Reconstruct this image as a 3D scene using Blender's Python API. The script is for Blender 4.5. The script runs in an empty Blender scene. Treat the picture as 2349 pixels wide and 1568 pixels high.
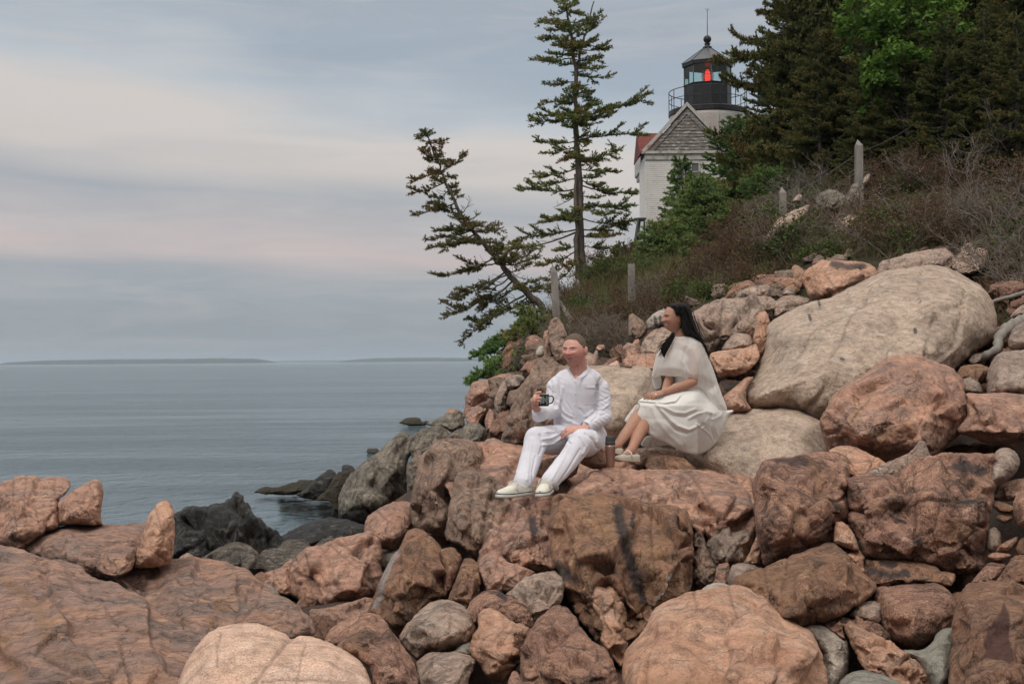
import bpy, bmesh, math, random
import numpy as np
from mathutils import Vector, Matrix, noise as mnoise
from mathutils.geometry import delaunay_2d_cdt
SC = bpy.context.scene
COL = SC.collection
R = math.radians
# ---------------------------------------------------------------- camera
FPX = 2936.0            # focal length in picture units (picture 2349 x 1568 units)
CXP, CYP, HOR = 1174.5, 784.0, 42.5
ROLL = R(0.44)
CAMZ = 3.0
cam_d = bpy.data.cameras.new('camera'); cam = bpy.data.objects.new('camera', cam_d); COL.objects.link(cam)
cam_d.sensor_width = 36.0; cam_d.lens = 36.0 * FPX / 2349.0
cam_d.shift_y = HOR / 2349.0; cam_d.clip_start = 0.1; cam_d.clip_end = 60000
cam.matrix_world = Matrix.Translation((0, 0, CAMZ)) @ Matrix.Rotation(R(90), 4, 'X') @ Matrix.Rotation(ROLL, 4, 'Z').inverted()
SC.camera = cam
SC.view_settings.view_transform = 'Standard'; SC.view_settings.look = 'None'
SC.view_settings.exposure = 0.0; SC.view_settings.gamma = 1.0
SC.cycles.max_bounces = 6; SC.cycles.transparent_max_bounces = 24
SC.cycles.use_denoising = True

# ---------------------------------------------------------------- node helpers
def N(nt, t, **kw):
    n = nt.nodes.new(t)
    for k, v in kw.items():
        if k[:3] == 'in_':
            key = k[3:]
            n.inputs[int(key) if key.isdigit() else key].default_value = v
        else: setattr(n, k, v)
    return n
def L(nt, a, b): nt.links.new(a, b)
def lin(r, g, b):
    f = lambda c: (c/255/12.92) if c/255 <= .04045 else ((c/255+.055)/1.055)**2.4
    return (f(r), f(g), f(b), 1)
def ramp(nt, fac, stops, interp='LINEAR'):
    n = nt.nodes.new('ShaderNodeValToRGB'); cr = n.color_ramp; cr.interpolation = interp
    while len(cr.elements) < len(stops): cr.elements.new(0.5)
    for e, (p, c) in zip(cr.elements, stops):
        e.position = p; e.color = c if len(c) == 4 else (*c, 1)
    L(nt, fac, n.inputs[0]); return n.outputs[0]
def mix(nt, fac, a, b, mode='MIX'):
    n = nt.nodes.new('ShaderNodeMix'); n.data_type = 'RGBA'; n.blend_type = mode
    for i, v in ((0, fac), (6, a), (7, b)):
        if hasattr(v, 'is_linked'): L(nt, v, n.inputs[i])
        else: n.inputs[i].default_value = v if (i == 0 or len(v) == 4) else (*v, 1)
    return n.outputs[2]
def mth(nt, op, a, b=0.0, c=0.0, clamp=False):
    n = nt.nodes.new('ShaderNodeMath'); n.operation = op; n.use_clamp = clamp
    for i, v in enumerate((a, b, c)):
        if hasattr(v, 'is_linked'): L(nt, v, n.inputs[i])
        else: n.inputs[i].default_value = v
    return n.outputs[0]
def noise_(nt, vec, scale, detail=4, rough=.55, dist=0.0, out=0):
    n = N(nt, 'ShaderNodeTexNoise'); n.inputs['Scale'].default_value = scale; n.inputs['Detail'].default_value = detail
    n.inputs['Roughness'].default_value = rough; n.inputs['Distortion'].default_value = dist
    if vec is not None: L(nt, vec, n.inputs['Vector'])
    return n.outputs[out]
def mapv(nt, vec, scale=(1, 1, 1), rot=(0, 0, 0), loc=(0, 0, 0)):
    n = N(nt, 'ShaderNodeMapping'); L(nt, vec, n.inputs['Vector'])
    n.inputs['Scale'].default_value = scale; n.inputs['Rotation'].default_value = rot; n.inputs['Location'].default_value = loc
    return n.outputs[0]
def newmat(name):
    m = bpy.data.materials.new(name); m.use_nodes = True; nt = m.node_tree
    for n in list(nt.nodes): nt.nodes.remove(n)
    out = N(nt, 'ShaderNodeOutputMaterial'); b = N(nt, 'ShaderNodeBsdfPrincipled')
    L(nt, b.outputs[0], out.inputs[0]); b.inputs['Roughness'].default_value = .8
    b.inputs['Specular IOR Level'].default_value = .3
    return m, nt, b, out
def bump(nt, h, strength, dist, nrm=None):
    n = N(nt, 'ShaderNodeBump'); n.inputs['Strength'].default_value = strength; n.inputs['Distance'].default_value = dist
    L(nt, h, n.inputs['Height'])
    if nrm is not None: L(nt, nrm, n.inputs['Normal'])
    return n.outputs[0]

# ---------------------------------------------------------------- world: pale layered evening overcast
W = bpy.data.worlds.new('World'); SC.world = W; W.use_nodes = True
nt = W.node_tree
for n in list(nt.nodes): nt.nodes.remove(n)
SUN_EL, SUN_AZ = R(52), R(205)      # azimuth clockwise from +Y: behind the camera, a little to its left
out = N(nt, 'ShaderNodeOutputWorld')
sky = N(nt, 'ShaderNodeTexSky'); sky.sky_type = 'NISHITA'; sky.sun_disc = False
sky.sun_elevation = SUN_EL; sky.sun_rotation = SUN_AZ
bgs = N(nt, 'ShaderNodeBackground'); bgs.inputs[1].default_value = .08; L(nt, sky.outputs[0], bgs.inputs[0])
tc = N(nt, 'ShaderNodeTexCoord'); sep = N(nt, 'ShaderNodeSeparateXYZ'); L(nt, tc.outputs['Generated'], sep.inputs[0])
yy = mth(nt, 'MAXIMUM', mth(nt, 'ABSOLUTE', sep.outputs[1]), .15)
el = sep.outputs[2]
dn = mapv(nt, tc.outputs['Generated'], (1.0, 1.0, 4.0), (0, R(4), 0))
n1 = noise_(nt, dn, 2.3, 3, .5, .4)
# elevation warped by large soft noise and tilted, so bands slope and fan
tilt = mth(nt, 'MULTIPLY', sep.outputs[0], .10)
w1 = mth(nt, 'MULTIPLY', mth(nt, 'SUBTRACT', n1, .5), .11)
ew = mth(nt, 'ADD', mth(nt, 'ADD', el, w1), tilt)
def S(y): return (826-y)/2936/.30*.5
base = ramp(nt, mth(nt, 'DIVIDE', ew, .6), [
    (0.0, lin(152, 160, 168)), (S(760), lin(158, 166, 173)), (S(690), lin(168, 172, 178)), (S(630), lin(208, 191, 188)), (S(565), lin(190, 184, 185)),
    (S(510), lin(176, 178, 182)), (S(430), lin(211, 203, 197)), (S(330), lin(215, 208, 202)), (S(260), lin(194, 200, 205)), (S(165), lin(168, 180, 192)),
    (S(50), lin(168, 177, 187)), (.62, lin(182, 189, 196)), (1.0, lin(242, 238, 232))])
# thin wisps
dn2 = mapv(nt, tc.outputs['Generated'], (1.5, 1.5, 12.0), (0, R(13), 0))
n2 = noise_(nt, dn2, 4.0, 6, .62, .8)
wis = ramp(nt, n2, [(.45, (0, 0, 0)), (.66, (1, 1, 1))])
col = mix(nt, mth(nt, 'MULTIPLY', wis, .30), base, lin(214, 207, 203))
dn3 = mapv(nt, tc.outputs['Generated'], (1.3, 1.3, 8.0), (0, R(6), 0), (3, 1, 2))
n3 = noise_(nt, dn3, 2.6, 5, .55, .6)
gre = ramp(nt, n3, [(.50, (0, 0, 0)), (.75, (1, 1, 1))])
col = mix(nt, mth(nt, 'MULTIPLY', gre, .42), col, lin(160, 168, 178))
hz = ramp(nt, el, [(0.0, (1, 1, 1)), (.05, (.45, .45, .45)), (.12, (0, 0, 0))])
col = mix(nt, mth(nt, 'MULTIPLY', hz, .5), col, lin(150, 157, 164))
zen = mth(nt, 'ADD', 1.0, mth(nt, 'MULTIPLY', mth(nt, 'SUBTRACT', el, .30, clamp=True), 1.1))
bgc = N(nt, 'ShaderNodeBackground'); L(nt, col, bgc.inputs[0]); L(nt, zen, bgc.inputs[1])
mx = N(nt, 'ShaderNodeMixShader'); mx.inputs[0].default_value = .92
L(nt, bgs.outputs[0], mx.inputs[1]); L(nt, bgc.outputs[0], mx.inputs[2]); L(nt, mx.outputs[0], out.inputs[0])
W.cycles.sampling_method = 'MANUAL'; W.cycles.sample_map_resolution = 512

sd = bpy.data.lights.new('sun', 'SUN'); sd.energy = 1.3; sd.angle = R(14); sd.color = (1.0, .955, .90)
sun = bpy.data.objects.new('sun', sd); COL.objects.link(sun)
sdir = Vector((math.sin(SUN_AZ)*math.cos(SUN_EL), math.cos(SUN_AZ)*math.cos(SUN_EL), math.sin(SUN_EL)))
sun.rotation_euler = (-sdir).to_track_quat('-Z', 'Y').to_euler()

# ---------------------------------------------------------------- geometry helpers
CROPS = {'D': (0, 0, 1), 'B': (0, 1033.5, .341), 'C': (563.8, 892.6, .431), 'E': (1033.5, 1033.5, .341),
         'F': (1597, 986.6, .371), 'G': (1503.4, 545, .3716), 'H': (1409.4, 0, .4195), 'I': (892.6, 0, .5694),
         'J': (1080.5, 657.7, .3295), 'K': (1061.7, 695.3, .2278), 'M': (1447, 676.5, .2397), 'N': (1221.4, 751.6, .1499), 'P': (1437.5, 225.5, .2398)}
def cr(c, pts):
    if len(pts) == 0: return np.zeros((0, 2))
    ox, oy, s = CROPS[c]
    a = np.array(pts, float); return a * s + np.array([ox, oy])
def dirs(p):
    p = np.atleast_2d(np.asarray(p, float))
    u = p[:, 0] - CXP; v = CYP - p[:, 1]
    c, s = math.cos(ROLL), math.sin(ROLL)
    u2 = u*c + v*s; v2 = -u*s + v*c
    return np.stack([u2/FPX, np.ones(len(u)), (v2 + HOR)/FPX], 1)
def at(px, py, Y, c='D'):
    p = cr(c, [(px, py)]); d = dirs(p)[0]
    return Vector((d[0]*Y, Y, d[2]*Y + CAMZ))
def proj(P):
    P = np.asarray(P, float); x = P[:, 0]/P[:, 1]*FPX; z = (P[:, 2]-CAMZ)/P[:, 1]*FPX - HOR
    c, s = math.cos(ROLL), math.sin(ROLL)
    return np.stack([x*c - z*s + CXP, CYP - (x*s + z*c)], 1)

def mesh_obj(name, V, F, mat=None, parent=None, smooth=True, origin=None, attrs=None, matidx=None):
    V = np.asarray(V, float)
    if origin is None: origin = Vector((0, 0, 0))
    me = bpy.data.meshes.new(name)
    V2 = V - np.array(origin)
    if isinstance(F, np.ndarray):
        n, k = F.shape
        me.vertices.add(len(V2)); me.vertices.foreach_set('co', V2.astype(np.float32).ravel())
        me.loops.add(n*k); me.loops.foreach_set('vertex_index', F.astype(np.int32).ravel())
        me.polygons.add(n); me.polygons.foreach_set('loop_start', np.arange(0, n*k, k, dtype=np.int32))
        me.update(calc_edges=True); me.validate()
    else:
        me.from_pydata(V2.tolist(), [], [tuple(f) for f in F]); me.update()
    if smooth: me.polygons.foreach_set('use_smooth', np.ones(len(me.polygons), bool))
    if attrs:
        for k, a in attrs.items():
            a = np.asarray(a, np.float32)
            if a.ndim == 1:
                at_ = me.attributes.new(k, 'FLOAT', 'POINT'); at_.data.foreach_set('value', a)
            else:
                at_ = me.attributes.new(k, 'FLOAT_COLOR', 'POINT'); at_.data.foreach_set('color', np.concatenate([a, np.ones((len(a), 1), np.float32)], 1).ravel())
    if mat is not None:
        for m in (mat if isinstance(mat, (list, tuple)) else [mat]): me.materials.append(m)
    if matidx is not None: me.polygons.foreach_set('material_index', np.asarray(matidx, np.int32))
    o = bpy.data.objects.new(name, me); COL.objects.link(o); o.location = origin
    if parent is not None:
        o.parent = parent; o.location = Vector(origin) - parent_origin(parent)
    return o
def parent_origin(p):
    v = Vector(p.location); q = p.parent
    while q is not None: v += Vector(q.location); q = q.parent
    return v
def empty(name, loc):
    o = bpy.data.objects.new(name, None); COL.objects.link(o); o.location = loc; o.empty_display_size = .2; return o
def tag(o, label=None, cat=None, group=None, kind=None):
    if label: o['label'] = label
    if cat: o['category'] = cat
    if group: o['group'] = group
    if kind: o['kind'] = kind
    return o

# vectorised noise
_rs = np.random.RandomState(7)
_T = _rs.rand(65536).astype(np.float64)
def hsh(i, j, k, s=0): 
    h = (i*73856093) ^ (j*19349663) ^ (k*83492791) ^ (s*2654435)
    return _T[(h ^ (h >> 13)) & 65535]
def vnoise(P, s=0):
    P = np.asarray(P, float); I = np.floor(P).astype(np.int64); f = P - I; f = f*f*f*(f*(f*6-15)+10)
    r = 0
    for dx in (0, 1):
        wx = f[:, 0] if dx else 1-f[:, 0]
        for dy in (0, 1):
            wy = f[:, 1] if dy else 1-f[:, 1]
            for dz in (0, 1):
                wz = f[:, 2] if dz else 1-f[:, 2]
                r = r + wx*wy*wz*hsh(I[:, 0]+dx, I[:, 1]+dy, I[:, 2]+dz, s)
    return r*2-1
def fbm(P, oct=4, gain=.5, s=0):
    a = 1; t = 0; n = 0; P = np.asarray(P, float)
    for o in range(oct):
        t = t + a*vnoise(P*(2.03**o)+17.3*o, s+o); n += a; a *= gain
    return t/n
def voro(P, s=0):
    """F1, F2, cell tilt offset"""
    P = np.asarray(P, float); I = np.floor(P).astype(np.int64)
    f1 = np.full(len(P), 9.); f2 = np.full(len(P), 9.); off = np.zeros(len(P)); cid = np.zeros(len(P))
    for dx in (-1, 0, 1):
        for dy in (-1, 0, 1):
            for dz in (-1, 0, 1):
                i, j, k = I[:, 0]+dx, I[:, 1]+dy, I[:, 2]+dz
                c = np.stack([i+hsh(i, j, k, s+1), j+hsh(i, j, k, s+2), k+hsh(i, j, k, s+3)], 1)
                d = P-c; q = np.sqrt((d*d).sum(1))
                t = np.stack([hsh(i, j, k, s+4), hsh(i, j, k, s+5), hsh(i, j, k, s+6)], 1)*2-1
                o = (t*d).sum(1); cc = hsh(i, j, k, s+7)
                m = q < f1
                f2 = np.where(m, f1, np.minimum(f2, q)); off = np.where(m, o, off); cid = np.where(m, cc, cid); f1 = np.where(m, q, f1)
    return f1, f2, off, cid
def vnormals(V, F):
    a, b, c = V[F[:, 0]], V[F[:, 1]], V[F[:, 2]]
    n = np.cross(b-a, c-a); out = np.zeros_like(V)
    for i in range(3):
        for k in range(3): out[:, k] += np.bincount(F[:, i], n[:, k], len(V))
    l = np.sqrt((out**2).sum(1)); l[l == 0] = 1
    return out/l[:, None]
def inpoly(P, poly):
    x, y = P[:, 0], P[:, 1]; r = np.zeros(len(P), bool); n = len(poly); j = n-1
    for i in range(n):
        xi, yi = poly[i]; xj, yj = poly[j]
        if yi != yj:
            c = ((yi > y) != (yj > y)) & (x < (xj-xi)*(y-yi)/(yj-yi)+xi); r ^= c
        j = i
    return r
def pldist(P, pl, closed=False):
    """distance to polyline"""
    pl = np.asarray(pl, float); n = len(pl); d = np.full(len(P), 1e9)
    for i in range(n if closed else n-1):
        a = pl[i]; b = pl[(i+1) % n]; ab = b-a; l2 = (ab**2).sum() or 1e-9
        t = np.clip(((P-a)@ab)/l2, 0, 1); q = P-(a+t[:, None]*ab)
        d = np.minimum(d, np.sqrt((q**2).sum(1)))
    return d
def chaikin(p, it=1, k=.25):
    p = np.asarray(p, float)
    for _ in range(it):
        q = np.roll(p, -1, 0); p = np.stack([p*(1-k)+q*k, p*k+q*(1-k)], 1).reshape(-1, 2)
    return p
def resample(p, s):
    out = []
    n = len(p)
    for i in range(n):
        a, b = p[i], p[(i+1) % n]; l = math.dist(a, b); m = max(1, int(round(l/s)))
        for k in range(m): out.append(a+(b-a)*k/m)
    return np.array(out)
def tri_poly(poly, s, rng, jit=.25):
    """triangulated fill of a polygon: points, triangles, number of boundary points"""
    b = resample(poly, s); mn, mxx = b.min(0), b.max(0)
    xs = np.arange(mn[0], mxx[0], s); ys = np.arange(mn[1], mxx[1], s*.87)
    g = np.array([(x+(s/2 if k % 2 else 0), y) for k, y in enumerate(ys) for x in xs]) if len(xs) and len(ys) else np.zeros((0, 2))
    if len(g):
        g = g + (rng.rand(*g.shape)-.5)*s*jit*2
        g = g[inpoly(g, b)]; g = g[pldist(g, b, True) > s*.55]
    pts = np.concatenate([b, g]); nb = len(b)
    r = delaunay_2d_cdt([Vector(p) for p in pts], [(i, (i+1) % nb) for i in range(nb)], [], 0, 1e-6)
    P = np.array([tuple(v) for v in r[0]]); F = np.array([f for f in r[2]], int)
    cen = P[F].mean(1); F = F[inpoly(cen, b)]
    # orientation ccw in (x, -y): as seen from camera y down
    a = P[F]; cr_ = (a[:, 1, 0]-a[:, 0, 0])*(a[:, 2, 1]-a[:, 0, 1])-(a[:, 1, 1]-a[:, 0, 1])*(a[:, 2, 0]-a[:, 0, 0])
    F[cr_ > 0] = F[cr_ > 0][:, ::-1]
    e = np.sort(np.concatenate([F[:, [0, 1]], F[:, [1, 2]], F[:, [2, 0]]]), 1)
    u, cnt = np.unique(e, axis=0, return_counts=True); bd = u[cnt == 1]
    isb = np.zeros(len(P), bool); isb[bd.ravel()] = True
    return P, F, isb
def close_sheet(P, F, isb, front, back):
    """front/back: (n,3) positions; shares the boundary vertices"""
    n = len(P); idx = np.arange(n); bi = np.where(isb, idx, -1)
    inner = np.where(~isb)[0]; m = np.full(n, -1); m[inner] = n+np.arange(len(inner)); m[isb] = idx[isb]
    V = np.concatenate([front, back[inner]]); FB = m[F][:, ::-1]
    return V, np.concatenate([F, FB]), inner
def lap(h, F, it, lock=None):
    n = len(h)
    e = np.concatenate([F[:, [0, 1]], F[:, [1, 2]], F[:, [2, 0]]]); e = np.concatenate([e, e[:, ::-1]])
    deg = np.bincount(e[:, 0], minlength=n); deg[deg == 0] = 1
    for _ in range(it):
        g = np.bincount(e[:, 0], h[e[:, 1]], n)/deg
        h = h*.4+g*.6 if lock is None else np.where(lock, h, h*.4+g*.6)
    return h
def pl_interp(ctrl, vals, Q, fill=None):
    """piecewise linear interpolation over the Delaunay triangles of ctrl"""
    r = delaunay_2d_cdt([Vector(p) for p in ctrl], [], [], 0, 1e-6)
    C = np.array([tuple(v) for v in r[0]]); src = [o[0] if o else 0 for o in r[3]]; vals = np.asarray(vals, float)[src]
    out = np.full(len(Q), np.nan)
    for t in r[2]:
        a, b, c = C[list(t)]; d = (b[1]-c[1])*(a[0]-c[0])+(c[0]-b[0])*(a[1]-c[1])
        if abs(d) < 1e-12: continue
        w0 = ((b[1]-c[1])*(Q[:, 0]-c[0])+(c[0]-b[0])*(Q[:, 1]-c[1]))/d
        w1 = ((c[1]-a[1])*(Q[:, 0]-c[0])+(a[0]-c[0])*(Q[:, 1]-c[1]))/d
        w2 = 1-w0-w1; m = (w0 >= -1e-6) & (w1 >= -1e-6) & (w2 >= -1e-6)
        out[m] = (w0*vals[t[0]]+w1*vals[t[1]]+w2*vals[t[2]])[m]
    bad = np.isnan(out)
    if bad.any():
        q = Q[bad]; d = ((q[:, None, :]-C[None])**2).sum(2); out[bad] = vals[d.argmin(1)] if fill is None else fill
    return out
# ---------------------------------------------------------------- rock materials
def rock_mat(name, c1, c2, c3, grey=(.20, .19, .175), gamt=.35, dark=.5, grain=.25, scale=1.0, strata=None, tide=False, rough=.9, bumpk=1.0, crk=.6, stainc=(.045, .042, .046), lich=0.0):
    m, nt, b, out = newmat(name)
    tc = N(nt, 'ShaderNodeTexCoord'); oi = N(nt, 'ShaderNodeObjectInfo')
    add = N(nt, 'ShaderNodeVectorMath', operation='ADD'); L(nt, tc.outputs['Object'], add.inputs[0])
    sc = N(nt, 'ShaderNodeVectorMath', operation='SCALE'); sc.inputs['Scale'].default_value = 37.0
    cx = N(nt, 'ShaderNodeCombineXYZ'); L(nt, oi.outputs['Random'], cx.inputs[0]); L(nt, oi.outputs['Random'], cx.inputs[2])
    L(nt, cx.outputs[0], sc.inputs[0]); L(nt, sc.outputs[0], add.inputs[1]); v = add.outputs[0]
    # warp the lookup a little so grain does not run in parallel lines
    if strata: vs = mapv(nt, v, strata[1], strata[0])
    else: vs = v
    big = noise_(nt, vs, 1.7*scale, 5, .6, .5)
    med = noise_(nt, vs, 6*scale, 6, .65, .7)
    fine = noise_(nt, vs, 22*scale, 9, .74, .3)
    gr = noise_(nt, v, 120, 3, .8)
    col = mix(nt, ramp(nt, big, [(.38, (0, 0, 0)), (.62, (1, 1, 1))]), c1, c2)
    col = mix(nt, ramp(nt, med, [(.52, (0, 0, 0)), (.68, (1, 1, 1))]), col, c3)
    g1 = noise_(nt, mapv(nt, vs, loc=(5, 9, 2)), 3.1*scale, 7, .68, .6)
    col = mix(nt, mth(nt, 'MULTIPLY', ramp(nt, g1, [(.48, (0, 0, 0)), (.64, (1, 1, 1))]), gamt), col, (*grey, 1))
    # speckle grain of the granite
    col = mix(nt, 1.0, col, ramp(nt, gr, [(.25, (1-grain*1.6,)*3), (.5, (1, 1, 1)), (.78, (1+grain,)*3)]), 'MULTIPLY')
    col = mix(nt, 1.0, col, ramp(nt, fine, [(.32, (1-.75*dark,)*3), (.48, (1.04, 1.04, 1.04)), (.66, (1+.65*dark,)*3)]), 'MULTIPLY')
    mot = noise_(nt, mapv(nt, vs, loc=(2, 7, 1)), 11*scale, 5, .6, .4)
    col = mix(nt, 1.0, col, ramp(nt, mot, [(.34, (.80, .77, .76)), (.5, (1.14, 1.13, 1.12)), (.68, (1.34, 1.30, 1.27))]), 'MULTIPLY')
    # hairline cracks drawn as thin dark lines
    dv = N(nt, 'ShaderNodeVectorMath', operation='ADD'); L(nt, vs, dv.inputs[0])
    dsc = N(nt, 'ShaderNodeVectorMath', operation='SCALE'); L(nt, noise_(nt, vs, 3.0*scale, 4, .6, 0, 1), dsc.inputs[0]); dsc.inputs['Scale'].default_value = .55
    L(nt, dsc.outputs[0], dv.inputs[1])
    vo = N(nt, 'ShaderNodeTexVoronoi', feature='DISTANCE_TO_EDGE'); vo.inputs['Scale'].default_value = 2.6*scale; L(nt, dv.outputs[0], vo.inputs['Vector'])
    vo2 = N(nt, 'ShaderNodeTexVoronoi', feature='DISTANCE_TO_EDGE'); vo2.inputs['Scale'].default_value = 8.5*scale; L(nt, dv.outputs[0], vo2.inputs['Vector'])
    ck = ramp(nt, vo.outputs['Distance'], [(0, (0, 0, 0)), (.022, (1, 1, 1))])
    ck2 = ramp(nt, vo2.outputs['Distance'], [(0, (0, 0, 0)), (.035, (1, 1, 1))])
    msk = ramp(nt, med, [(.42, (0, 0, 0)), (.58, (1, 1, 1))])
    ckc = mth(nt, 'MULTIPLY', mth(nt, 'SUBTRACT', 1, ck), mth(nt, 'MULTIPLY', msk, crk))
    ckd = mth(nt, 'MULTIPLY', mth(nt, 'SUBTRACT', 1, ck2), mth(nt, 'MULTIPLY', ramp(nt, g1, [(.5, (0, 0, 0)), (.6, (1, 1, 1))]), crk*.75))
    cka = mth(nt, 'MAXIMUM', ckc, ckd)
    col = mix(nt, cka, col, (.045, .034, .028, 1))
    if lich:
        ln = noise_(nt, mapv(nt, v, loc=(1, 4, 8)), 5.5, 8, .72, .2)
        col = mix(nt, mth(nt, 'MULTIPLY', ramp(nt, ln, [(.55, (0, 0, 0)), (.60, (1, 1, 1))]), lich), col, (.06, .055, .045, 1))
    if tide:
        ge = N(nt, 'ShaderNodeNewGeometry'); sp = N(nt, 'ShaderNodeSeparateXYZ'); L(nt, ge.outputs['Position'], sp.inputs[0])
        zz = mth(nt, 'ADD', sp.outputs[2], mth(nt, 'MULTIPLY', mth(nt, 'SUBTRACT', med, .5), .55))
        tt = ramp(nt, zz, [(.30, (1, 1, 1)), (.62, (0, 0, 0))])
        col = mix(nt, tt, col, (.018, .018, .019, 1))
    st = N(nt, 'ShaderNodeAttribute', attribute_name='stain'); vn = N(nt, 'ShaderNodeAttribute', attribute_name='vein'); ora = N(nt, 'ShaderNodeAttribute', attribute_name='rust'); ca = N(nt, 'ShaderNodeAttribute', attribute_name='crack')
    brk = mth(nt, 'ADD', mth(nt, 'MULTIPLY', mth(nt, 'SUBTRACT', med, .5), 1.1), mth(nt, 'MULTIPLY', mth(nt, 'SUBTRACT', fine, .5), 1.3))
    for a_, c_, k_, lo, hi in ((ora, (.42, .235, .13, 1), .6, .35, .95), (st, (*stainc, 1), .85, .42, .72), (vn, (.50, .45, .42, 1), .8, .45, .65)):
        f_ = ramp(nt, mth(nt, 'MULTIPLY', mth(nt, 'GREATER_THAN', a_.outputs['Fac'], .02), mth(nt, 'ADD', a_.outputs['Fac'], brk)), [(lo, (0, 0, 0)), (hi, (1, 1, 1))])
        col = mix(nt, mth(nt, 'MULTIPLY', f_, k_), col, c_)
    col = mix(nt, mth(nt, 'MULTIPLY', ca.outputs['Fac'], .55), col, (.05, .036, .03, 1))  # dark colour mixed in along the carved cracks
    L(nt, col, b.inputs['Base Color'])
    h = mth(nt, 'ADD', mth(nt, 'MULTIPLY', fine, .6), mth(nt, 'MULTIPLY', med, 1.2))
    h = mth(nt, 'ADD', h, mth(nt, 'MULTIPLY', gr, .10))
    h = mth(nt, 'SUBTRACT', h, mth(nt, 'MULTIPLY', cka, .55))
    L(nt, bump(nt, h, min(1.0, .9*bumpk), .06*max(1, bumpk)), b.inputs['Normal'])
    b.inputs['Roughness'].default_value = rough
    return m
VS = ((0, R(12), 0), (1.7, 1.7, .85))     # near-vertical strata
HS = ((0, R(-16), 0), (.8, 1.2, 2.1))    # flat lying streaks
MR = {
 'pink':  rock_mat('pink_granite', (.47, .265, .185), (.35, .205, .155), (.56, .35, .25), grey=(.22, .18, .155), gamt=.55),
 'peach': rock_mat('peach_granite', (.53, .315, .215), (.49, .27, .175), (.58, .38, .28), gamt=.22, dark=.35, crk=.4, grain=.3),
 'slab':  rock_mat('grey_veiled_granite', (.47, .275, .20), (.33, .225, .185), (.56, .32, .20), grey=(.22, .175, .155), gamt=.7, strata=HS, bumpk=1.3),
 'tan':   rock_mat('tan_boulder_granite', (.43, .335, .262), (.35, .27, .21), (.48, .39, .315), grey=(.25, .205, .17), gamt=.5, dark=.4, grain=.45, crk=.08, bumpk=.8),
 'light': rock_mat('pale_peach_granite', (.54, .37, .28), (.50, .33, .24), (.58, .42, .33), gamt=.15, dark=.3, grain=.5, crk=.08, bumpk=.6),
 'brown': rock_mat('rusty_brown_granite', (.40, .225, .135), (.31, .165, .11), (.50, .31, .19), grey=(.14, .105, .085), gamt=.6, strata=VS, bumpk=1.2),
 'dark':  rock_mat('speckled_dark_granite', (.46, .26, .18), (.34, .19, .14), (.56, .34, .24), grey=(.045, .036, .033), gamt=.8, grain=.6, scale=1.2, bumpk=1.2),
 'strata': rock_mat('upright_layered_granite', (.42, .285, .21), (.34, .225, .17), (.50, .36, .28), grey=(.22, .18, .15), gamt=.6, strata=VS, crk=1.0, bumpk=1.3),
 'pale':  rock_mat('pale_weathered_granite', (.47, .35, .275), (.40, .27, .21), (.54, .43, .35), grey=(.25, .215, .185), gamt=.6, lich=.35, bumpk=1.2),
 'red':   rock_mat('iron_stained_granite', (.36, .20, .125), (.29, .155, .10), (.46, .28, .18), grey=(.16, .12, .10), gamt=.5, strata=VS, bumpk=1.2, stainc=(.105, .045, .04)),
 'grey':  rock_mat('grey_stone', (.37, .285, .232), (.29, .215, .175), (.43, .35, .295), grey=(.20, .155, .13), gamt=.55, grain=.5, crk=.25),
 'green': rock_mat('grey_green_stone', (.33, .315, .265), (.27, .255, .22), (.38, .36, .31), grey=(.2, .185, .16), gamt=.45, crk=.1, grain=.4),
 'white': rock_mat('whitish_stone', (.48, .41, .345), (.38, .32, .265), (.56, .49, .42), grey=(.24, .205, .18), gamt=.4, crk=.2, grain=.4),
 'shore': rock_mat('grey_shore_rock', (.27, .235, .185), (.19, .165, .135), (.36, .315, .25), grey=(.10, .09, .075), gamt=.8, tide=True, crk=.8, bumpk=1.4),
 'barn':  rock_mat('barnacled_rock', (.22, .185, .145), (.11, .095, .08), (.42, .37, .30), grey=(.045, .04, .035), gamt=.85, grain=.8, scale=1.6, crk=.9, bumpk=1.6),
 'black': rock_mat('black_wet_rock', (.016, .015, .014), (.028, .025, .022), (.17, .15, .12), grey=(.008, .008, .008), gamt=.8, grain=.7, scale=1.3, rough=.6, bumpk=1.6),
 'weed':  rock_mat('olive_weed_rock', (.055, .042, .018), (.03, .025, .014), (.10, .075, .028), grey=(.02, .018, .014), gamt=.5, grain=.6, scale=2, rough=.7, bumpk=1.6),
}
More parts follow.
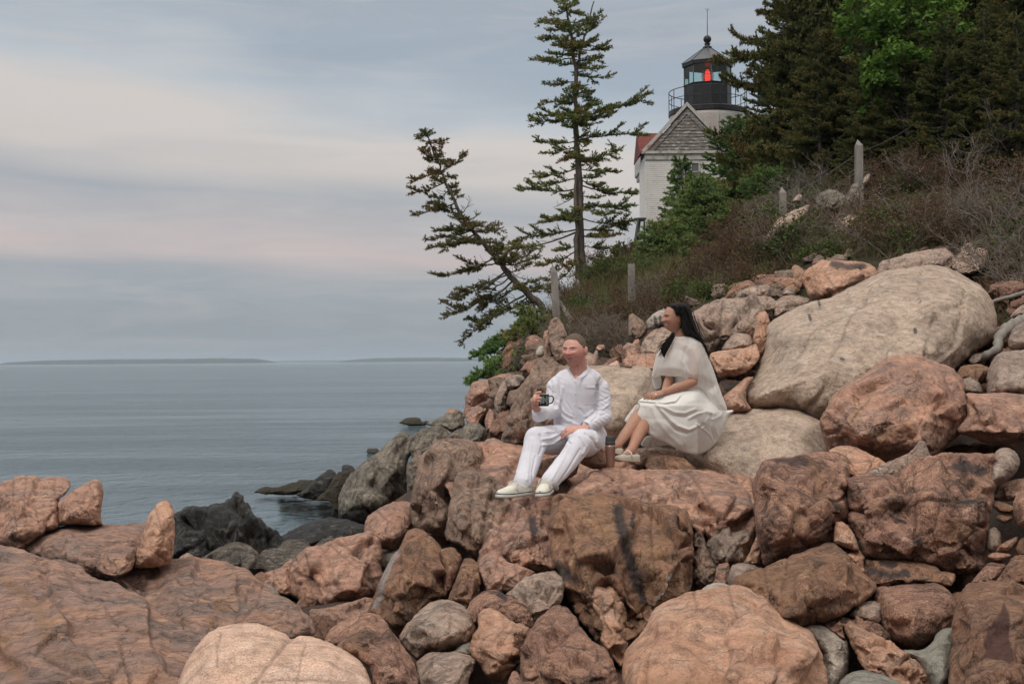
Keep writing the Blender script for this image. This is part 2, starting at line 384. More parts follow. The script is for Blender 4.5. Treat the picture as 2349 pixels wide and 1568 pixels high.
# ---------------------------------------------------------------- terrain: one sheet from the sea bed to the wooded slope
TC = [  # picture x, picture y, distance: points the visible ground passes through
 (-300, 1900, 4.3), (400, 1900, 4.3), (1000, 1900, 4.3), (1700, 1900, 4.3), (2700, 1900, 4.3),
 (-300, 1700, 5.6), (500, 1690, 5.6), (1100, 1690, 5.6), (1600, 1640, 5.9), (2300, 1560, 6.2), (2800, 1500, 6.2),
 (-300, 1350, 8.6), (300, 1340, 8.4), (700, 1440, 7.8), (1100, 1450, 7.6), (1500, 1420, 7.7), (1900, 1330, 7.8), (2350, 1250, 8.0), (2700, 1200, 8),
 (-300, 1330, 10), (300, 1320, 10), (700, 1370, 10), (950, 1280, 10), (1300, 1130, 10.4), (1600, 1120, 10.2), (1900, 1090, 10.2), (2350, 1000, 10.2), (2700, 950, 10),
 (-400, 1420, 14), (300, 1380, 14), (700, 1330, 14), (900, 1240, 14), (1060, 1090, 14), (1200, 960, 14), (1350, 865, 14), (1500, 840, 14), (1700, 860, 14), (2000, 860, 13.5), (2300, 790, 13), (2349, 730, 13.5), (2700, 700, 13),
 (300, 1360, 18), (700, 1290, 18), (880, 1200, 18), (1000, 1080, 18), (1120, 950, 18), (1200, 830, 18), (1290, 770, 18), (1450, 720, 18.5), (1600, 690, 17.5), (1720, 640, 17.5), (1850, 600, 19), (2000, 600, 17.5), (2200, 580, 17), (2349, 560, 17), (2800, 540, 17),
 (300, 1280, 24), (800, 1240, 24), (960, 1130, 24), (1060, 1050, 24), (1130, 930, 24), (1200, 800, 24), (1290, 705, 24), (1400, 665, 24), (1550, 620, 24), (1700, 560, 24), (1850, 530, 23), (1970, 500, 26), (2150, 470, 25), (2349, 450, 25), (2800, 430, 25),
 (900, 1140, 32), (1060, 1050, 32), (1150, 950, 32), (1230, 790, 32), (1340, 632, 32), (1400, 612, 34), (1600, 560, 34), (1760, 480, 33), (1900, 450, 31), (2050, 430, 32), (2349, 390, 32), (2900, 360, 32),
 (1000, 1020, 48), (1250, 900, 48), (1330, 700, 48), (1400, 592, 48), (1470, 562, 50), (1600, 545, 48), (1760, 480, 45), (1960, 420, 42), (2349, 350, 42), (2900, 300, 42),
 (1100, 950, 70), (1300, 850, 70), (1400, 640, 66), (1500, 575, 64), (1640, 540, 66), (1800, 460, 66), (2000, 390, 60), (2349, 300, 58), (3000, 250, 60),
 (1200, 900, 110), (1400, 800, 110), (1550, 620, 110), (1700, 540, 110), (2100, 350, 110), (3200, 250, 110)]
tcp = np.array([[*(at(x, y, Y))] for x, y, Y in TC])
extra = [(-60, 4, .9), (-60, 12, -.5), (-60, 30, -3), (-60, 120, -6), (-6, 30, -2.5), (-8, 18, -1.0), (-10, 60, -4), (-20, 120, -6), (-9, 10.5, .2), (-40, -6, .9), (40, -6, 1.6), (60, 10, 6), (70, 40, 12), (0, -6, 1.35), (0, 2, 1.4), (-4, 3, 1.35), (4, 3, 1.4), (90, 115, 18), (10, 18, 6.8), (20, 25, 9.5),
         (-5.5, 13, 0.2), (-2.5, 13, .45), (-7, 24, -1), (-4.2, 24, -.5), (-3, 32, -1.5), (-4, 45, -2), (-2, 30, -.8), (-6, 70, -3), (-3.4, 28, -.7)]
tcp = np.concatenate([tcp, np.array(extra)])
us = np.linspace(-1.9, 1.15, 330); Ys = np.concatenate([np.linspace(-5, 3.4, 10), np.geomspace(3.6, 112, 250)])
G = []
for j, Y in enumerate(Ys):
    w = max(Y, 9.0)
    G.append(np.stack([us*w, np.full(len(us), Y)], 1))
G = np.array(G); gq = G.reshape(-1, 2)
# interpolate in log-ish space for well shaped triangles
def tr(q): return np.stack([q[:, 0]/np.maximum(q[:, 1], 9)*22, 14*np.log(np.maximum(q[:, 1], 1)+6)], 1)
gz = pl_interp(tr(tcp[:, :2]), tcp[:, 2], tr(gq)).reshape(len(Ys), len(us))
for _ in range(5):
    p = np.pad(gz, 1, 'edge'); gz = (p[1:-1, 1:-1]*2+p[:-2, 1:-1]+p[2:, 1:-1]+p[1:-1, :-2]+p[1:-1, 2:])/6
P3 = np.stack([gq[:, 0], gq[:, 1], gz.ravel()], 1)
amp = np.clip(gq[:, 1]/60, .05, .35)
gz = gz + (fbm(P3*np.array([.9, .9, 0]), 4, .5, 5)*amp).reshape(gz.shape)
GZ = gz
def ground_z(x, y):
    """height of the terrain sheet under (x, y)"""
    j = np.clip(np.searchsorted(Ys, y)-1, 0, len(Ys)-2); t = (y-Ys[j])/(Ys[j+1]-Ys[j])
    def row(jj):
        w = max(Ys[jj], 9.0); q = np.clip((x/w-us[0])/(us[1]-us[0]), 0, len(us)-1.001); i = int(q); f = q-i
        return GZ[jj, i]*(1-f)+GZ[jj, i+1]*f
    return float(row(j)*(1-t)+row(j+1)*t)
def ground_hit(px, py, c='D', y0=10, y1=90):
    """where the picture ray meets the terrain"""
    p = cr(c, [(px, py)]); d = dirs(p)[0]
    prev = None; Y = y0
    while Y < y1:
        e = d[2]*Y+CAMZ-ground_z(d[0]*Y, Y)
        if e <= 0:
            return Vector((d[0]*Y, Y, ground_z(d[0]*Y, Y)))
        Y *= 1.01
    return None
nv = len(us); jj, ii = np.meshgrid(np.arange(len(Ys)-1), np.arange(nv-1), indexing='ij'); a = (jj*nv+ii).ravel()
GF = np.stack([a, a+1, a+nv+1, a+nv], 1)
gx = gq[:, 0]; gy = gq[:, 1]; gzz = gz.ravel()
gp = proj(np.stack([gx, np.maximum(gy, 1), gzz], 1))
veg = np.clip((gzz-2.75)/.5, 0, 1)*np.clip((gy-11.5)/1.5, 0, 1)
m, nt, b, out = newmat('shore_ground')
tc_ = N(nt, 'ShaderNodeTexCoord'); v = tc_.outputs['Object']
at_ = N(nt, 'ShaderNodeAttribute', attribute_name='veg')
n1 = noise_(nt, v, 1.3, 6, .65, .4); n2 = noise_(nt, v, 9, 7, .7, .3); n3 = noise_(nt, v, 60, 4, .7)
rockc = mix(nt, ramp(nt, n1, [(.4, (0, 0, 0)), (.6, (1, 1, 1))]), (.20, .115, .085, 1), (.10, .075, .06, 1))
soil = mix(nt, ramp(nt, n1, [(.42, (0, 0, 0)), (.58, (1, 1, 1))]), (.075, .052, .03, 1), (.06, .07, .025, 1))
soil = mix(nt, ramp(nt, n2, [(.45, (0, 0, 0)), (.65, (1, 1, 1))]), soil, (.11, .085, .055, 1))
col = mix(nt, at_.outputs['Fac'], rockc, soil)
col = mix(nt, 1.0, col, ramp(nt, n3, [(.3, (.5, .5, .5)), (.7, (1.3, 1.3, 1.3))]), 'MULTIPLY')
L(nt, col, b.inputs['Base Color']); b.inputs['Roughness'].default_value = .95
L(nt, bump(nt, mth(nt, 'ADD', n2, mth(nt, 'MULTIPLY', n3, .3)), 1, .12), b.inputs['Normal'])
GO = mesh_obj('ground', np.stack([gx, gy, gzz], 1), GF, m, attrs={'veg': veg}); tag(GO, kind='structure')

# ---------------------------------------------------------------- sea
m, nt, b, out = newmat('sea_water')
tc_ = N(nt, 'ShaderNodeTexCoord'); v = tc_.outputs['Object']
sw = noise_(nt, mapv(nt, v, (.012, .05, 1)), 1, 5, .6, .5)
colw = mix(nt, ramp(nt, sw, [(.35, (0, 0, 0)), (.65, (1, 1, 1))]), (.088, .142, .170, 1), (.118, .172, .195, 1))
L(nt, colw, b.inputs['Base Color']); b.inputs['IOR'].default_value = 1.33; b.inputs['Specular IOR Level'].default_value = .5
# wavelets: short near ripples to long far swell, crests lying across the view
h1 = noise_(nt, mapv(nt, v, (5.0, 3.2, 1), (0, 0, R(8))), 1.0, 6, .62, .6)
h2 = noise_(nt, mapv(nt, v, (1.5, 1.1, 1), (0, 0, R(-12))), 1.0, 4, .6, .4)
h3 = noise_(nt, mapv(nt, v, (.12, .2, 1), (0, 0, R(14))), 1.0, 4, .6, .4)
calm = ramp(nt, noise_(nt, mapv(nt, v, (.02, .11, 1), (0, 0, R(3))), 1.0, 4, .6, .7), [(.42, (.22, .22, .22)), (.58, (1, 1, 1))])
hh = mth(nt, 'ADD', mth(nt, 'MULTIPLY', mth(nt, 'MULTIPLY', h1, .75), calm), mth(nt, 'ADD', mth(nt, 'MULTIPLY', h2, .75), mth(nt, 'MULTIPLY', h3, 1.5)))
L(nt, bump(nt, hh, 1.0, 1.0), b.inputs['Normal'])
b.inputs['Roughness'].default_value = .07
xs = np.array([-40000, -6000, -1200, -300, -60, 60, 300, 1200, 6000, 40000.]); ysw = np.array([-30, 0, 15, 60, 200, 800, 4000, 15000, 45000.])
V = np.array([(x, y, 0) for y in ysw for x in xs]); n = len(xs)
F = np.array([(j*n+i, j*n+i+1, (j+1)*n+i+1, (j+1)*n+i) for j in range(len(ysw)-1) for i in range(n-1)])
SEA = mesh_obj('water', V, F, m); tag(SEA, kind='structure')

# ---------------------------------------------------------------- far islands
def island(name, x0, x1, ybase, prof, Y, mat):
    """wooded island: closed long hill whose crest follows the profile"""
    V, F = [], []; nseg = 120; rng = random.Random(int(x0)+5)
    for i in range(nseg+1):
        t = i/nseg; px = x0+(x1-x0)*t
        h = np.interp(t, [p[0] for p in prof], [p[1] for p in prof])/FPX*Y
        h *= 1+.10*(rng.random()-.5); c = at(px, 826, Y)
        d = 300*math.sin(math.pi*min(max(t, .02), .98))**.5
        for k in range(7):
            a = math.pi*k/6
            V.append((c.x, Y-math.cos(a)*d, -2+max(0, h+2)*math.sin(a)**.6))
    for i in range(nseg):
        for k in range(6):
            q = i*7+k; F.append((q, q+7, q+8, q+1))
    o = mesh_obj(name, np.array(V), F, mat); tag(o, kind='structure'); return o
m, nt, b, out = newmat('island_forest'); tc_ = N(nt, 'ShaderNodeTexCoord')
L(nt, ramp(nt, noise_(nt, tc_.outputs['Object'], .02, 5, .6), [(.35, (.02, .035, .02)), (.65, (.05, .065, .035))]), b.inputs['Base Color'])
island('hills', 2, 632, 835, [(0, 2), (.03, 6), (.2, 10), (.45, 11), (.55, 10.5), (.8, 11.5), (.93, 9.5), (.97, 6), (1, 1)], 8000, m)
island('hills', 775, 1200, 830, [(0, 1), (.06, 5), (.2, 9), (.4, 9.5), (.6, 8.5), (.7, 7.5), (.75, 6), (1, 5)], 8600, m)
island('hills', 560, 850, 830, [(0, 2), (.4, 4.5), (.6, 5), (.9, 4), (1, 1)], 14000, m)

# ---------------------------------------------------------------- air
m = bpy.data.materials.new('haze'); m.use_nodes = True; nt = m.node_tree
for n_ in list(nt.nodes): nt.nodes.remove(n_)
o_ = N(nt, 'ShaderNodeOutputMaterial'); pv = N(nt, 'ShaderNodeVolumePrincipled')
pv.inputs['Color'].default_value = (.70, .82, .95, 1); pv.inputs['Density'].default_value = 9e-5; L(nt, pv.outputs[0], o_.inputs['Volume'])
bx0, bx1 = (-42000, -1500, -8), (42000, 46000, 70)
V = np.array([(x, y, z) for x in (bx0[0], bx1[0]) for y in (bx0[1], bx1[1]) for z in (bx0[2], bx1[2])])
HZ = mesh_obj('haze', V, [(0, 1, 3, 2), (4, 6, 7, 5), (0, 4, 5, 1), (2, 3, 7, 6), (0, 2, 6, 4), (1, 5, 7, 3)], m, smooth=False); tag(HZ, kind='stuff')

rng = np.random.RandomState(6); V = []; F = []
for i in range(420):
    px = rng.uniform(640, 800); py = rng.normal(1165+.08*(px-720), 14); Y_ = 3*FPX/(py-(826-.0077*(px-CXP))); x_ = (px-CXP)/FPX*Y_
    a = rng.rand()*.8-.4; l_ = rng.uniform(.03, .14); w_2 = l_*.25; n0 = len(V)
    V += [(x_-l_*math.cos(a), Y_-l_*math.sin(a), .006), (x_, Y_-w_2, .012), (x_+l_*math.cos(a), Y_+l_*math.sin(a), .006), (x_, Y_+w_2, .012)]; F.append((n0, n0+1, n0+2, n0+3))
sw = mesh_obj('seaweed', np.array(V), F, MR['weed'], smooth=False); tag(sw, 'brown seaweed strands floating in the cove', 'seaweed', kind='stuff')
# ---------------------------------------------------------------- rocks
ROCK_N = 0
ROCKS = []
def hidden_front(x, y, z, r=.1):
    """a loose stone here would hover in front of a traced rock"""
    p = proj([(x, y, z)])
    for pl, Yt, Yb, mn, mx_ in ROCKS:
        if mn[0] < p[0, 0] < mx_[0] and mn[1] < p[0, 1] < mx_[1]:
            yr = Yt+(Yb-Yt)*(p[0, 1]-mn[1])/(mx_[1]-mn[1])
            if y < yr+.5 and inpoly(p, pl)[0]: return True
    return False
def ridg0(P): return 1-np.abs(fbm(P, 3, .5, 77))*3
def rock(label, crop, pts, Yt, Yb, T, mat, rnd=.35, ctrl=None, cracks=(), stains=(), veins=(), rusts=(), strat=None, name='boulder', cat=None, group=None, rough=1.0, blk=1.0, sp=None, seed=None, smooth=1):
    """closed stone: traced silhouette at a real distance, faceted front, rounded back"""
    global ROCK_N
    ROCK_N += 1; seed = seed or ROCK_N*13+1; rng = np.random.RandomState(seed)
    k = CROPS[crop][2]; rnd = rnd if rnd >= .5 else rnd*.65
    raw = cr(crop, pts); poly = chaikin(raw, smooth, .12+.12*rnd) if smooth else raw
    pc = poly.mean(0); poly = pc+(poly-pc)*(1+min(.035, 3.5/math.sqrt(max(1, np.ptp(poly[:, 0])*np.ptp(poly[:, 1])))+.012))
    area = .5*abs(np.dot(poly[:, 0], np.roll(poly[:, 1], 1))-np.dot(poly[:, 1], np.roll(poly[:, 0], 1))); size = math.sqrt(area)
    s = (sp or float(np.clip(size/40, 2.0, 4.4)))*.86
    poly = resample(poly, s)
    # ragged edge
    per = np.concatenate([poly/size*7, np.zeros((len(poly), 1))+seed], 1)
    jit = np.stack([fbm(per, 4, .6, seed % 50), fbm(per+31, 4, .6, seed % 50)], 1)*size*.028*rough
    poly = poly+jit
    P, F, isb = tri_poly(poly, s, rng)
    d = pldist(P, poly, True); dmax = d.max()
    mn, mx_ = raw.min(0), raw.max(0); ROCKS.append((poly, Yt, Yb, mn, mx_))
    # facet control points
    if ctrl is None:
        c = []; tries = 0; nn = int(np.clip(size/45, 4, 9))
        while len(c) < nn and tries < 400:
            tries += 1; q = P[rng.randint(len(P))]; dq = pldist(q[None], poly, True)[0]
            if dq < dmax*.32: continue
            if all(math.dist(q, e[0]) > size*.28 for e in c):
                up = (q[1]-mn[1])/(mx_[1]-mn[1])
                c.append((q, (.35+.65*min(1, dq/dmax))*(.55+.6*rng.rand())*(1.1-.35*abs(up-.6))))
        cp = np.array([e[0] for e in c]); ch = [e[1] for e in c]
    else:
        cp = cr(crop, [e[:2] for e in ctrl]); ch = [e[2] for e in ctrl]
    base = cr(crop, pts)[::max(1, len(pts)//16)]
    hf = pl_interp(np.concatenate([base, cp]) if len(cp) else base, [0]*len(base)+list(ch), P, fill=0)
    hf = lap(hf, F, 1+int(rnd*26))
    w = np.maximum(dmax*(.06+.95*rnd**1.5), s*3); e = np.sqrt(1-(1-np.minimum(d/w, 1))**2)
    # broad split faces: the lowest of a set of tilted planes
    ctr = (mn+mx_)/2; hs = (mx_-mn)/2; wq = np.concatenate([P/size*3.1, np.full((len(P), 1), seed*1.3)], 1)
    wr = np.stack([fbm(wq, 3, .5, 41), fbm(wq+9, 3, .5, 42)], 1)*.09
    uv = (P-ctr)/hs+wr; ra = rng.uniform(-.35, .35); uv = np.stack([uv[:, 0]*math.cos(ra)-uv[:, 1]*math.sin(ra), uv[:, 0]*math.sin(ra)+uv[:, 1]*math.cos(ra)], 1)
    R1 = lambda a_, b_: rng.uniform(a_, b_)
    pls = [1+R1(-.2, .2)*uv[:, 0]+R1(-.1, .3)*uv[:, 1], 1.06+R1(-.55, .55)*uv[:, 0]+R1(-.3, .4)*uv[:, 1], 1+R1(1.1, 2.0)*(uv[:, 1]+R1(.15, .5)), 1+R1(.8, 1.6)*(uv[:, 0]+R1(.35, .7)), 1-R1(.8, 1.6)*(uv[:, 0]-R1(.35, .7)), 1-R1(.7, 1.5)*(uv[:, 1]-R1(.45, .8))]
    for _ in range(5):
        an = rng.rand()*6.283; pls.append(1.0-R1(.9, 2.2)*(uv@np.array([math.cos(an), math.sin(an)])-R1(.5, .85)))
    hp = np.clip(np.min(pls, 0), -.25, 1.2); pk = (.9 if ctrl is None else .72)*max(0, 1-rnd*1.25)
    h = T*((hf*(1-pk)+hp*pk)*(1-rnd*.7)*(1.15+.35*pk)+e*(.15+.65*rnd))
    cyp = (P[:, 1]-mn[1])/(mx_[1]-mn[1]); Y0 = Yt+(Yb-Yt)*cyp
    D = dirs(P); C = np.array([0, 0, CAMZ])
    front = C+D*(Y0-h)[:, None]
    dim = size/FPX*(Yt+Yb)/2
    n = vnormals(front, F)
    q = (C+D*((Yt+Yb)/2)+np.array([0, .35, 0])*h[:, None])/dim
    f1, f2, off, cid = voro(q*2.6+seed*3.1+fbm(q*2, 3, .5, 3)[:, None]*.5, seed % 90)
    g1, g2, off2, cid2 = voro(q*7.5+seed*1.7+fbm(q*5, 3, .5, 9)[:, None]*.6, seed % 90+4)
    hard = (1-rnd)**1.2
    sp_ = s/size; sm1 = np.clip((f2-f1)/max(.10, sp_*9), 0, 1); sm2 = np.clip((g2-g1)/max(.16, sp_*26), 0, 1)
    dsp = (off*.36+(cid-.5)*.05)*sm1*blk*hard-.045*np.exp(-((f2-f1)/max(.05, sp_*4.5))**2)*hard*blk
    dsp += off2*.09*sm2*blk*hard*(1 if sp_ < .03 else .5)
    dsp += fbm(q*3, 5, .55, seed % 60)*(.030*rough+.01)
    dsp += (fbm(q*9, 4, .6, 33)*.010-.010*np.clip(ridg0(q*6+seed), .55, 1))*rough+fbm(q*26, 3, .65, 21)*.0075*rough
    if strat:
        dv = Vector(strat[0]).normalized(); t = (front@np.array(dv))/dim*strat[1]+fbm(q*1.5, 4, .5, 31)*strat[3] if len(strat) > 3 else (front@np.array(dv))/dim*strat[1]+fbm(q*1.5, 4, .5, 31)*.8
        ph = t-np.floor(t); cell = hsh(np.floor(t).astype(int), np.zeros(len(t), int), np.zeros(len(t), int), seed % 100)
        e_ = np.minimum(ph, 1-ph); dsp += strat[2]*((cell-.5)*1.1*np.clip(e_/.16, 0, 1)-np.exp(-(e_/.09)**2)*.6)
    cracks = list(cracks)
    if rnd < .5 and mat not in ('light', 'tan', 'slab'):
        th0 = rng.rand()*3.14
        for _ in range(int(4+size/60)):
            th = th0+(0 if rng.rand() < .6 else 1.4)+rng.randn()*.22; c0 = P[rng.randint(len(P))]; ln = size*(.2+.5*rng.rand())
            dv_ = np.array([math.cos(th), math.sin(th)]); pl = [c0-dv_*ln, c0+rng.randn(2)*size*.02, c0+dv_*ln]
            pl = (np.array(pl)-np.array(CROPS[crop][:2]))/k
            cracks.append((pl.tolist(), (1.1+1.6*rng.rand())/k, .014+.022*rng.rand()))
    edge = np.clip(d/(s*4), .06, 1)
    disp = dsp*dim*edge
    for ck in cracks:
        pl = cr(crop, ck[0]); wob = np.stack([fbm(np.concatenate([P/size*9, np.zeros((len(P), 1))], 1), 3, .6, 2), fbm(np.concatenate([P/size*9+7, np.zeros((len(P), 1))], 1), 3, .6, 2)], 1)*size*.022
        dd = pldist(P+wob, pl); wd = (ck[1] if len(ck) > 1 else 5)*k+s*.35; disp -= (ck[2] if len(ck) > 2 else .05)*dim*np.exp(-(dd/wd)**2)
    nd = n*.35-D*.65; front = front+nd*disp[:, None]
    att = {}
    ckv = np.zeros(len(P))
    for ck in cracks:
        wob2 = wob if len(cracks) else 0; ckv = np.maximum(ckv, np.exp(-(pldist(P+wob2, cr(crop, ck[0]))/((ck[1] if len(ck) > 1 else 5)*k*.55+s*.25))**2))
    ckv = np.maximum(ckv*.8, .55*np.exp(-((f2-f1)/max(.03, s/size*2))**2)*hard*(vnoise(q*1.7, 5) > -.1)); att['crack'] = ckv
    for nm, lst in (('stain', stains), ('vein', veins), ('rust', rusts)):
        v = np.zeros(len(P))
        for it in lst:
            pl = cr(crop, it[0]); wd = it[1]*k
            if len(it) > 2 and it[2] == 'poly':
                dd = pldist(P, pl, True); v = np.maximum(v, np.where(inpoly(P, pl), .5+dd/wd, .5-dd/wd))
            else: v = np.maximum(v, 1-pldist(P, pl)/wd*.5)
        att[nm] = np.clip(v, 0, 1)
    eb = np.sqrt(1-(1-np.minimum(d/(dmax*.8), 1))**2)
    back = C+D*(Y0+T*1.15*eb+.02*dim*fbm(q*3, 3, .5, 5))[:, None]
    ck_ = np.zeros(len(P)); 
    for ck in cracks:
        dd = pldist(P, cr(crop, ck[0])); ck_ = np.maximum(ck_, np.exp(-(dd/(ck[1]*k*.6+1.5 if len(ck) > 1 else 3))**2))
    V, FF, inner = close_sheet(P, F, isb, front, back)
    att = {kk: np.concatenate([vv, vv[inner]*0]) for kk, vv in att.items()}
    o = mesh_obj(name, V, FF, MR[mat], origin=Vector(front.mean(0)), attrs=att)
    tag(o, label, cat or ('ledge' if 'ledge' in name else 'rock' if name == 'rock' else 'boulder'), group)
    return o
r = rock
# ---- left foreground
r('huge grey-veiled pink slab filling the bottom left corner', 'B', [(-90,620),(0,640),(150,680),(330,720),(520,770),(650,850),(790,870),(900,960),(1100,1100),(1230,1180),(1400,1250),(1470,1280),(1400,1400),(1330,1480),(1280,1600),(1250,1750),(-90,1750)], 7.7, 4.7, .28, 'slab', .55,
  ctrl=[(200,900,.5),(500,1000,.75),(800,1150,.8),(450,1330,1.0),(760,1470,.9),(1000,1350,.75),(200,1400,1.0),(900,1560,.5)],
  cracks=[([(300,1380),(420,1460),(560,1500),(700,1480),(800,1450),(830,1400),(800,1280),(900,1260),(1010,1220)],9,.03),([(250,1580),(380,1530),(520,1500),(650,1520),(760,1490)],16,.04),([(830,1400),(880,1500),(920,1600)],7,.03),([(700,1040),(800,1180),(1000,1230),(1300,1250)],6,.015),([(290,960),(420,1010)],9,.02)],
  rusts=[([(60,900),(160,950),(260,1080),(300,1250)],50),([(330,1380),(520,1400),(560,1440)],40),([(20,1300),(130,1500)],60)], name='slab', cat='rock slab', strat=((.3, .25, 1), 9, .010, 1.0), sp=4.4)
r('flat-topped pink slab right of the big slab, above the pale cracked boulder', 'B', [(795,790),(850,770),(1000,770),(1180,735),(1300,720),(1450,745),(1560,765),(1640,790),(1700,840),(1770,900),(1850,950),(1929,990),(2000,1050),(2090,1120),(2110,1240),(1929,1260),(1800,1200),(1650,1185),(1520,1220),(1460,1300),(1390,1300),(1250,1250),(1100,1150),(900,1000),(800,870)], 8.2, 6.3, .35, 'slab', .45,
  ctrl=[(1000,900,.35),(1300,900,.5),(1550,880,.55),(1700,930,.7),(1480,1030,1.0),(1350,1170,.9),(1250,1050,.7),(1850,1080,.6),(1650,1130,.6)],
  cracks=[([(1300,940),(1380,970),(1420,975)],8,.03),([(1770,920),(1700,1060),(1600,1150),(1380,1170),(1200,1120)],7,.035),([(850,860),(960,880),(1100,860)],7,.02)], name='slab', cat='rock slab', rusts=[([(1480,1010),(1420,1120)],35),([(1740,1090),(1800,1110)],30)])
r('pale peach rounded boulder split by a long diagonal crack, bottom left', 'D', [(395,1640),(412,1575),(425,1530),(448,1490),(475,1455),(505,1440),(560,1430),(600,1432),(650,1450),(668,1466),(690,1455),(745,1470),(790,1490),(830,1520),(850,1568),(855,1640)], 5.5, 4.7, .38, 'light', .8,
  cracks=[([(668,1460),(640,1495),(610,1525),(575,1570),(560,1640)],4.5,.035),([(700,1475),(690,1520),(680,1570)],3,.012),([(600,1560),(700,1555),(820,1560)],3.5,.015),([(505,1450),(495,1520)],3,.01)], rough=.6)
r('broad layered rust-pink outcrop at the left edge above the slab', 'B', [(-90,225),(0,222),(100,180),(230,165),(270,190),(330,180),(400,175),(460,190),(470,235),(440,300),(400,330),(390,400),(330,480),(300,540),(250,580),(200,620),(150,665),(60,640),(-90,600)], 9.6, 8.5, .5, 'pink', .4, strat=((-.5, .2, 1), 8, .03, .8),
  cracks=[([(270,190),(220,260),(190,300),(110,330),(0,380)],12,.06),([(460,280),(400,330),(330,300)],10,.04),([(200,310),(300,330),(390,340)],8,.03),([(180,640),(60,600),(0,590)],12,.04)], name='outcrop', cat='outcrop')
r('horn-shaped pink block rising to a point against the sea', 'B', [(385,450),(395,350),(450,300),(540,240),(620,200),(660,198),(685,230),(693,300),(675,400),(680,470),(698,500),(600,500),(500,490),(440,495),(400,505)], 9.0, 8.7, .35, 'pink', .5, strat=((.6, .1, 1), 5, .012, .8))
r('small pink wedge tucked left of the horn-shaped block', 'B', [(285,450),(310,410),(350,370),(385,350),(395,400),(398,470),(400,510),(340,540),(300,545),(285,500)], 8.9, 8.6, .25, 'pink', .5)
r('long low brown-pink rock reaching to the upright spike', 'B', [(160,665),(220,590),(290,550),(350,530),(430,500),(560,490),(640,500),(760,505),(870,490),(1000,487),(985,560),(960,640),(930,720),(900,820),(700,850),(520,800),(330,740)], 8.9, 7.9, .42, 'slab', .6, ctrl=[(500,570,.8),(700,560,.85),(860,560,.8),(600,700,1),(350,640,.7)], strat=((1, 0, .3), 6, .012, .8))
r('grey squarish block below the long low rock, left of the spike', 'B', [(650,790),(680,680),(720,650),(800,640),(920,650),(910,720),(890,790),(800,850),(700,830)], 7.9, 7.5, .25, 'slab', .3)
r('upright pointed pink rock spike in front of the black rock', 'B', [(890,775),(905,700),(940,640),(960,560),(985,480),(1010,430),(1050,370),(1090,338),(1115,335),(1145,355),(1165,400),(1170,500),(1172,600),(1160,700),(1145,755),(1050,775),(950,785)], 8.1, 7.8, .25, 'peach', .45, cracks=[([(930,640),(1030,670),(1110,735)],8,.04)], name='rock_spike', cat='rock spike', ctrl=[(1080,480,1),(1060,600,1),(1120,650,.6),(1010,710,1)])
# ---- shore
r('craggy black rock topped with pale barnacles beside the water', 'B', [(1130,755),(1165,600),(1175,420),(1230,400),(1320,380),(1390,385),(1440,370),(1480,350),(1520,315),(1590,297),(1640,320),(1680,370),(1730,440),(1780,500),(1850,530),(1900,580),(1960,640),(1990,700),(1900,770),(1700,790),(1400,790),(1250,780)], 17.5, 16, .9, 'black', .12, strat=((.8, .2, .7), 10, .05, .8), rough=2.6, blk=2.2)
r('barnacled grey hump in front of the black rock', 'B', [(1350,725),(1430,680),(1480,650),(1550,620),(1620,612),(1690,640),(1740,690),(1800,760),(1800,830),(1650,830),(1500,800),(1440,780)], 13.4, 12.8, .45, 'barn', .3, strat=((.5, .1, .8), 8, .04, .8), rough=1.5)
r('jagged barnacled rock right of the barnacled hump', 'C', [(50,890),(110,850),(180,840),(200,810),(240,800),(310,800),(345,840),(330,880),(260,930),(180,960),(90,980),(40,950)], 14.5, 13.2, .45, 'barn', .25, strat=((.6, .1, .7), 9, .04, .8), rough=1.5)
r('low pale barnacled ledge just above the pink slabs', 'C', [(-20,880),(40,850),(70,900),(120,940),(200,915),(260,900),(330,860),(400,800),(450,782),(475,800),(440,830),(330,870),(250,925),(180,965),(80,990),(-10,985)], 12.6, 11.8, .3, 'barn', .3, rough=1.5)
r('small pale stone beside the foot of the spike', 'B', [(1190,745),(1215,710),(1260,683),(1300,700),(1310,725),(1260,745)], 10, 9.8, .2, 'pale', .4, name='rock')
r('low dark brown rock at the edge of the cove', 'C', [(195,785),(225,760),(260,740),(330,710),(430,685),(520,690),(600,715),(650,720),(640,770),(600,790),(480,815),(380,840),(300,850),(220,830)], 20, 18.5, .8, 'black', .6, rough=1.2, rusts=[])
r('big grey angular boulder with a black wet base beside the cove', 'C', [(497,690),(500,640),(497,580),(520,510),(570,440),(620,390),(700,340),(760,280),(820,228),(850,230),(885,270),(885,330),(860,380),(855,450),(865,560),(850,600),(780,620),(700,660),(650,705),(560,712)], 24, 22.5, 1.2, 'shore', .3, ctrl=[(640,480,.8),(800,300,.6),(700,560,1),(820,420,.9),(590,640,.7)], strat=((.5, 0, 1), 8, .014, .8), cracks=[([(570,520),(680,500),(800,460)],8,.02),([(830,400),(790,590)],7,.03)])
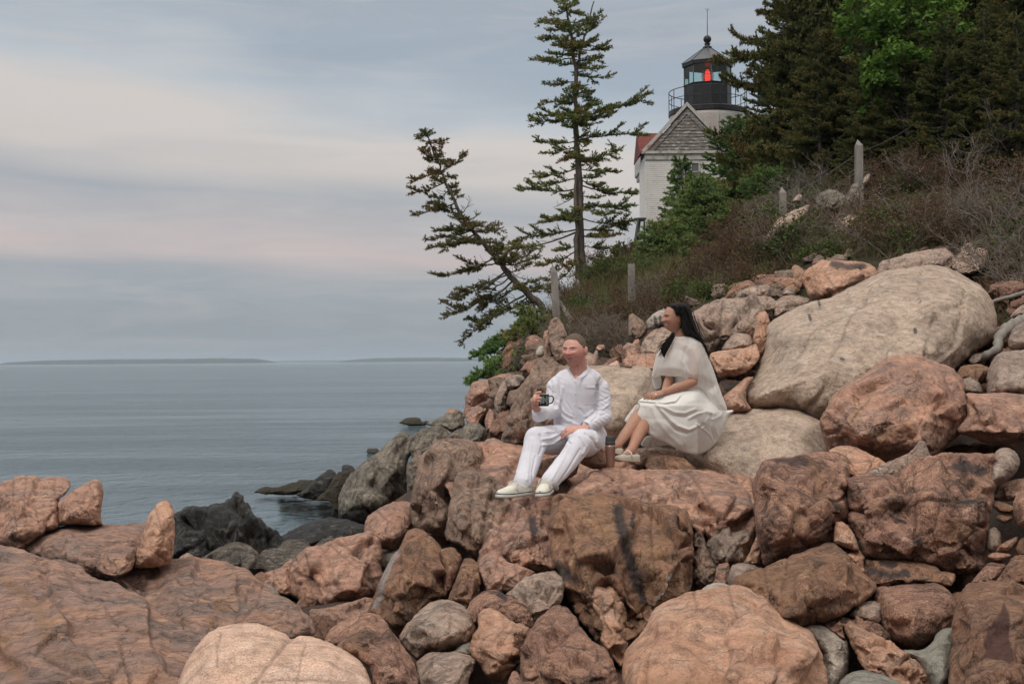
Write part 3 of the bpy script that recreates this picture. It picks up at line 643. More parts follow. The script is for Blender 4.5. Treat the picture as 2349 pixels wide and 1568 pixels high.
for i_, (lab, pts, Yt, Yb, T, mt) in enumerate([
 ('grey crumbling rock wedged right of the grey angular boulder', [(860,400),(900,370),(950,355),(990,370),(960,430),(930,480),(910,560),(885,600),(865,560),(855,450)], 22, 21.5, .5, 'shore'),
 ('lumpy grey rock behind the grey angular boulder', [(880,245),(950,205),(1020,190),(1065,205),(1085,245),(1060,300),(980,360),(900,380),(870,330)], 24, 23, .7, 'shore'),
 ('grey jagged rock on the far end of the shore ledge', [(960,185),(1010,160),(1080,130),(1130,110),(1160,130),(1165,200),(1120,240),(1060,210),(1010,200)], 27, 26, .7, 'shore'),
 ('grey and dark lumpy rock below the pink corner block', [(1075,250),(1150,200),(1230,190),(1290,210),(1330,270),(1300,300),(1200,300),(1100,300)], 19, 18, .6, 'shore'),
 ('small pink rock topping the far end of the shore ledge', [(1060,130),(1080,108),(1120,100),(1140,125),(1120,150),(1080,150)], 27, 26.6, .3, 'pink'),
 ('brown weed-covered rock reaching out left into the cove', [(45,545),(100,515),(170,522),(240,500),(300,480),(360,482),(350,520),(290,560),(200,560),(100,556)], 28.5, 27.5, .5, 'weed'),
 ('smooth black rock leaning in the seaweed', [(270,560),(330,520),(390,460),(450,420),(480,450),(475,500),(430,560),(370,590),(300,575)], 27, 26.2, .5, 'black'),
 ('brown seaweed mound against the grey angular boulder', [(370,590),(430,540),(470,470),(500,440),(580,425),(565,480),(520,530),(505,600),(490,670),(460,670),(470,610),(430,590)], 25.8, 24.5, .4, 'weed'),
 ('blocky black rock at the top of the seaweed mound', [(512,410),(525,400),(555,402),(580,418),(565,445),(515,448)], 26.5, 26.2, .25, 'black'),
 ('dark flat rock awash in the sea beyond the point', [(815,180),(850,155),(885,148),(925,150),(935,172),(965,165),(980,178),(950,192),(870,190)], 61, 60, .8, 'weed'),
 ('tiny dark rock awash left of the grey angular boulder', [(643,335),(650,315),(700,312),(712,328),(685,342)], 43, 42, .4, 'weed')]):
    r(lab, 'C', pts, Yt, Yb, T, mt, .4, rough=1.6, blk=1.3, name='shore_rock' if i_ < 5 else 'sea_rock', cat='shore rock' if i_ < 5 else 'sea rock')
# ---- left middle
r('rounded pink knob above the blocky pink rock', 'C', [(632,765),(640,690),(700,640),(770,605),(840,595),(890,610),(912,650),(910,720),(890,780),(840,820),(800,860),(700,840),(650,790)], 10.4, 9.8, .42, 'pink', .75, cracks=[([(700,650),(760,700),(740,760)],6,.02)])
r('blocky fractured pink rock with stepped top, left of the brown pyramid', 'C', [(235,1000),(250,910),(290,870),(330,840),(430,820),(500,790),(600,775),(640,760),(680,770),(710,800),(720,860),(720,950),(740,1050),(650,1110),(560,1135),(450,1165),(350,1170),(300,1120),(235,1085)], 9.5, 8.8, .42, 'pink', .25, ctrl=[(350,890,.5),(500,850,.5),(600,830,.5),(390,960,1),(520,930,1),(640,900,1),(400,1110,.9),(600,1060,1)],
  cracks=[([(665,800),(660,900),(670,960),(700,1060)],9,.06),([(300,1042),(420,1036),(560,1035),(650,1050)],8,.04),([(340,960),(345,1040),(350,1150)],7,.03),([(330,900),(420,895),(500,870),(640,850)],8,.03),([(560,850),(590,900),(650,920)],6,.03)])
r('sloping pale pink shelf left of the blocky pink rock', 'C', [(50,1000),(120,968),(190,945),(240,900),(260,920),(250,1000),(250,1100),(150,1080),(80,1060)], 9.6, 9.0, .3, 'pink', .4)
r('brown pyramid rock with a white quartz vein down its left edge', 'C', [(650,1190),(690,1090),(730,990),(780,900),(820,840),(860,760),(900,742),(950,760),(1000,800),(1045,850),(1050,900),(1070,960),(1060,1050),(1085,1100),(1000,1130),(930,1180),(880,1240),(830,1300),(780,1270),(720,1220)], 8.5, 7.6, .55, 'brown', .2, ctrl=[(880,860,.7),(830,1000,1.0),(820,1180,1.0),(950,960,.8),(1000,1060,.7),(760,1080,.8)], veins=[([(810,840),(780,900),(745,980),(720,1060),(695,1150)],17)], cracks=[([(860,1030),(900,1180)],6,.03),([(930,900),(960,1000),(980,1100)],6,.02)])
r('rounded brown-pink rock leaning on the right of the pyramid', 'C', [(1030,860),(1060,845),(1110,843),(1150,890),(1135,960),(1100,1060),(1055,1125),(1040,1040),(1050,950)], 8.1, 7.7, .3, 'brown', .5)
r('narrow upright brown stone between the pyramid and the ledge', 'C', [(1075,1120),(1110,1040),(1140,960),(1160,905),(1200,900),(1240,930),(1260,1020),(1255,1100),(1200,1180),(1130,1150)], 7.8, 7.3, .3, 'brown', .3)
r('thin dark-layered slab under the blocky pink rock', 'C', [(340,1170),(450,1160),(560,1130),(650,1105),(740,1160),(720,1220),(600,1210),(500,1250),(450,1320),(400,1345),(360,1270)], 8.3, 7.8, .25, 'slab', .3, strat=((.2, 0, 1), 8, .04, .8))
r('small jagged pink rock left of the grey-crested pyramid', 'C', [(415,1340),(460,1265),(540,1220),(640,1185),(620,1250),(560,1300),(510,1370),(440,1370)], 7.0, 6.6, .25, 'pink', .3)
r('lichen-grey crested pyramid rock in the bottom foreground', 'C', [(480,1400),(500,1330),(560,1260),(620,1200),(670,1190),(720,1210),(760,1260),(810,1330),(850,1390),(890,1450),(920,1530),(925,1640),(700,1650),(680,1568),(660,1480),(600,1430),(530,1400)], 6.2, 5.2, .42, 'dark', .2, ctrl=[(650,1240,.6),(640,1330,1),(690,1470,1),(760,1420,.7),(800,1560,.8),(560,1370,.8)], rusts=[([(560,1330),(620,1400)],40)])
r('rounded pinkish boulder left of the peach angular boulder', 'C', [(815,1320),(860,1250),(920,1190),(1000,1125),(1090,1125),(1150,1150),(1190,1190),(1225,1280),(1190,1350),(1130,1385),(1060,1400),(980,1395),(920,1440),(870,1400)], 6.7, 6.2, .38, 'pale', .5, ctrl=[(940,1260,.9),(1060,1200,.9),(1010,1330,1),(1120,1290,.9)])
r('grey angular granite block at the bottom edge', 'C', [(912,1450),(980,1400),(1080,1400),(1120,1395),(1180,1410),(1225,1450),(1205,1500),(1180,1560),(1190,1680),(950,1680),(920,1540)], 5.8, 5.2, .3, 'pale', .15, ctrl=[(1010,1440,.7),(1150,1450,.8),(1160,1560,.8),(970,1580,1)])
r('pale greenish stone in the gap beside the round boulder', 'C', [(1100,1400),(1150,1350),(1200,1340),(1220,1390),(1200,1430)], 6.2, 6.0, .2, 'green', .7, name='rock')
# ---- ledge the couple sit on
r('broad flat bedrock shelf under the seated couple', 'D', [(1010,1015),(1060,1006),(1120,1012),(1200,1022),(1300,1020),(1380,1012),(1450,1030),(1540,1050),(1640,1070),(1720,1090),(1745,1150),(1640,1180),(1500,1170),(1400,1165),(1300,1155),(1200,1150),(1120,1160),(1050,1150),(1020,1090)], 10.6, 8.35, .12, 'pink', .35, strat=((.15, .1, 1), 5, .018, 1.2), name='ledge', blk=.7, sp=4,
  cracks=[([(1040,1060),(1110,1075),(1200,1070),(1300,1085)],6,.02),([(1330,1140),(1360,1100),(1400,1080)],6,.02),([(1060,1110),(1130,1100),(1200,1110)],6,.02)])
r('sheer west face of the ledge below the layered shelf', 'D', [(940,1170),(950,1110),(966,1050),(988,1020),(1025,1006),(1075,1010),(1110,1030),(1100,1090),(1060,1140),(1040,1230),(990,1222),(950,1210)], 10.2, 9.5, .5, 'strata', .25, ctrl=[(1000,1050,.7),(985,1130,1),(1050,1060,.8),(1020,1180,.8)], name='ledge', strat=((1, 0, .35), 7, .03, .28), cracks=[([(1035,1050),(1030,1130),(1040,1200)],5,.05)])
r('upright splintered pink pillars left of the man\'s feet', 'D', [(1020,1235),(1035,1150),(1050,1085),(1085,1080),(1130,1095),(1170,1120),(1175,1170),(1160,1220),(1140,1300),(1100,1295),(1060,1250)], 9.0, 8.4, .42, 'strata', .2, name='ledge', strat=((1, 0, .3), 8, .05, .28), cracks=[([(1085,1090),(1080,1150),(1060,1230)],6,.07),([(1130,1120),(1110,1200),(1110,1280)],5,.06)])
r('knobbly cracked pink rock directly below the man\'s feet', 'D', [(1095,1300),(1118,1230),(1140,1165),(1190,1146),(1262,1140),(1300,1150),(1290,1230),(1285,1310),(1250,1340),(1200,1310),(1150,1310)], 8.55, 8.0, .42, 'pink', .35, name='ledge', blk=1.6, rough=1.5, cracks=[([(1215,1150),(1222,1200),(1240,1260)],5,.05),([(1130,1210),(1200,1215),(1260,1200)],5,.04)], stains=[([(1222,1190),(1228,1230)],9)])
r('great brown rock face with a black streak below the couple', 'E', [(660,500),(680,430),(700,330),(760,290),(860,300),(960,290),(1080,300),(1200,320),(1350,350),(1500,370),(1590,400),(1620,480),(1630,560),(1620,700),(1620,900),(1600,980),(1500,1020),(1400,1100),(1330,1200),(1250,1290),(1170,1340),(1100,1420),(1060,1400),(980,1280),(900,1180),(850,1080),(770,960),(740,850),(700,720),(670,600)], 8.15, 6.9, .5, 'brown', .25, name='ledge',
  ctrl=[(720,420,1.0),(760,560,.55),(850,420,.45),(1000,450,.7),(1150,420,.85),(1350,450,.95),(1550,480,.9),(1100,700,.6),(950,650,.8),(1250,800,.65),(1500,700,1.0),(1480,950,.8),(900,900,.6),(1200,1050,.4),(1330,1060,.6),(1000,1150,.7)],
  stains=[([(1130,400),(1150,520),(1180,650),(1230,800),(1280,950)],42),([(1230,430),(1220,520)],20),([(745,790),(800,850)],40),([(1160,960),(1180,1000)],20)], veins=[([(1490,830),(1480,900),(1440,1000)],16)],
  cracks=[([(1100,380),(1160,620),(1220,800),(1300,980)],9,.03),([(770,400),(800,600),(760,700),(830,900)],12,.05),([(880,480),(940,560),(1060,700),(1200,960),(1320,1160)],8,.03),([(1620,580),(1610,900)],8,.03),([(870,1090),(940,1200),(1000,1300)],18,.07)], rusts=[([(1000,350),(1020,480),(1080,620)],60),([(1420,600),(1350,760),(1330,900)],70),([(900,700),(960,820)],40)], sp=4)
r('weathered brown shoulder of the ledge right of the streaked face', 'D', [(1290,1150),(1320,1115),(1360,1080),(1410,1072),(1480,1078),(1560,1078),(1640,1080),(1680,1100),(1715,1135),(1738,1200),(1715,1235),(1690,1220),(1640,1240),(1590,1215),(1560,1180),(1500,1170),(1400,1165),(1330,1160)], 8.9, 8.0, .35, 'pink', .35, name='ledge', ctrl=[(1400,1110,.6),(1500,1100,.6),(1600,1110,.6),(1450,1140,.9),(1560,1150,1),(1650,1150,.9),(1690,1180,.8),(1640,1200,.9)], cracks=[([(1340,1130),(1400,1120),(1470,1125)],5,.03),([(1590,1090),(1620,1140),(1650,1190)],5,.03)], blk=1.3)
r('tall narrow split column at the right end of the brown face', 'E', [(1615,980),(1622,760),(1625,600),(1640,540),(1700,550),(1740,700),(1800,780),(1825,890),(1720,950)], 8.0, 7.6, .25, 'strata', .25, name='ledge', strat=((1, 0, .1), 6, .05, .28))
r('pointed leaf-shaped rock leaning in front of the brown face', 'E', [(890,880),(910,830),(950,825),(1000,860),(1060,890),(1120,960),(1190,1060),(1185,1160),(1190,1280),(1180,1400),(1150,1450),(1060,1350),(1005,1260),(1030,1200),(990,1100),(930,1000),(895,940)], 7.3, 6.6, .25, 'peach', .2, ctrl=[(960,900,.7),(1090,1000,1),(1150,1130,.6),(1070,1180,.9),(1120,1300,.9)], cracks=[([(930,990),(1010,1060),(1060,1200)],7,.04),([(1050,1190),(1110,1250)],7,.03)], rusts=[([(1120,960),(1185,1060),(1150,1180)],22)])
r('split rounded rock with mossy cracks beneath the man\'s feet', 'E', [(340,700),(400,620),(520,600),(600,590),(690,600),(720,700),(730,780),(650,820),(560,810),(430,770)], 8.1, 7.8, .3, 'pink', .35, blk=1.6, cracks=[([(530,600),(540,700),(520,800)],8,.06),([(600,640),(620,800)],8,.06)], name='rock')
r('grey-topped angular stone left below the man\'s feet', 'E', [(185,770),(230,700),(300,690),(350,710),(380,750),(450,760),(520,790),(565,820),(500,860),(450,910),(380,950),(300,960),(250,940),(220,860)], 7.8, 7.3, .3, 'pink', .2, ctrl=[(280,770,.8),(420,830,.9),(300,890,1)], name='rock')
r('low wrinkled grey-pink rock behind the peach angular boulder', 'E', [(370,970),(420,930),(450,900),(500,850),(580,825),(700,810),(740,850),(765,900),(750,1000),(700,1060),(620,1110),(560,1150),(520,1060),(440,1000)], 7.3, 6.8, .3, 'pale', .25, blk=1.5)
r('dark pink hump with a black patch left of the peach angular boulder', 'E', [(110,1080),(150,1000),(220,950),(300,935),(340,960),(400,980),(450,1000),(520,1040),(570,1110),(545,1200),(450,1180),(380,1150),(300,1100),(240,1080),(190,1120),(180,1190)], 6.9, 6.5, .3, 'dark', .35, stains=[([(330,965),(370,990)],18)], name='rock')
r('peach angular boulder with a sloping flat top, bottom centre', 'E', [(135,1330),(150,1240),(190,1190),(180,1120),(210,1080),(270,1060),(320,1080),(380,1130),(450,1160),(525,1190),(515,1240),(490,1300),(485,1400),(420,1480),(370,1545),(250,1520),(210,1440),(150,1380)], 6.2, 5.7, .42, 'peach', .25, ctrl=[(260,1130,.4),(420,1210,.8),(300,1400,1.0),(200,1330,.8),(430,1340,.7),(330,1480,.7)])
r('large triangular rock seamed with slanting cracks, bottom centre', 'E', [(475,1640),(478,1400),(485,1300),(520,1220),(560,1180),(600,1120),(680,1060),(740,1035),(800,1070),(850,1130),(900,1220),(960,1290),(1035,1330),(1085,1400),(1120,1480),(1130,1660)], 6.1, 5.0, .48, 'dark', .25, ctrl=[(700,1120,.6),(620,1250,.9),(780,1250,.8),(560,1450,.8),(700,1420,1),(850,1400,.8),(1000,1450,.9),(800,1580,.9)], blk=1.5,
  cracks=[([(560,1200),(660,1220),(690,1150)],7,.03),([(640,1330),(740,1260),(860,1170)],7,.035),([(590,1340),(560,1480),(580,1640)],7,.035),([(760,1400),(860,1340),(960,1310)],8,.03),([(920,1640),(930,1480),(1000,1360)],7,.03)])
r('small pointed pink stone between the peach and triangular rocks', 'E', [(385,1560),(420,1480),(450,1485),(500,1560),(540,1680),(390,1680)], 5.3, 5.1, .2, 'pink', .3, name='rock')
r('largest smooth peach boulder filling the bottom centre right', 'D', [(1430,1640),(1434,1510),(1450,1475),(1485,1440),(1500,1402),(1530,1380),(1590,1355),(1650,1348),(1690,1343),(1740,1355),(1780,1400),(1830,1430),(1868,1460),(1888,1510),(1900,1640)], 5.9, 4.8, .42, 'peach', .5, ctrl=[(1520,1450,.55),(1600,1400,.45),(1700,1400,.5),(1600,1500,.8),(1750,1480,.85),(1840,1490,1),(1700,1560,1.0),(1800,1550,.9),(1520,1560,.8)], rough=.7, cracks=[([(1590,1355),(1600,1400)],3,.01),([(1670,1345),(1690,1420)],3,.008)], rusts=[([(1500,1570),(1650,1560)],20)], sp=4.4)
# ---- right group
r('tall brown two-faced boulder standing left of the square block', 'F', [(350,360),(370,280),(400,200),(470,180),(600,170),(650,150),(720,138),(800,140),(900,142),(942,180),(948,300),(945,450),(955,560),(890,650),(860,710),(700,760),(600,800),(480,835),(420,830),(400,740),(385,620),(365,500)], 7.9, 7.2, .5, 'dark', .25, ctrl=[(450,280,.8),(560,400,1),(700,560,1.0),(740,300,.75),(850,250,.8),(880,450,.5),(620,650,.8),(480,650,.9)], cracks=[([(480,470),(560,560),(620,640),(700,740)],10,.04),([(395,250),(520,300),(580,320)],7,.02),([(740,290),(770,400),(860,500)],8,.02)], rusts=[([(560,400),(640,560),(680,640)],28),([(720,200),(800,420)],34)])
r('large square cracked block with black stains, right of centre', 'F', [(938,290),(1050,272),(1150,278),(1200,255),(1260,232),(1340,205),(1360,175),(1500,153),(1700,140),(1830,145),(1856,200),(1850,300),(1832,400),(1812,560),(1790,720),(1762,886),(1640,872),(1500,852),(1350,802),(1200,792),(1050,787),(1010,700),(965,600),(945,450),(933,380)], 7.7, 7.1, .42, 'dark', .15, ctrl=[(1000,330,.85),(1300,290,.85),(1500,240,.8),(1760,240,.9),(1790,300,.8),(1400,500,1),(1100,560,1),(1700,560,1.0),(1740,700,.9),(1550,790,.6),(1100,740,.8),(1350,720,.95)],
  stains=[([(1600,200),(1700,230),(1800,240)],32),([(1370,680),(1440,700)],22),([(1200,500),(1300,560)],14),([(1620,440),(1740,450)],12)], cracks=[([(1340,230),(1365,380),(1360,560),(1340,800)],8,.035),([(1245,260),(1260,470)],7,.03),([(1150,430),(1300,520),(1340,540)],7,.02),([(1520,230),(1530,330),(1620,420),(1780,440)],7,.02),([(1500,480),(1480,600),(1350,660)],6,.02),([(1150,285),(1300,340),(1500,330),(1600,260)],6,.02)], rusts=[([(1560,600),(1700,640)],40),([(1080,450),(1150,480)],30)], sp=4)
r('small upright pink sliver between the tall boulder and the square block', 'F', [(853,700),(860,570),(900,563),(940,590),(980,650),(1012,745),(940,730)], 7.0, 6.8, .16, 'peach', .3, name='rock')
r('triangular brown boulder with an orange left flank, right foreground', 'F', [(228,985),(240,920),(330,870),(450,840),(600,780),(700,740),(800,703),(860,700),(920,760),(980,830),(1060,910),(1118,970),(1080,1020),(1000,1080),(900,1140),(780,1190),(640,1222),(600,1215),(540,1160),(470,1110),(390,1060),(300,1010)], 6.8, 6.0, .5, 'brown', .2, ctrl=[(640,850,.75),(500,980,.75),(560,1110,.9),(750,950,1.0),(950,980,.9),(850,800,.7),(380,950,.6),(700,1130,.8),(930,840,.7)], cracks=[([(740,830),(750,960),(730,1000)],7,.02),([(930,830),(950,940)],6,.02)], rusts=[([(300,930),(450,930),(560,880)],60),([(640,840),(520,1080)],24)])
r('pink lump just behind the triangular brown boulder', 'F', [(860,715),(940,715),(1010,740),(1042,780),(1035,840),(1050,880),(980,870),(920,800)], 7.0, 6.8, .2, 'peach', .4, name='rock')
r('flat slab with charcoal smears under the square block', 'F', [(1035,840),(1060,790),(1200,790),(1350,810),(1480,845),(1500,870),(1592,882),(1590,930),(1560,962),(1480,945),(1300,955),(1150,970),(1080,940),(1040,880)], 6.9, 6.6, .25, 'brown', .25, stains=[([(1080,880),(1200,890),(1300,880)],28),([(1140,820),(1230,825)],16)], name='slab', cat='rock slab', strat=((0, 0, 1), 5, .03, .6))
r('rounded speckled boulder below the charcoal-smeared slab', 'F', [(1095,1030),(1130,970),(1250,958),(1400,945),(1490,942),(1550,985),(1612,1050),(1605,1150),(1565,1240),(1500,1310),(1400,1365),(1300,1355),(1200,1300),(1150,1210),(1120,1110)], 6.4, 6.0, .42, 'dark', .55, rough=1.4)
r('big brown boulder with a dark red stain at the right edge', 'F', [(1560,1700),(1570,1500),(1580,1350),(1588,1220),(1600,1150),(1640,1020),(1672,950),(1800,940),(1900,938),(2026,960),(2110,960),(2110,1700)], 5.7, 4.7, .38, 'red', .25, ctrl=[(1700,1050,.8),(1880,1040,.9),(2000,1100,.9),(1680,1350,1),(1900,1300,1),(1950,1500,1),(1700,1550,.9)], stains=[([(1905,1060),(1935,1150),(1945,1260),(1985,1420),(1900,1450),(1740,1440),(1790,1330),(1770,1300),(1800,1210),(1860,1160)],40,'poly')])
MR_red = MR['brown']
r('smooth whitish grey boulder right of the largest peach boulder', 'F', [(640,1235),(700,1200),(780,1203),(870,1250),(940,1310),(948,1400),(935,1510),(890,1600),(790,1600),(785,1400),(740,1310)], 5.9, 5.5, .32, 'white', .6, rough=.7)
r('smooth pale dome of stone at the bottom edge', 'F', [(870,1680),(885,1560),(950,1500),(1050,1480),(1150,1500),(1250,1545),(1330,1600),(1340,1690)], 5.2, 4.9, .3, 'green', .85, rough=.5)
r('long jagged peach rock slanting down beside the pale dome', 'F', [(908,1205),(960,1180),(1060,1240),(1200,1300),(1280,1370),(1370,1430),(1410,1500),(1455,1600),(1450,1690),(1300,1610),(1240,1568),(1150,1510),(1050,1490),(1000,1400),(955,1310)], 5.8, 5.1, .28, 'peach', .15, ctrl=[(980,1240,.8),(1060,1300,1),(1200,1360,1),(1150,1440,.8),(1330,1480,1),(1300,1560,.8)], blk=1.5, cracks=[([(1200,1450),(1270,1430),(1330,1420)],9,.05)])
r('dark ridge of rock between the white boulder and the speckled boulder', 'F', [(760,1195),(850,1150),(960,1140),(1060,1150),(1130,1200),(1195,1260),(1200,1310),(1100,1270),(960,1200),(905,1215),(930,1300),(870,1260)], 6.1, 5.8, .22, 'dark', .35, name='rock')
r('pale triangular stone under the tip of the brown boulder', 'F', [(935,1145),(1000,1070),(1100,1050),(1142,1080),(1142,1190),(1100,1210),(1000,1160)], 6.15, 6.0, .2, 'pale', .5, name='rock')
r('smooth grey-green boulder left of the dark-red-stained boulder', 'F', [(1270,1352),(1400,1362),(1465,1310),(1480,1265),(1530,1228),(1600,1222),(1600,1400),(1590,1568),(1570,1680),(1450,1680),(1420,1560),(1380,1440),(1320,1400)], 5.75, 5.3, .35, 'green', .7, rough=.5)
r('flat peach rock behind the tall brown boulder', 'F', [(815,130),(880,98),(970,98),(1060,140),(1160,190),(1180,240),(1080,300),(945,310),(900,200)], 8.6, 8.1, .25, 'peach', .35, cracks=[([(940,195),(1050,192),(1120,185)],6,.03)])
r('grey-pink ridge ending in a pointed tip above the square block', 'F', [(1030,285),(1100,230),(1200,190),(1320,140),(1380,68),(1412,75),(1445,160),(1420,210),(1335,260),(1200,310)], 8.1, 7.7, .22, 'pale', .25)
r('pale rounded stone right of the square block', 'F', [(1800,170),(1840,150),(1880,115),(1930,108),(1980,140),(2003,200),(1975,270),(1900,320),(1850,350),(1800,340)], 8.0, 7.7, .3, 'grey', .7)
r('flat pinkish rock at the right edge beside the square block', 'F', [(1820,410),(1850,345),(1940,310),(2030,298),(2130,295),(2130,420),(2000,430),(1870,440)], 8.2, 7.9, .25, 'pink', .4)
r('dark rounded stone at the right edge above the pebbles', 'F', [(1960,450),(1990,388),(2060,360),(2130,350),(2130,610),(2000,595),(1970,530)], 7.0, 6.8, .28, 'dark', .7)
r('shadowed brown wedge stone behind the right edge pebbles', 'F', [(1835,470),(1860,430),(1960,470),(1990,490),(1960,520),(1880,510)], 7.6, 7.4, .2, 'brown', .3, name='rock')
r('small flat brown stone lying on the pebbles', 'F', [(1850,540),(1880,515),(1955,530),(1950,560),(1900,580)], 7.3, 7.2, .12, 'brown', .4, name='rock')
r('grey stone at the right foot of the square block', 'F', [(1805,620),(1850,595),(1885,640),(1888,720),(1850,760),(1795,740)], 7.2, 7.0, .2, 'grey', .5, name='rock')
r('small flat peach stone near the right foot of the square block', 'F', [(1797,780),(1840,752),(1945,763),(1940,792),(1860,808)], 6.8, 6.7, .12, 'peach', .4, name='rock')
r('slanting peach stone above the small flat peach stone', 'F', [(1845,755),(1890,700),(1990,652),(1985,700),(1930,755)], 7.0, 6.9, .12, 'peach', .3, name='rock')
r('dark jagged stone right of the dark hollow', 'F', [(1690,955),(1750,880),(1810,818),(1880,803),(1918,845),(1860,910),(1760,960)], 6.7, 6.4, .2, 'dark', .2, name='rock')
r('upright brown stone behind the dark-red-stained boulder', 'F', [(1835,960),(1900,870),(1960,778),(2040,768),(2120,800),(2120,990),(2026,990),(1900,970)], 6.5, 6.2, .25, 'brown', .3, name='rock')
r('brown stone on the right edge above the upright one', 'F', [(1975,740),(2000,680),(2060,640),(2120,640),(2120,800),(2030,790)], 6.9, 6.7, .2, 'brown', .3, name='rock')
r('lower dark chunk in the hollow beside the speckled boulder', 'F', [(1560,1040),(1600,1000),(1680,1000),(1660,1080),(1620,1120)], 6.6, 6.5, .15, 'brown', .3, name='rock')
r('pink sliver leaning on the left foot of the tall brown boulder', 'F', [(270,850),(330,755),(375,650),(388,600),(405,740),(415,850)], 7.8, 7.6, .14, 'peach', .2, name='rock')
r('grey pointed boulder between the ledge and the tall brown boulder', 'F', [(58,700),(70,640),(130,590),(215,552),(290,580),(355,640),(345,720),(305,810),(240,850),(130,830),(70,760)], 8.2, 7.8, .35, 'grey', .3, ctrl=[(150,650,.7),(230,700,1),(300,660,.7),(180,780,.9)])
r('pale round stone behind the grey pointed boulder', 'F', [(270,580),(325,551),(375,558),(385,630),(345,670),(300,620)], 8.6, 8.5, .2, 'white', .8, name='rock')
r('pinkish-grey round stone left of the triangular brown boulder', 'F', [(195,950),(215,840),(270,818),(350,830),(395,855),(330,900),(260,950),(235,1010)], 7.2, 7.0, .2, 'grey', .7, name='rock')
r('pink sliver of rock beside the split column', 'F', [(100,990),(130,830),(205,815),(215,930),(160,990)], 7.4, 7.2, .15, 'pink', .4, name='rock')
r('pale stone peeping above the largest peach boulder', 'F', [(10,1010),(60,960),(120,940),(190,948),(232,985),(180,1020),(60,1030)], 6.5, 6.4, .15, 'white', .8, name='rock')
# ---- upper right
r('giant smooth grey-tan boulder behind the woman', 'G', [(530,945),(600,870),(640,800),(670,730),(695,660),(703,560),(720,520),(800,470),(900,420),(1000,385),(1120,370),(1240,290),(1350,240),(1450,210),(1600,180),(1690,172),(1780,185),(1880,230),(1960,280),(2020,330),(2065,400),(2092,500),(2097,590),(2050,650),(1960,700),(1880,770),(1800,850),(1600,960),(1300,1080),(1060,1160),(960,1130),(880,1090),(780,1080),(640,1080),(580,1060),(540,1000)], 13.2, 10.7, .95, 'tan', .75,
  ctrl=[(1500,420,.7),(1850,420,.75),(1100,600,.8),(850,620,.7),(1300,800,1),(900,860,1.0),(1700,700,.9),(700,930,.9)], rough=.6, sp=4.2,
  cracks=[([(1345,300),(1310,360),(1290,400),(1190,520),(1160,600),(1110,680),(1070,740)],5,.012),([(1150,500),(1000,550),(950,610),(900,680),(870,720)],5,.014),([(1000,390),(1010,440)],5,.006)], stains=[([(1603,570),(1605,590)],12),([(1150,735),(1165,738)],10),([(1010,400),(1015,430)],9),([(950,480),(960,510)],9)])
r('big round red-pink wrinkled boulder in front of the giant grey boulder', 'G', [(1022,1110),(1060,1030),(1120,960),(1230,890),(1330,820),(1400,760),(1470,735),(1560,722),(1650,735),(1740,770),(1820,800),(1880,870),(1920,960),(1942,1040),(1922,1120),(1875,1200),(1820,1270),(1740,1340),(1600,1375),(1480,1390),(1380,1360),(1280,1330),(1180,1320),(1080,1320),(1042,1230),(1032,1160)], 9.9, 9.1, .75, 'pink', .55, ctrl=[(1300,950,.8),(1550,850,.7),(1700,950,.75),(1750,1050,.85),(1400,1130,1.0),(1250,1250,.9),(1600,1150,1),(1650,1300,.7),(1150,1120,.85),(1850,1050,.6)],
  blk=1.5, rough=1.4, strat=((.5, .2, -.8), 7, .022, 1.0), cracks=[([(1320,960),(1280,1030),(1210,1120)],9,.02),([(1800,820),(1850,950),(1880,1080)],9,.03),([(1500,880),(1560,900),(1610,870)],7,.02),([(1040,1190),(1200,1070),(1300,1000)],6,.015)], rusts=[([(1330,900),(1300,980),(1200,1130)],26),([(1560,1160),(1400,1240)],40)], sp=4)
r('smooth rounded tan boulder the woman sits on', 'G', [(120,1300),(200,1200),(300,1130),(430,1085),(480,1068),(640,1063),(760,1058),(880,1062),(960,1105),(1025,1150),(1060,1300),(1075,1420),(1000,1530),(900,1590),(700,1640),(620,1600),(500,1540),(400,1480),(300,1450),(200,1390)], 10.55, 9.45, .5, 'tan', .8, rough=.6)
r('reddish flat-faced slab at the right edge below the grey boulder', 'G', [(1860,1200),(1930,1100),(1935,1000),(1915,968),(2050,963),(2276,968),(2420,975),(2420,1260),(2250,1255),(2150,1275),(2050,1270),(1960,1230)], 9.5, 9.0, .4, 'pink', .25, ctrl=[(2000,1010,.8),(2200,1000,.8),(2350,1050,.9),(2100,1200,.9),(2300,1220,.9),(1940,1170,.7)], cracks=[([(1940,1020),(2100,1045),(2276,1060)],6,.02)])
r('grey rounded boulder at the right edge beneath the twisted root', 'G', [(2053,840),(2080,760),(2130,710),(2276,692),(2420,690),(2420,990),(2053,990)], 10.6, 10, .6, 'grey', .6)
r('grey-brown stone at the right edge above the grey rounded boulder', 'G', [(2175,640),(2210,560),(2276,520),(2400,500),(2400,700),(2276,700),(2190,690)], 11.4, 11, .4, 'grey', .5)
r('pale weathered stone at the far right edge under the branches', 'G', [(2190,490),(2230,440),(2276,410),(2400,390),(2400,500),(2276,505),(2200,505)], 12.5, 12.2, .4, 'pale', .5)
r('rusty brown stone in the hollow right of the giant boulder', 'G', [(1860,850),(1890,790),(2000,780),(2060,800),(2060,860),(2010,900),(1900,880)], 11, 10.8, .3, 'brown', .3, name='rock')
r('small grey stone below the rusty stone in the hollow', 'G', [(1890,880),(1940,855),(2000,890),(2030,965),(1920,970)], 10.6, 10.4, .25, 'grey', .5, name='rock')
r('flat grey stone just right of the giant boulder', 'G', [(1930,760),(1960,715),(2040,705),(2020,760),(1960,790)], 11.8, 11.6, .2, 'grey', .4, name='rock')
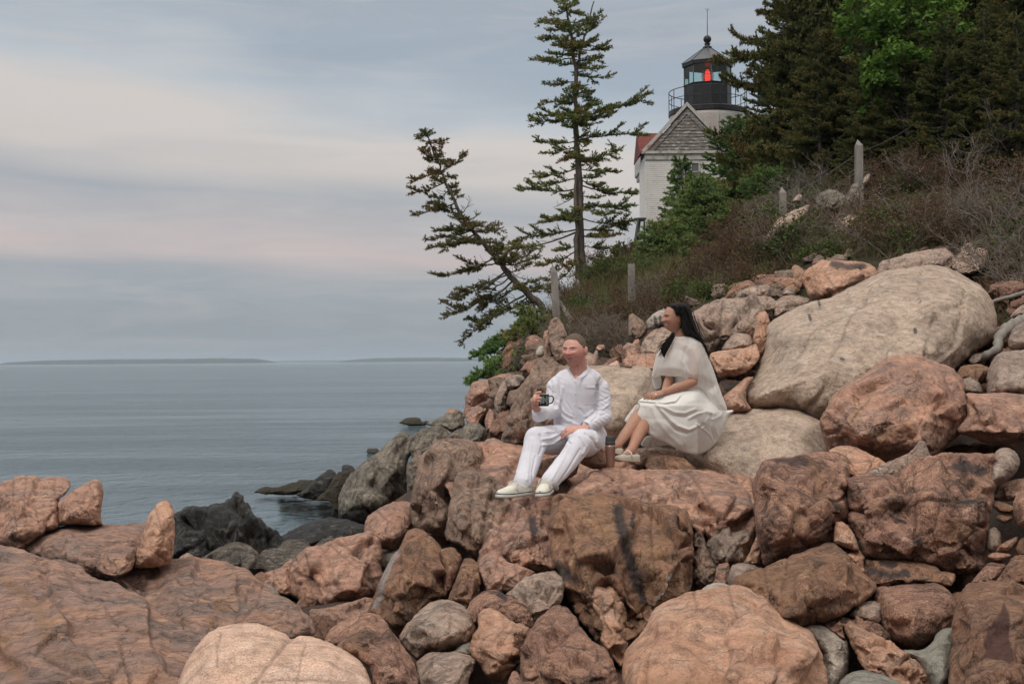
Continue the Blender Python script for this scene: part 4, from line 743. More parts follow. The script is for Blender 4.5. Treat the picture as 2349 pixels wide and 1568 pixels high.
r('dark stone in the shade under the red-pink wrinkled boulder', 'G', [(1740,1340),(1820,1290),(1900,1270),(1980,1300),(2000,1350),(1850,1360)], 9.6, 9.3, .2, 'brown', .4, name='rock')
r('second shaded stone under the reddish slab', 'G', [(1930,1290),(1980,1260),(2100,1280),(2220,1270),(2200,1330),(2050,1345),(1980,1340)], 9.8, 9.5, .2, 'brown', .4, name='rock')
r('orange-pink angular boulder over a dark hollow, right of the woman', 'G', [(335,745),(350,710),(480,690),(560,680),(620,650),(645,740),(585,810),(500,855),(460,850),(400,868),(365,800)], 11.8, 11.2, .4, 'peach', .2, ctrl=[(420,750,.8),(560,730,.7),(500,810,1),(410,830,.8)])
r('upright orange-peach wedge touching the giant boulder', 'G', [(588,680),(620,560),(630,470),(685,455),(708,520),(705,640),(695,720),(650,730),(620,700)], 12.9, 12.5, .3, 'peach', .2)
r('pale rounded block between the wedge and the orange boulder', 'G', [(408,700),(440,640),(480,600),(530,588),(590,605),(600,660),(550,700)], 12.4, 12.1, .35, 'pale', .5, name='rock')
r('broad pale fractured outcrop behind the woman\'s head', 'G', [(215,470),(300,420),(370,390),(480,372),(560,368),(700,362),(740,400),(735,440),(660,480),(630,560),(600,640),(500,640),(430,690),(400,710),(340,720),(290,650),(250,560),(225,500)], 14.4, 13.2, .7, 'pale', .25, name='outcrop', cat='outcrop', blk=1.7, cracks=[([(410,420),(400,520),(410,640)],9,.05),([(480,400),(560,500),(590,600)],8,.04),([(230,500),(330,470),(420,440)],8,.04)], ctrl=[(330,500,.9),(500,430,.5),(520,560,.9),(650,420,.6),(350,620,.9)])
r('pale knob on top of the fractured outcrop', 'G', [(488,385),(520,330),(600,300),(700,290),(712,330),(700,380),(600,385)], 15.4, 15, .5, 'pale', .35, blk=1.5, name='rock')
r('grey-pink rounded rocks right of the fractured outcrop', 'G', [(725,405),(790,360),(870,353),(950,378),(990,388),(900,440),(800,490),(740,500),(722,440)], 14.6, 14, .5, 'pale', .5, cracks=[([(740,430),(860,420),(960,400)],7,.03)])
r('small pale stone above the grey-pink rounded rocks', 'G', [(778,355),(800,310),(840,298),(870,330),(868,362)], 15.4, 15.2, .3, 'pale', .5, name='rock')
r('pink boulder with a charcoal patch on top, above the giant boulder', 'G', [(906,245),(960,180),(1030,140),(1090,143),(1200,146),(1280,150),(1350,180),(1370,225),(1300,290),(1230,330),(1120,375),(1000,395),(955,355),(928,300)], 15.2, 14.4, .7, 'peach', .3, ctrl=[(970,240,.8),(1150,215,.7),(1290,220,.75),(1050,310,1),(1180,290,1)], stains=[([(1100,165),(1180,180),(1280,180)],26)])
r('long pale ridged rock behind the giant boulder', 'G', [(1362,225),(1400,150),(1500,118),(1600,90),(1780,63),(1830,100),(1850,160),(1800,200),(1690,200),(1600,205),(1450,240)], 16.2, 15.4, .7, 'pale', .35, strat=((1, 0, .7), 8, .03, .8))
r('pale broken rocks at the right above the giant boulder', 'G', [(1780,190),(1800,130),(1865,115),(1885,70),(1940,28),(1975,60),(2040,70),(2060,120),(2020,190),(1920,230),(1850,220)], 16.5, 15.8, .6, 'pale', .25, blk=1.8, name='rock')
r('low pinkish-grey rock behind the woman\'s cape', 'G', [(410,990),(500,915),(560,862),(610,862),(560,930),(560,1000),(600,1070),(480,1085),(420,1060)], 10.9, 10.5, .35, 'pink', .5)
r('warm tan rock just left of the woman\'s chin', 'J', [(1170,440),(1200,370),(1260,310),(1340,275),(1420,330),(1420,470),(1340,490),(1200,490)], 13, 12.4, .4, 'pale', .35)
r('white-lichened stone left of the woman\'s face', 'J', [(1222,245),(1255,200),(1300,170),(1345,150),(1380,200),(1370,270),(1290,300),(1235,290)], 13.6, 13.3, .35, 'white', .4, rusts=[], stains=[([(1280,210),(1290,260)],14),([(1320,215),(1330,280)],18)])
r('pink and dark grey stone between the man and the woman', 'J', [(1057,520),(1080,490),(1130,472),(1200,463),(1310,462),(1310,560),(1260,585),(1130,590),(1062,580)], 12, 11.6, .35, 'pink', .4, stains=[])
r('reddish lumpy stone behind the pink and grey stone', 'J', [(1050,430),(1090,385),(1125,398),(1140,370),(1170,362),(1190,470),(1150,500),(1070,500)], 12.6, 12.3, .3, 'pink', .4, blk=1.5, name='rock')
r('pale grey stump-like rock at the foot of the bushes', 'J', [(1095,330),(1100,200),(1125,185),(1160,210),(1200,240),(1235,290),(1200,350),(1150,370)], 14.2, 13.8, .3, 'strata', .4, name='rock')
r('large smooth tan boulder between the man and the woman', 'J', [(560,760),(600,640),(700,570),(850,556),(950,550),(1050,568),(1110,575),(1130,553),(1220,558),(1258,590),(1280,700),(1290,800),(1250,870),(1110,975),(1080,1020),(1000,1060),(900,1040),(800,1000),(600,960)], 11, 10.1, .5, 'tan', .75, rough=.6, cracks=[([(1255,600),(1250,680),(1230,740)],4,.01),([(900,1000),(1000,1010),(1090,960)],6,.01)])
r('rounded pinkish stone behind the man\'s ear', 'J', [(780,560),(790,480),(810,455),(850,465),(878,500),(880,570)], 11.8, 11.6, .25, 'pale', .5, name='rock')
r('narrow grey stone behind the man\'s collar', 'J', [(860,570),(850,470),(870,440),(885,450),(890,580)], 12.2, 12.1, .15, 'grey', .4, name='rock')
r('small rusty stone under the bush roots', 'J', [(865,430),(890,400),(930,405),(935,440),(900,450)], 12.6, 12.5, .15, 'peach', .3, name='rock')
r('small pale pointed rock behind the tan boulder', 'J', [(920,570),(970,535),(1020,510),(1040,565),(1000,590)], 11.6, 11.4, .15, 'light', .3, name='rock')
r('tall upright tan rock column behind the man\'s head', 'J', [(538,290),(555,235),(600,213),(635,260),(665,330),(690,420),(690,540),(650,600),(600,540),(560,450),(543,370)], 12.8, 12.3, .35, 'strata', .45, name='rock_column', cat='rock column')
r('reddish upright rock left of the tan column', 'J', [(503,360),(510,312),(545,298),(560,330),(570,440),(575,500),(512,500)], 13, 12.8, .25, 'pink', .35, name='rock')
r('round pale green-grey stone left of the columns', 'J', [(449,455),(468,415),(505,405),(525,460),(500,492),(458,485)], 13.4, 13.3, .2, 'white', .8, name='rock')
r('steep streaked rock wall left of the man', 'J', [(215,1090),(235,990),(260,900),(300,800),(330,720),(400,650),(425,570),(465,505),(530,478),(580,500),(650,560),(700,640),(650,760),(600,860),(520,960),(490,1010),(440,1060),(380,1100)], 12.3, 10.8, .6, 'strata', .3, name='rock_wall', cat='rock wall', strat=((.9, 0, .45), 8, .035, .28), cracks=[([(420,640),(370,760),(330,900)],8,.04),([(480,560),(440,700),(420,850)],7,.04)])
r('upright striped rock face just behind the man', 'J', [(425,980),(440,820),(445,660),(500,610),(600,558),(720,560),(760,700),(740,860),(640,980),(520,1000)], 11, 10.4, .35, 'strata', .35, name='rock_wall', cat='rock wall', strat=((1, 0, .15), 7, .04, .28))
r('squared pink block on the corner of the sea cliff', 'K', [(5,1150),(20,1050),(25,930),(60,885),(90,820),(130,790),(250,770),(330,800),(320,900),(270,980),(200,1010),(120,1090),(60,1150)], 17.5, 16.8, .7, 'pink', .2, name='rock', ctrl=[(90,950,1),(220,880,.9),(150,860,.6)])
r('pale pink boulders stepping down the cliff corner', 'K', [(30,1140),(100,1050),(180,1000),(240,1010),(245,1090),(200,1150),(160,1230),(100,1270),(40,1200)], 16.4, 15.8, .5, 'pink', .4, blk=1.6, name='rock')
r('upright beige block with a flat slanting top on the cliff', 'K', [(315,1000),(350,890),(400,790),(440,780),(470,880),(460,1000),(440,1080),(420,1180),(350,1200),(330,1100)], 15.4, 14.8, .5, 'pale', .15, name='rock', ctrl=[(390,900,.9),(380,1020,1),(440,900,.6)])
r('dark grey overhanging block under the bent tree', 'K', [(420,770),(460,735),(560,715),(620,740),(615,810),(560,860),(500,880),(450,850)], 15.2, 14.8, .5, 'grey', .25, name='rock', stains=[([(560,760),(590,790)],30)])
r('reddish block leaning at the foot of the cliff', 'K', [(220,1200),(240,1110),(280,1060),(330,1130),(340,1240),(310,1290),(240,1290)], 15, 14.6, .4, 'pink', .3, name='rock')
r('narrow brown block in the cliff cleft', 'K', [(330,1180),(350,1120),(400,1090),(430,1160),(410,1230),(350,1250)], 14.6, 14.3, .3, 'brown', .3, name='rock')
r('dark lower rocks at the cliff foot by the ledge', 'K', [(0,1250),(60,1210),(150,1200),(230,1260),(250,1340),(200,1400),(100,1420),(0,1400)], 14.5, 13.8, .5, 'shore', .3, blk=1.6, name='rock')
r('pale tan lump at the end of the layered shelf', 'K', [(190,1430),(240,1370),(320,1350),(380,1380),(400,1450),(300,1480)], 11.6, 11.2, .3, 'pale', .4, name='rock')
r('brown cliff head beneath the bent tree', 'K', [(390,620),(395,500),(450,420),(480,300),(540,225),(620,220),(720,240),(760,300),(760,450),(700,560),(600,640),(500,690),(420,690)], 20, 18.6, .8, 'brown', .4, name='outcrop', cat='outcrop')
r('rough brown rocks between the cliff block and the streaked wall', 'K', [(440,1010),(470,880),(560,860),(640,760),(700,680),(780,660),(760,760),(700,820),(620,880),(560,950),(500,1050)], 14.4, 13.6, .5, 'strata', .3, blk=1.5, name='rock')
r('pinkish rock bank below the bent tree roots', 'K', [(80,850),(120,790),(260,760),(420,700),(600,680),(700,640),(640,740),(480,770),(380,800),(300,860),(200,840)], 18.5, 17.5, .7, 'pink', .4, blk=1.4, name='outcrop', cat='outcrop')
# hillside stones
r('long pale tilted slab by the short pointed post', 'H', [(820,1320),(850,1260),(900,1195),(980,1150),(1065,1118),(1055,1170),(960,1245),(880,1300)], 20.70, 19.70, 0.92, 'pale', .4, name='rock')
r('pale stone beside the short pointed post', 'H', [(968,1105),(1005,1058),(1030,1070),(1015,1110)], 23.20, 23.00, 0.46, 'pale', .5, name='rock')
r('dark ridged outcrop left of the tall post', 'H', [(1100,1110),(1120,1060),(1180,1035),(1220,1045),(1270,1075),(1300,1010),(1330,1000),(1345,1060),(1330,1150),(1260,1180),(1170,1165)], 24.20, 23.20, 1.15, 'shore', .3, name='outcrop', cat='outcrop')
r('pale rocks at the foot of the tall post', 'H', [(1195,1300),(1205,1235),(1250,1195),(1295,1170),(1355,1195),(1350,1250),(1290,1290),(1230,1310)], 21.70, 20.70, 0.92, 'pale', .3, blk=1.7, name='rock')
r('flat pale stone in the gully below the tall post', 'H', [(1190,1330),(1240,1300),(1320,1305),(1320,1335),(1240,1350)], 19.70, 19.40, 0.57, 'pale', .4, name='rock')
r('lower pale stone in the gully', 'H', [(1230,1430),(1270,1360),(1325,1335),(1320,1400),(1290,1430)], 18.60, 18.20, 0.57, 'pale', .4, name='rock')
r('pale stone beneath the big spruces right of the tall post', 'H', [(1600,980),(1640,925),(1700,905),(1690,940),(1640,985)], 28.20, 27.80, 0.69, 'pale', .5, name='rock')
r('pale sliver of rock behind the tall post', 'H', [(1340,1010),(1370,960),(1400,950),(1395,985),(1360,1030)], 26.70, 26.50, 0.57, 'pale', .5, name='rock')
r('low shaded rock right of the ledge shelf beneath the skirt', 'D', [(1480,1075),(1490,1045),(1530,1035),(1570,1050),(1600,1080),(1550,1095)], 9.6, 9.3, .2, 'brown', .4, name='rock')
r('flat layered rock behind the woman\'s shoes', 'D', [(1440,1062),(1455,1030),(1500,1022),(1560,1035),(1575,1060),(1500,1072)], 9.9, 9.6, .2, 'strata', .4, name='rock', strat=((0, .1, 1), 5, .05, .28))
r('rounded brown stone behind the flask', 'D', [(1325,1060),(1340,1038),(1370,1028),(1400,1040),(1402,1068),(1370,1078)], 9.1, 8.95, .16, 'brown', .7, name='rock')
r('dark brown block between the man\'s calves', 'D', [(1225,1090),(1240,1055),(1290,1045),(1330,1055),(1320,1090),(1270,1110)], 9.2, 8.9, .2, 'brown', .4, name='rock')
# small stones wedged on the ground between the boulders
def small_stone(seed, mat):
    rng = np.random.RandomState(seed); bm = bmesh.new(); bmesh.ops.create_icosphere(bm, subdivisions=3, radius=1)
    V = np.array([v.co[:] for v in bm.verts]); F = np.array([[v.index for v in f.verts] for f in bm.faces]); bm.free()
    for _ in range(9):
        n = rng.randn(3); n /= np.linalg.norm(n); dd = .55+.3*rng.rand(); t = V@n-dd; V = V-np.maximum(t, 0)[:, None]*n*.95
    V = V*(np.array([1, .8, .6])+rng.rand(3)*.3)*(1+fbm(V*1.6+seed, 4, .55, seed)[:, None]*.12)
    o = mesh_obj('small_stone', V, F, MR[mat]); return o
SMALL = [small_stone(60+i, mt) for i, mt in enumerate(['pink', 'peach', 'dark', 'brown', 'grey', 'pale', 'white'])]
rng = random.Random(4); protos_used = set(); cnt = 0
for _ in range(2200):
    if cnt >= 210: break
    px = rng.uniform(-20, 2380); Y = rng.uniform(5.2, 15)
    d_ = dirs([(px, 800)])[0]; x = d_[0]*Y; z = ground_z(x, Y); p = proj([(x, Y, z)])[0]
    if not (-10 < p[0] < 2360 and 850 < p[1] < 1600): continue
    if Y > 11.5 and z > 2.6: continue
    if z < .25 or hidden_front(x, Y, z): continue
    k = rng.randrange(7); s_ = rng.uniform(.05, .17)
    o = SMALL[k] if k not in protos_used else SMALL[k].copy()
    if k in protos_used: COL.objects.link(o)
    protos_used.add(k); cnt += 1
    o.location = (x, Y, z+s_*.35); o.scale = (s_*rng.uniform(.8, 1.3), s_, s_*rng.uniform(.7, 1.1)); o.rotation_euler = (rng.uniform(-.5, .5), rng.uniform(-.5, .5), rng.uniform(0, 6.3))
    tag(o, 'small loose stone wedged in the gaps between the big boulders', 'stone', 'small stones wedged between the boulders')
# angular broken rocks packed on the slope
def broken(seed, mat):
    rng = np.random.RandomState(seed); bm = bmesh.new(); bmesh.ops.create_icosphere(bm, subdivisions=5, radius=1)
    V = np.array([v.co[:] for v in bm.verts]); F = np.array([[v.index for v in f.verts] for f in bm.faces]); bm.free()
    V = np.sign(V)*np.abs(V)**.8
    for _ in range(13):
        n = rng.randn(3); n /= np.linalg.norm(n); dd = .5+.35*rng.rand(); t = V@n-dd; V = V-np.maximum(t, 0)[:, None]*n
    V = V*(np.array([1, .85, .7])+rng.rand(3)*.3); nr = vnormals(V, F); f1, f2, off, cid = voro(V*1.5+seed, seed)
    V = V+nr*(off*.16+fbm(V*2.2+seed, 5, .6, seed)*.07-.05*np.exp(-((f2-f1)/.04)**2))[:, None]
    return mesh_obj('broken_rock', V, F, MR[mat])
BRO = [broken(160+i, mt) for i, mt in enumerate(['pale', 'pink', 'strata', 'peach', 'pale', 'pink'])]; usedb = set(); rngb = random.Random(9)
def pack(poly, n, smin, smax, Yr, lab, grp, kinds=range(6), up=.25):
    pa = np.array(poly, float); mn, mx_ = pa.min(0), pa.max(0); k = 0; t = 0
    while k < n and t < 4000:
        t += 1; q = np.array([rngb.uniform(mn[0], mx_[0]), rngb.uniform(mn[1], mx_[1])])
        if not inpoly(q[None], pa)[0]: continue
        h = ground_hit(q[0], q[1], y0=Yr[0], y1=Yr[1])
        if h is None or hidden_front(h.x, h.y, h.z+.05): continue
        v = rngb.choice(list(kinds)); o = BRO[v]
        if v in usedb: o = o.copy(); COL.objects.link(o)
        usedb.add(v); k += 1; s_ = rngb.uniform(smin, smax)*.62*(h.y/14)**.6
        o.location = h+Vector((0, 0, s_*up)); o.scale = (s_*rngb.uniform(.8, 1.4), s_, s_*rngb.uniform(.7, 1.1)); o.rotation_euler = (rngb.uniform(-.6, .6), rngb.uniform(-.6, .6), rngb.uniform(0, 6.3)); tag(o, lab, 'rock', grp)
pack([(1290,850),(1430,830),(1490,760),(1600,700),(1740,655),(1840,640),(1850,690),(1760,790),(1720,910),(1600,970),(1500,970),(1420,930),(1300,930)], 120, .12, .34, (10.6, 19), 'broken pinkish rock packed on the slope behind the couple', 'broken rocks behind the couple')
pack([(1060,1010),(1090,900),(1150,840),(1240,790),(1290,840),(1260,960),(1180,1010)], 66, .14, .36, (12, 22), 'broken rock packed between the larger cliff rocks left of the man', 'broken rocks of the sea cliff', (0, 1, 2, 2, 5))
pack([(900,1080),(960,1000),(1080,960),(1080,1060),(1000,1100)], 28, .16, .36, (13, 26), 'grey broken rock on the shore left of the ledge', 'broken shore rocks', (2, 4))
pack([(2180,820),(2280,700),(2380,640),(2390,960),(2200,960)], 30, .12, .3, (9.8, 15), 'broken rock in the hollow at the right edge', 'broken rocks at the right edge', (0, 1, 5))
pack([(1850,620),(1880,540),(1960,470),(2010,500),(1990,600),(1900,640)], 18, .12, .3, (14, 30), 'pale broken rock in the gully below the tallest post', 'broken rocks in the gully', (0, 4))
pack([(2010,620),(2100,580),(2250,560),(2349,600),(2349,690),(2260,660)], 18, .12, .28, (13, 22), 'broken rock behind the top of the giant boulder', 'broken rocks above the giant boulder', (0, 4, 5))
# more of the same bank to the right of the picture
kx = 0
for _ in range(900):
    if kx >= 90: break
    Y = rngb.uniform(4.5, 17); x = rngb.uniform(.43, .95)*max(Y, 7); z = ground_z(x, Y)
    v = rngb.choice(range(6)); o = BRO[v].copy(); COL.objects.link(o); o.name = 'boulder'; s_ = rngb.uniform(.28, .8); kx += 1
    o.location = (x+s_*.6, Y, z+s_*.15); o.scale = (s_*rngb.uniform(.9, 1.4), s_, s_*rngb.uniform(.7, 1)); o.rotation_euler = (rngb.uniform(-.5, .5), rngb.uniform(-.5, .5), rngb.uniform(0, 6.3)); tag(o, 'loose boulder on the bank beyond the right edge of the view', 'boulder', 'boulders beyond the right edge')
# ---------------------------------------------------------------- solids for made things
class MB:
    def __init__(s): s.v = []; s.f = []
    def add(s, V, F):
        n = len(s.v); s.v += [tuple(p) for p in V]; s.f += [tuple(i+n for i in f) for f in F]; return s
    def box(s, a, b, M=None):
        x0, y0, z0 = a; x1, y1, z1 = b
        V = [Vector(p) for p in ((x0,y0,z0),(x1,y0,z0),(x1,y1,z0),(x0,y1,z0),(x0,y0,z1),(x1,y0,z1),(x1,y1,z1),(x0,y1,z1))]
        if M is not None: V = [M @ p for p in V]
        return s.add(V, [(0,3,2,1),(4,5,6,7),(0,1,5,4),(1,2,6,5),(2,3,7,6),(3,0,4,7)])
    def beam(s, a, b, w, h, up=(0, 0, 1)):
        a, b = Vector(a), Vector(b); d = (b-a).normalized(); u = Vector(up); sd_ = d.cross(u)
        if sd_.length < 1e-4: sd_ = d.cross(Vector((1, 0, 0)))
        sd_.normalize(); u = sd_.cross(d).normalized(); V = []
        for p in (a, b):
            for i, j in ((-1, -1), (1, -1), (1, 1), (-1, 1)): V.append(p+sd_*i*w/2+u*j*h/2)
        return s.add(V, [(0,1,2,3),(7,6,5,4),(0,4,5,1),(1,5,6,2),(2,6,7,3),(3,7,4,0)])
    def tube(s, pts, rad, n=6, closed=False, cap=True):
        pts = [Vector(p) for p in pts]; m = len(pts)
        if not hasattr(rad, '__len__'): rad = [rad]*m
        V = []; pu = None
        for i, p in enumerate(pts):
            d = (pts[(i+1) % m]-pts[i-1]) if closed else (pts[min(i+1, m-1)]-pts[max(i-1, 0)])
            d.normalize(); u = pu if pu is not None else (Vector((0, 0, 1)) if abs(d.z) < .9 else Vector((1, 0, 0)))
            x = d.cross(u)
            if x.length < 1e-5: x = d.cross(Vector((0, 1, 0)))
            x.normalize(); u = x.cross(d).normalized(); pu = u
            for k in range(n):
                a = 2*math.pi*k/n; V.append(p+(x*math.cos(a)+u*math.sin(a))*rad[i])
        F = []
        for i in range(m if closed else m-1):
            j = (i+1) % m
            for k in range(n): l = (k+1) % n; F.append((i*n+k, i*n+l, j*n+l, j*n+k))
        if cap and not closed: F.append(tuple(range(n-1, -1, -1))); F.append(tuple((m-1)*n+k for k in range(n)))
        return s.add(V, F)
    def lathe(s, prof, n=32, c=(0, 0, 0), a0=0.0, cap=True):
        c = Vector(c); V = [c+Vector((math.sin(a0+2*math.pi*k/n)*r_, -math.cos(a0+2*math.pi*k/n)*r_, z)) for r_, z in prof for k in range(n)]
        F = [(i*n+k, i*n+(k+1) % n, (i+1)*n+(k+1) % n, (i+1)*n+k) for i in range(len(prof)-1) for k in range(n)]
        if cap: F += [tuple(range(n-1, -1, -1)), tuple((len(prof)-1)*n+k for k in range(n))]
        return s.add(V, F)
    def prism(s, poly, y0, y1):
        """polygon in xz extruded along y"""
        n = len(poly); V = [(x, y0, z) for x, z in poly]+[(x, y1, z) for x, z in poly]
        return s.add(V, [tuple(range(n)), tuple(range(2*n-1, n-1, -1))]+[(i, n+i, n+(i+1) % n, (i+1) % n) for i in range(n)])
    def build(s, name, mat, parent=None, smooth=False, origin=None, bev=0):
        if origin is None: origin = parent_origin(parent) if parent is not None else Vector(np.mean(np.array(s.v), 0))
        o = mesh_obj(name, np.array(s.v), s.f, mat, parent=parent, smooth=smooth, origin=origin)
        bm = bmesh.new(); bm.from_mesh(o.data); bmesh.ops.recalc_face_normals(bm, faces=bm.faces); bm.to_mesh(o.data); bm.free()
        if bev:
            md = o.modifiers.new('bevel', 'BEVEL'); md.width = bev; md.segments = 2; md.limit_method = 'ANGLE'
        return o
def simple(name, col, rough=.6, nscale=0, namt=.2, metal=0, bmp=0, spec=.3, col2=None, lo=.4, hi=.6, stretch=(1, 1, 1)):
    m, nt, b, out = newmat(name); b.inputs['Roughness'].default_value = rough; b.inputs['Metallic'].default_value = metal; b.inputs['Specular IOR Level'].default_value = spec
    c = (*col, 1)
    if nscale:
        tc = N(nt, 'ShaderNodeTexCoord'); v = mapv(nt, tc.outputs['Object'], stretch); n = noise_(nt, v, nscale, 6, .65, .3)
        if col2: cc = mix(nt, ramp(nt, n, [(lo, (0, 0, 0)), (hi, (1, 1, 1))]), c, (*col2, 1))
        else: cc = mix(nt, 1.0, c, ramp(nt, n, [(.3, (1-namt,)*3), (.7, (1+namt,)*3)]), 'MULTIPLY')
        L(nt, cc, b.inputs['Base Color'])
        if bmp: L(nt, bump(nt, n, 1, bmp), b.inputs['Normal'])
    else: b.inputs['Base Color'].default_value = c
    return m
# materials
def brick_mat(name):
    m, nt, b, out = newmat(name); tc = N(nt, 'ShaderNodeTexCoord'); g = N(nt, 'ShaderNodeNewGeometry')
    sp = N(nt, 'ShaderNodeSeparateXYZ'); L(nt, g.outputs['Position'], sp.inputs[0])
    cx = N(nt, 'ShaderNodeCombineXYZ'); L(nt, mth(nt, 'ADD', sp.outputs[0], mth(nt, 'MULTIPLY', sp.outputs[1], .7)), cx.inputs[0]); L(nt, sp.outputs[2], cx.inputs[1])
    br = N(nt, 'ShaderNodeTexBrick'); L(nt, cx.outputs[0], br.inputs['Vector'])
    br.inputs['Scale'].default_value = 1; br.inputs['Brick Width'].default_value = .23; br.inputs['Row Height'].default_value = .095; br.inputs['Mortar Size'].default_value = .008; br.inputs['Mortar Smooth'].default_value = .3
    br.inputs['Color1'].default_value = (.84, .81, .76, 1); br.inputs['Color2'].default_value = (.80, .77, .72, 1); br.inputs['Mortar'].default_value = (.70, .66, .61, 1)
    n = noise_(nt, mapv(nt, tc.outputs['Object'], (1.2, 1.2, 7)), 1.4, 6, .7); n2 = noise_(nt, mapv(nt, tc.outputs['Object'], (1, 1, .6)), .9, 4, .6)
    col = mix(nt, ramp(nt, mth(nt, 'MULTIPLY', n, mth(nt, 'ADD', .55, mth(nt, 'MULTIPLY', br.outputs['Fac'], .5))), [(.575, (0, 0, 0)), (.62, (1, 1, 1))]), br.outputs['Color'], (.22, .19, .17, 1))
    col = mix(nt, mth(nt, 'MULTIPLY', ramp(nt, n2, [(.45, (0, 0, 0)), (.75, (1, 1, 1))]), .3), col, (.45, .41, .36, 1))
    L(nt, col, b.inputs['Base Color']); b.inputs['Roughness'].default_value = .8
    L(nt, bump(nt, mth(nt, 'SUBTRACT', mth(nt, 'MULTIPLY', n, .3), br.outputs['Fac']), .8, .02), b.inputs['Normal']); return m
BRK = brick_mat('white_painted_brick')
PEEL = simple('peeling_white_board', (.205, .18, .16), .85, 5.5, col2=(.52, .49, .455), lo=.52, hi=.60, bmp=.01, stretch=(.8, 1, 3.5))
TRIM = simple('weathered_white_trim', (.54, .51, .47), .75, 3, col2=(.28, .25, .225), lo=.52, hi=.66, bmp=.01)
BLACKI = simple('black_painted_iron', (.018, .018, .020), .45, 4, .5, spec=.4)
ROOFM = simple('grey_metal_roof', (.075, .08, .09), .45, 5, .3, spec=.5)
REDR = simple('red_shingle', (.17, .048, .038), .85, 7, .4, bmp=.02, stretch=(1, 1, 3))
GREYW = simple('weathered_grey_wood', (.24, .215, .19), .85, 9, .35, bmp=.02, stretch=(1, 1, .25))
DARKW = simple('dark_grey_painted_wood', (.07, .072, .075), .7, 6, .3)
WGL = simple('window_pane', (.16, .165, .17), .15, spec=.6); WGL2 = simple('pale_window_blind', (.50, .50, .50), .4)
gm, nt, b, out = newmat('lantern_glass'); 
for n_ in list(nt.nodes):
    if n_ != out: nt.nodes.remove(n_)
tr_ = N(nt, 'ShaderNodeBsdfTransparent'); tr_.inputs[0].default_value = (.80, .92, .90, 1); gl_ = N(nt, 'ShaderNodeBsdfGlossy'); gl_.inputs['Roughness'].default_value = .02; gl_.inputs[0].default_value = (.8, .9, .88, 1)
fr = N(nt, 'ShaderNodeFresnel'); fr.inputs[0].default_value = 1.45; ms = N(nt, 'ShaderNodeMixShader'); L(nt, fr.outputs[0], ms.inputs[0]); L(nt, tr_.outputs[0], ms.inputs[1]); L(nt, gl_.outputs[0], ms.inputs[2]); L(nt, ms.outputs[0], out.inputs[0])
LGL = gm
CROPS['Q'] = (1456.4, 0, .1918)
YL = 64.0; MPP = YL/FPX
LC = at(868, 500, YL, 'Q'); lx = LC.x
def zq(y): return at(868, y, YL, 'Q').z
z_dk0, z_dk1, z_dr1, z_gl1, z_ev = zq(1405), zq(1330), zq(1025), zq(805), zq(768)
LH = empty('lighthouse_tower', (lx, YL, 7.0)); tag(LH, 'round white brick lighthouse tower with black lantern room and red light', 'lighthouse')
c0 = (lx, YL, 0)
MB().lathe([(2.05, 7.0), (1.86, z_dk0-.12), (1.92, z_dk0)], 48, c0).build('tower_wall', BRK, LH, True)
MB().lathe([(1.90, z_dk0), (1.96, z_dk0+.05), (1.96, z_dk1-.04), (1.92, z_dk1)], 48, c0).build('gallery_deck', BLACKI, LH, False)
MB().lathe([(1.24, z_dk1), (1.19, z_dk1+.06), (1.19, z_dr1-.05), (1.23, z_dr1-.045), (1.23, z_dr1)], 8, c0).build('lantern_base', BLACKI, LH)
cc = MB().lathe([(.42, z_dk1), (.42, z_dr1-.03)], 12, c0)
fm = MB(); gl = MB()
vs = [(lx+math.sin(2*math.pi*k/8)*1.165, YL-math.cos(2*math.pi*k/8)*1.165) for k in range(8)]
for k in range(8):
    x, y = vs[k]; fm.tube([(x, y, z_dr1), (x, y, z_gl1)], .032, 6)
    x2, y2 = vs[(k+1) % 8]; g = MB().add([(x, y, z_dr1), (x2, y2, z_dr1), (x2, y2, z_gl1), (x, y, z_gl1)], [(0, 1, 2, 3)])
    g.build('lantern_pane', LGL, LH)
fm.build('lantern_frame', simple('lantern_bar', (.12, .115, .10), .6), LH)
prof = [(1.16, z_gl1-.02), (1.30, z_gl1-.02), (1.30, z_ev), (.25, zq(590)), (.25, zq(575)), (.20, zq(560))]
MB().lathe([(1.20, z_gl1-.02), (1.265, z_gl1-.02), (1.275, z_ev-.02), (1.275, z_ev)], 8, c0).build('lantern_cornice', BLACKI, LH)
MB().lathe([(1.30, z_ev+.002), (.21, zq(582))], 8, c0).build('lantern_roof', ROOFM, LH)
rb_ = MB()
for k in range(8):
    a = 2*math.pi*k/8; rb_.beam((lx+math.sin(a)*1.30, YL-math.cos(a)*1.30, z_ev+.01), (lx+math.sin(a)*.2, YL-math.cos(a)*.2, zq(578)), .035, .035)
rb_.build('roof_seam', ROOFM, LH)
bz = zq(472); fi = MB().lathe([(.23, zq(585)), (.23, zq(565)), (.13, zq(550)), (.12, zq(535)), (.17, zq(528)), (.10, zq(518))], 20, c0)
fi.lathe([(.005, bz-.20)]+[(.2*math.cos(t), bz+.2*math.sin(t)) for t in np.linspace(-1.45, 1.45, 14)]+[(.005, bz+.20)], 20, c0)
fi.build('roof_ball', BLACKI, LH, True)
sp_ = MB().tube([(lx, YL, bz+.18), (lx+.01, YL, zq(140))], [.022, .013], 6)
for sx in (-1, 1, .2): sp_.tube([(lx+.01, YL, zq(142)), (lx+.01+sx*.085, YL, zq(103))], .007, 4)
sp_.build('lightning_rod', BLACKI, LH)
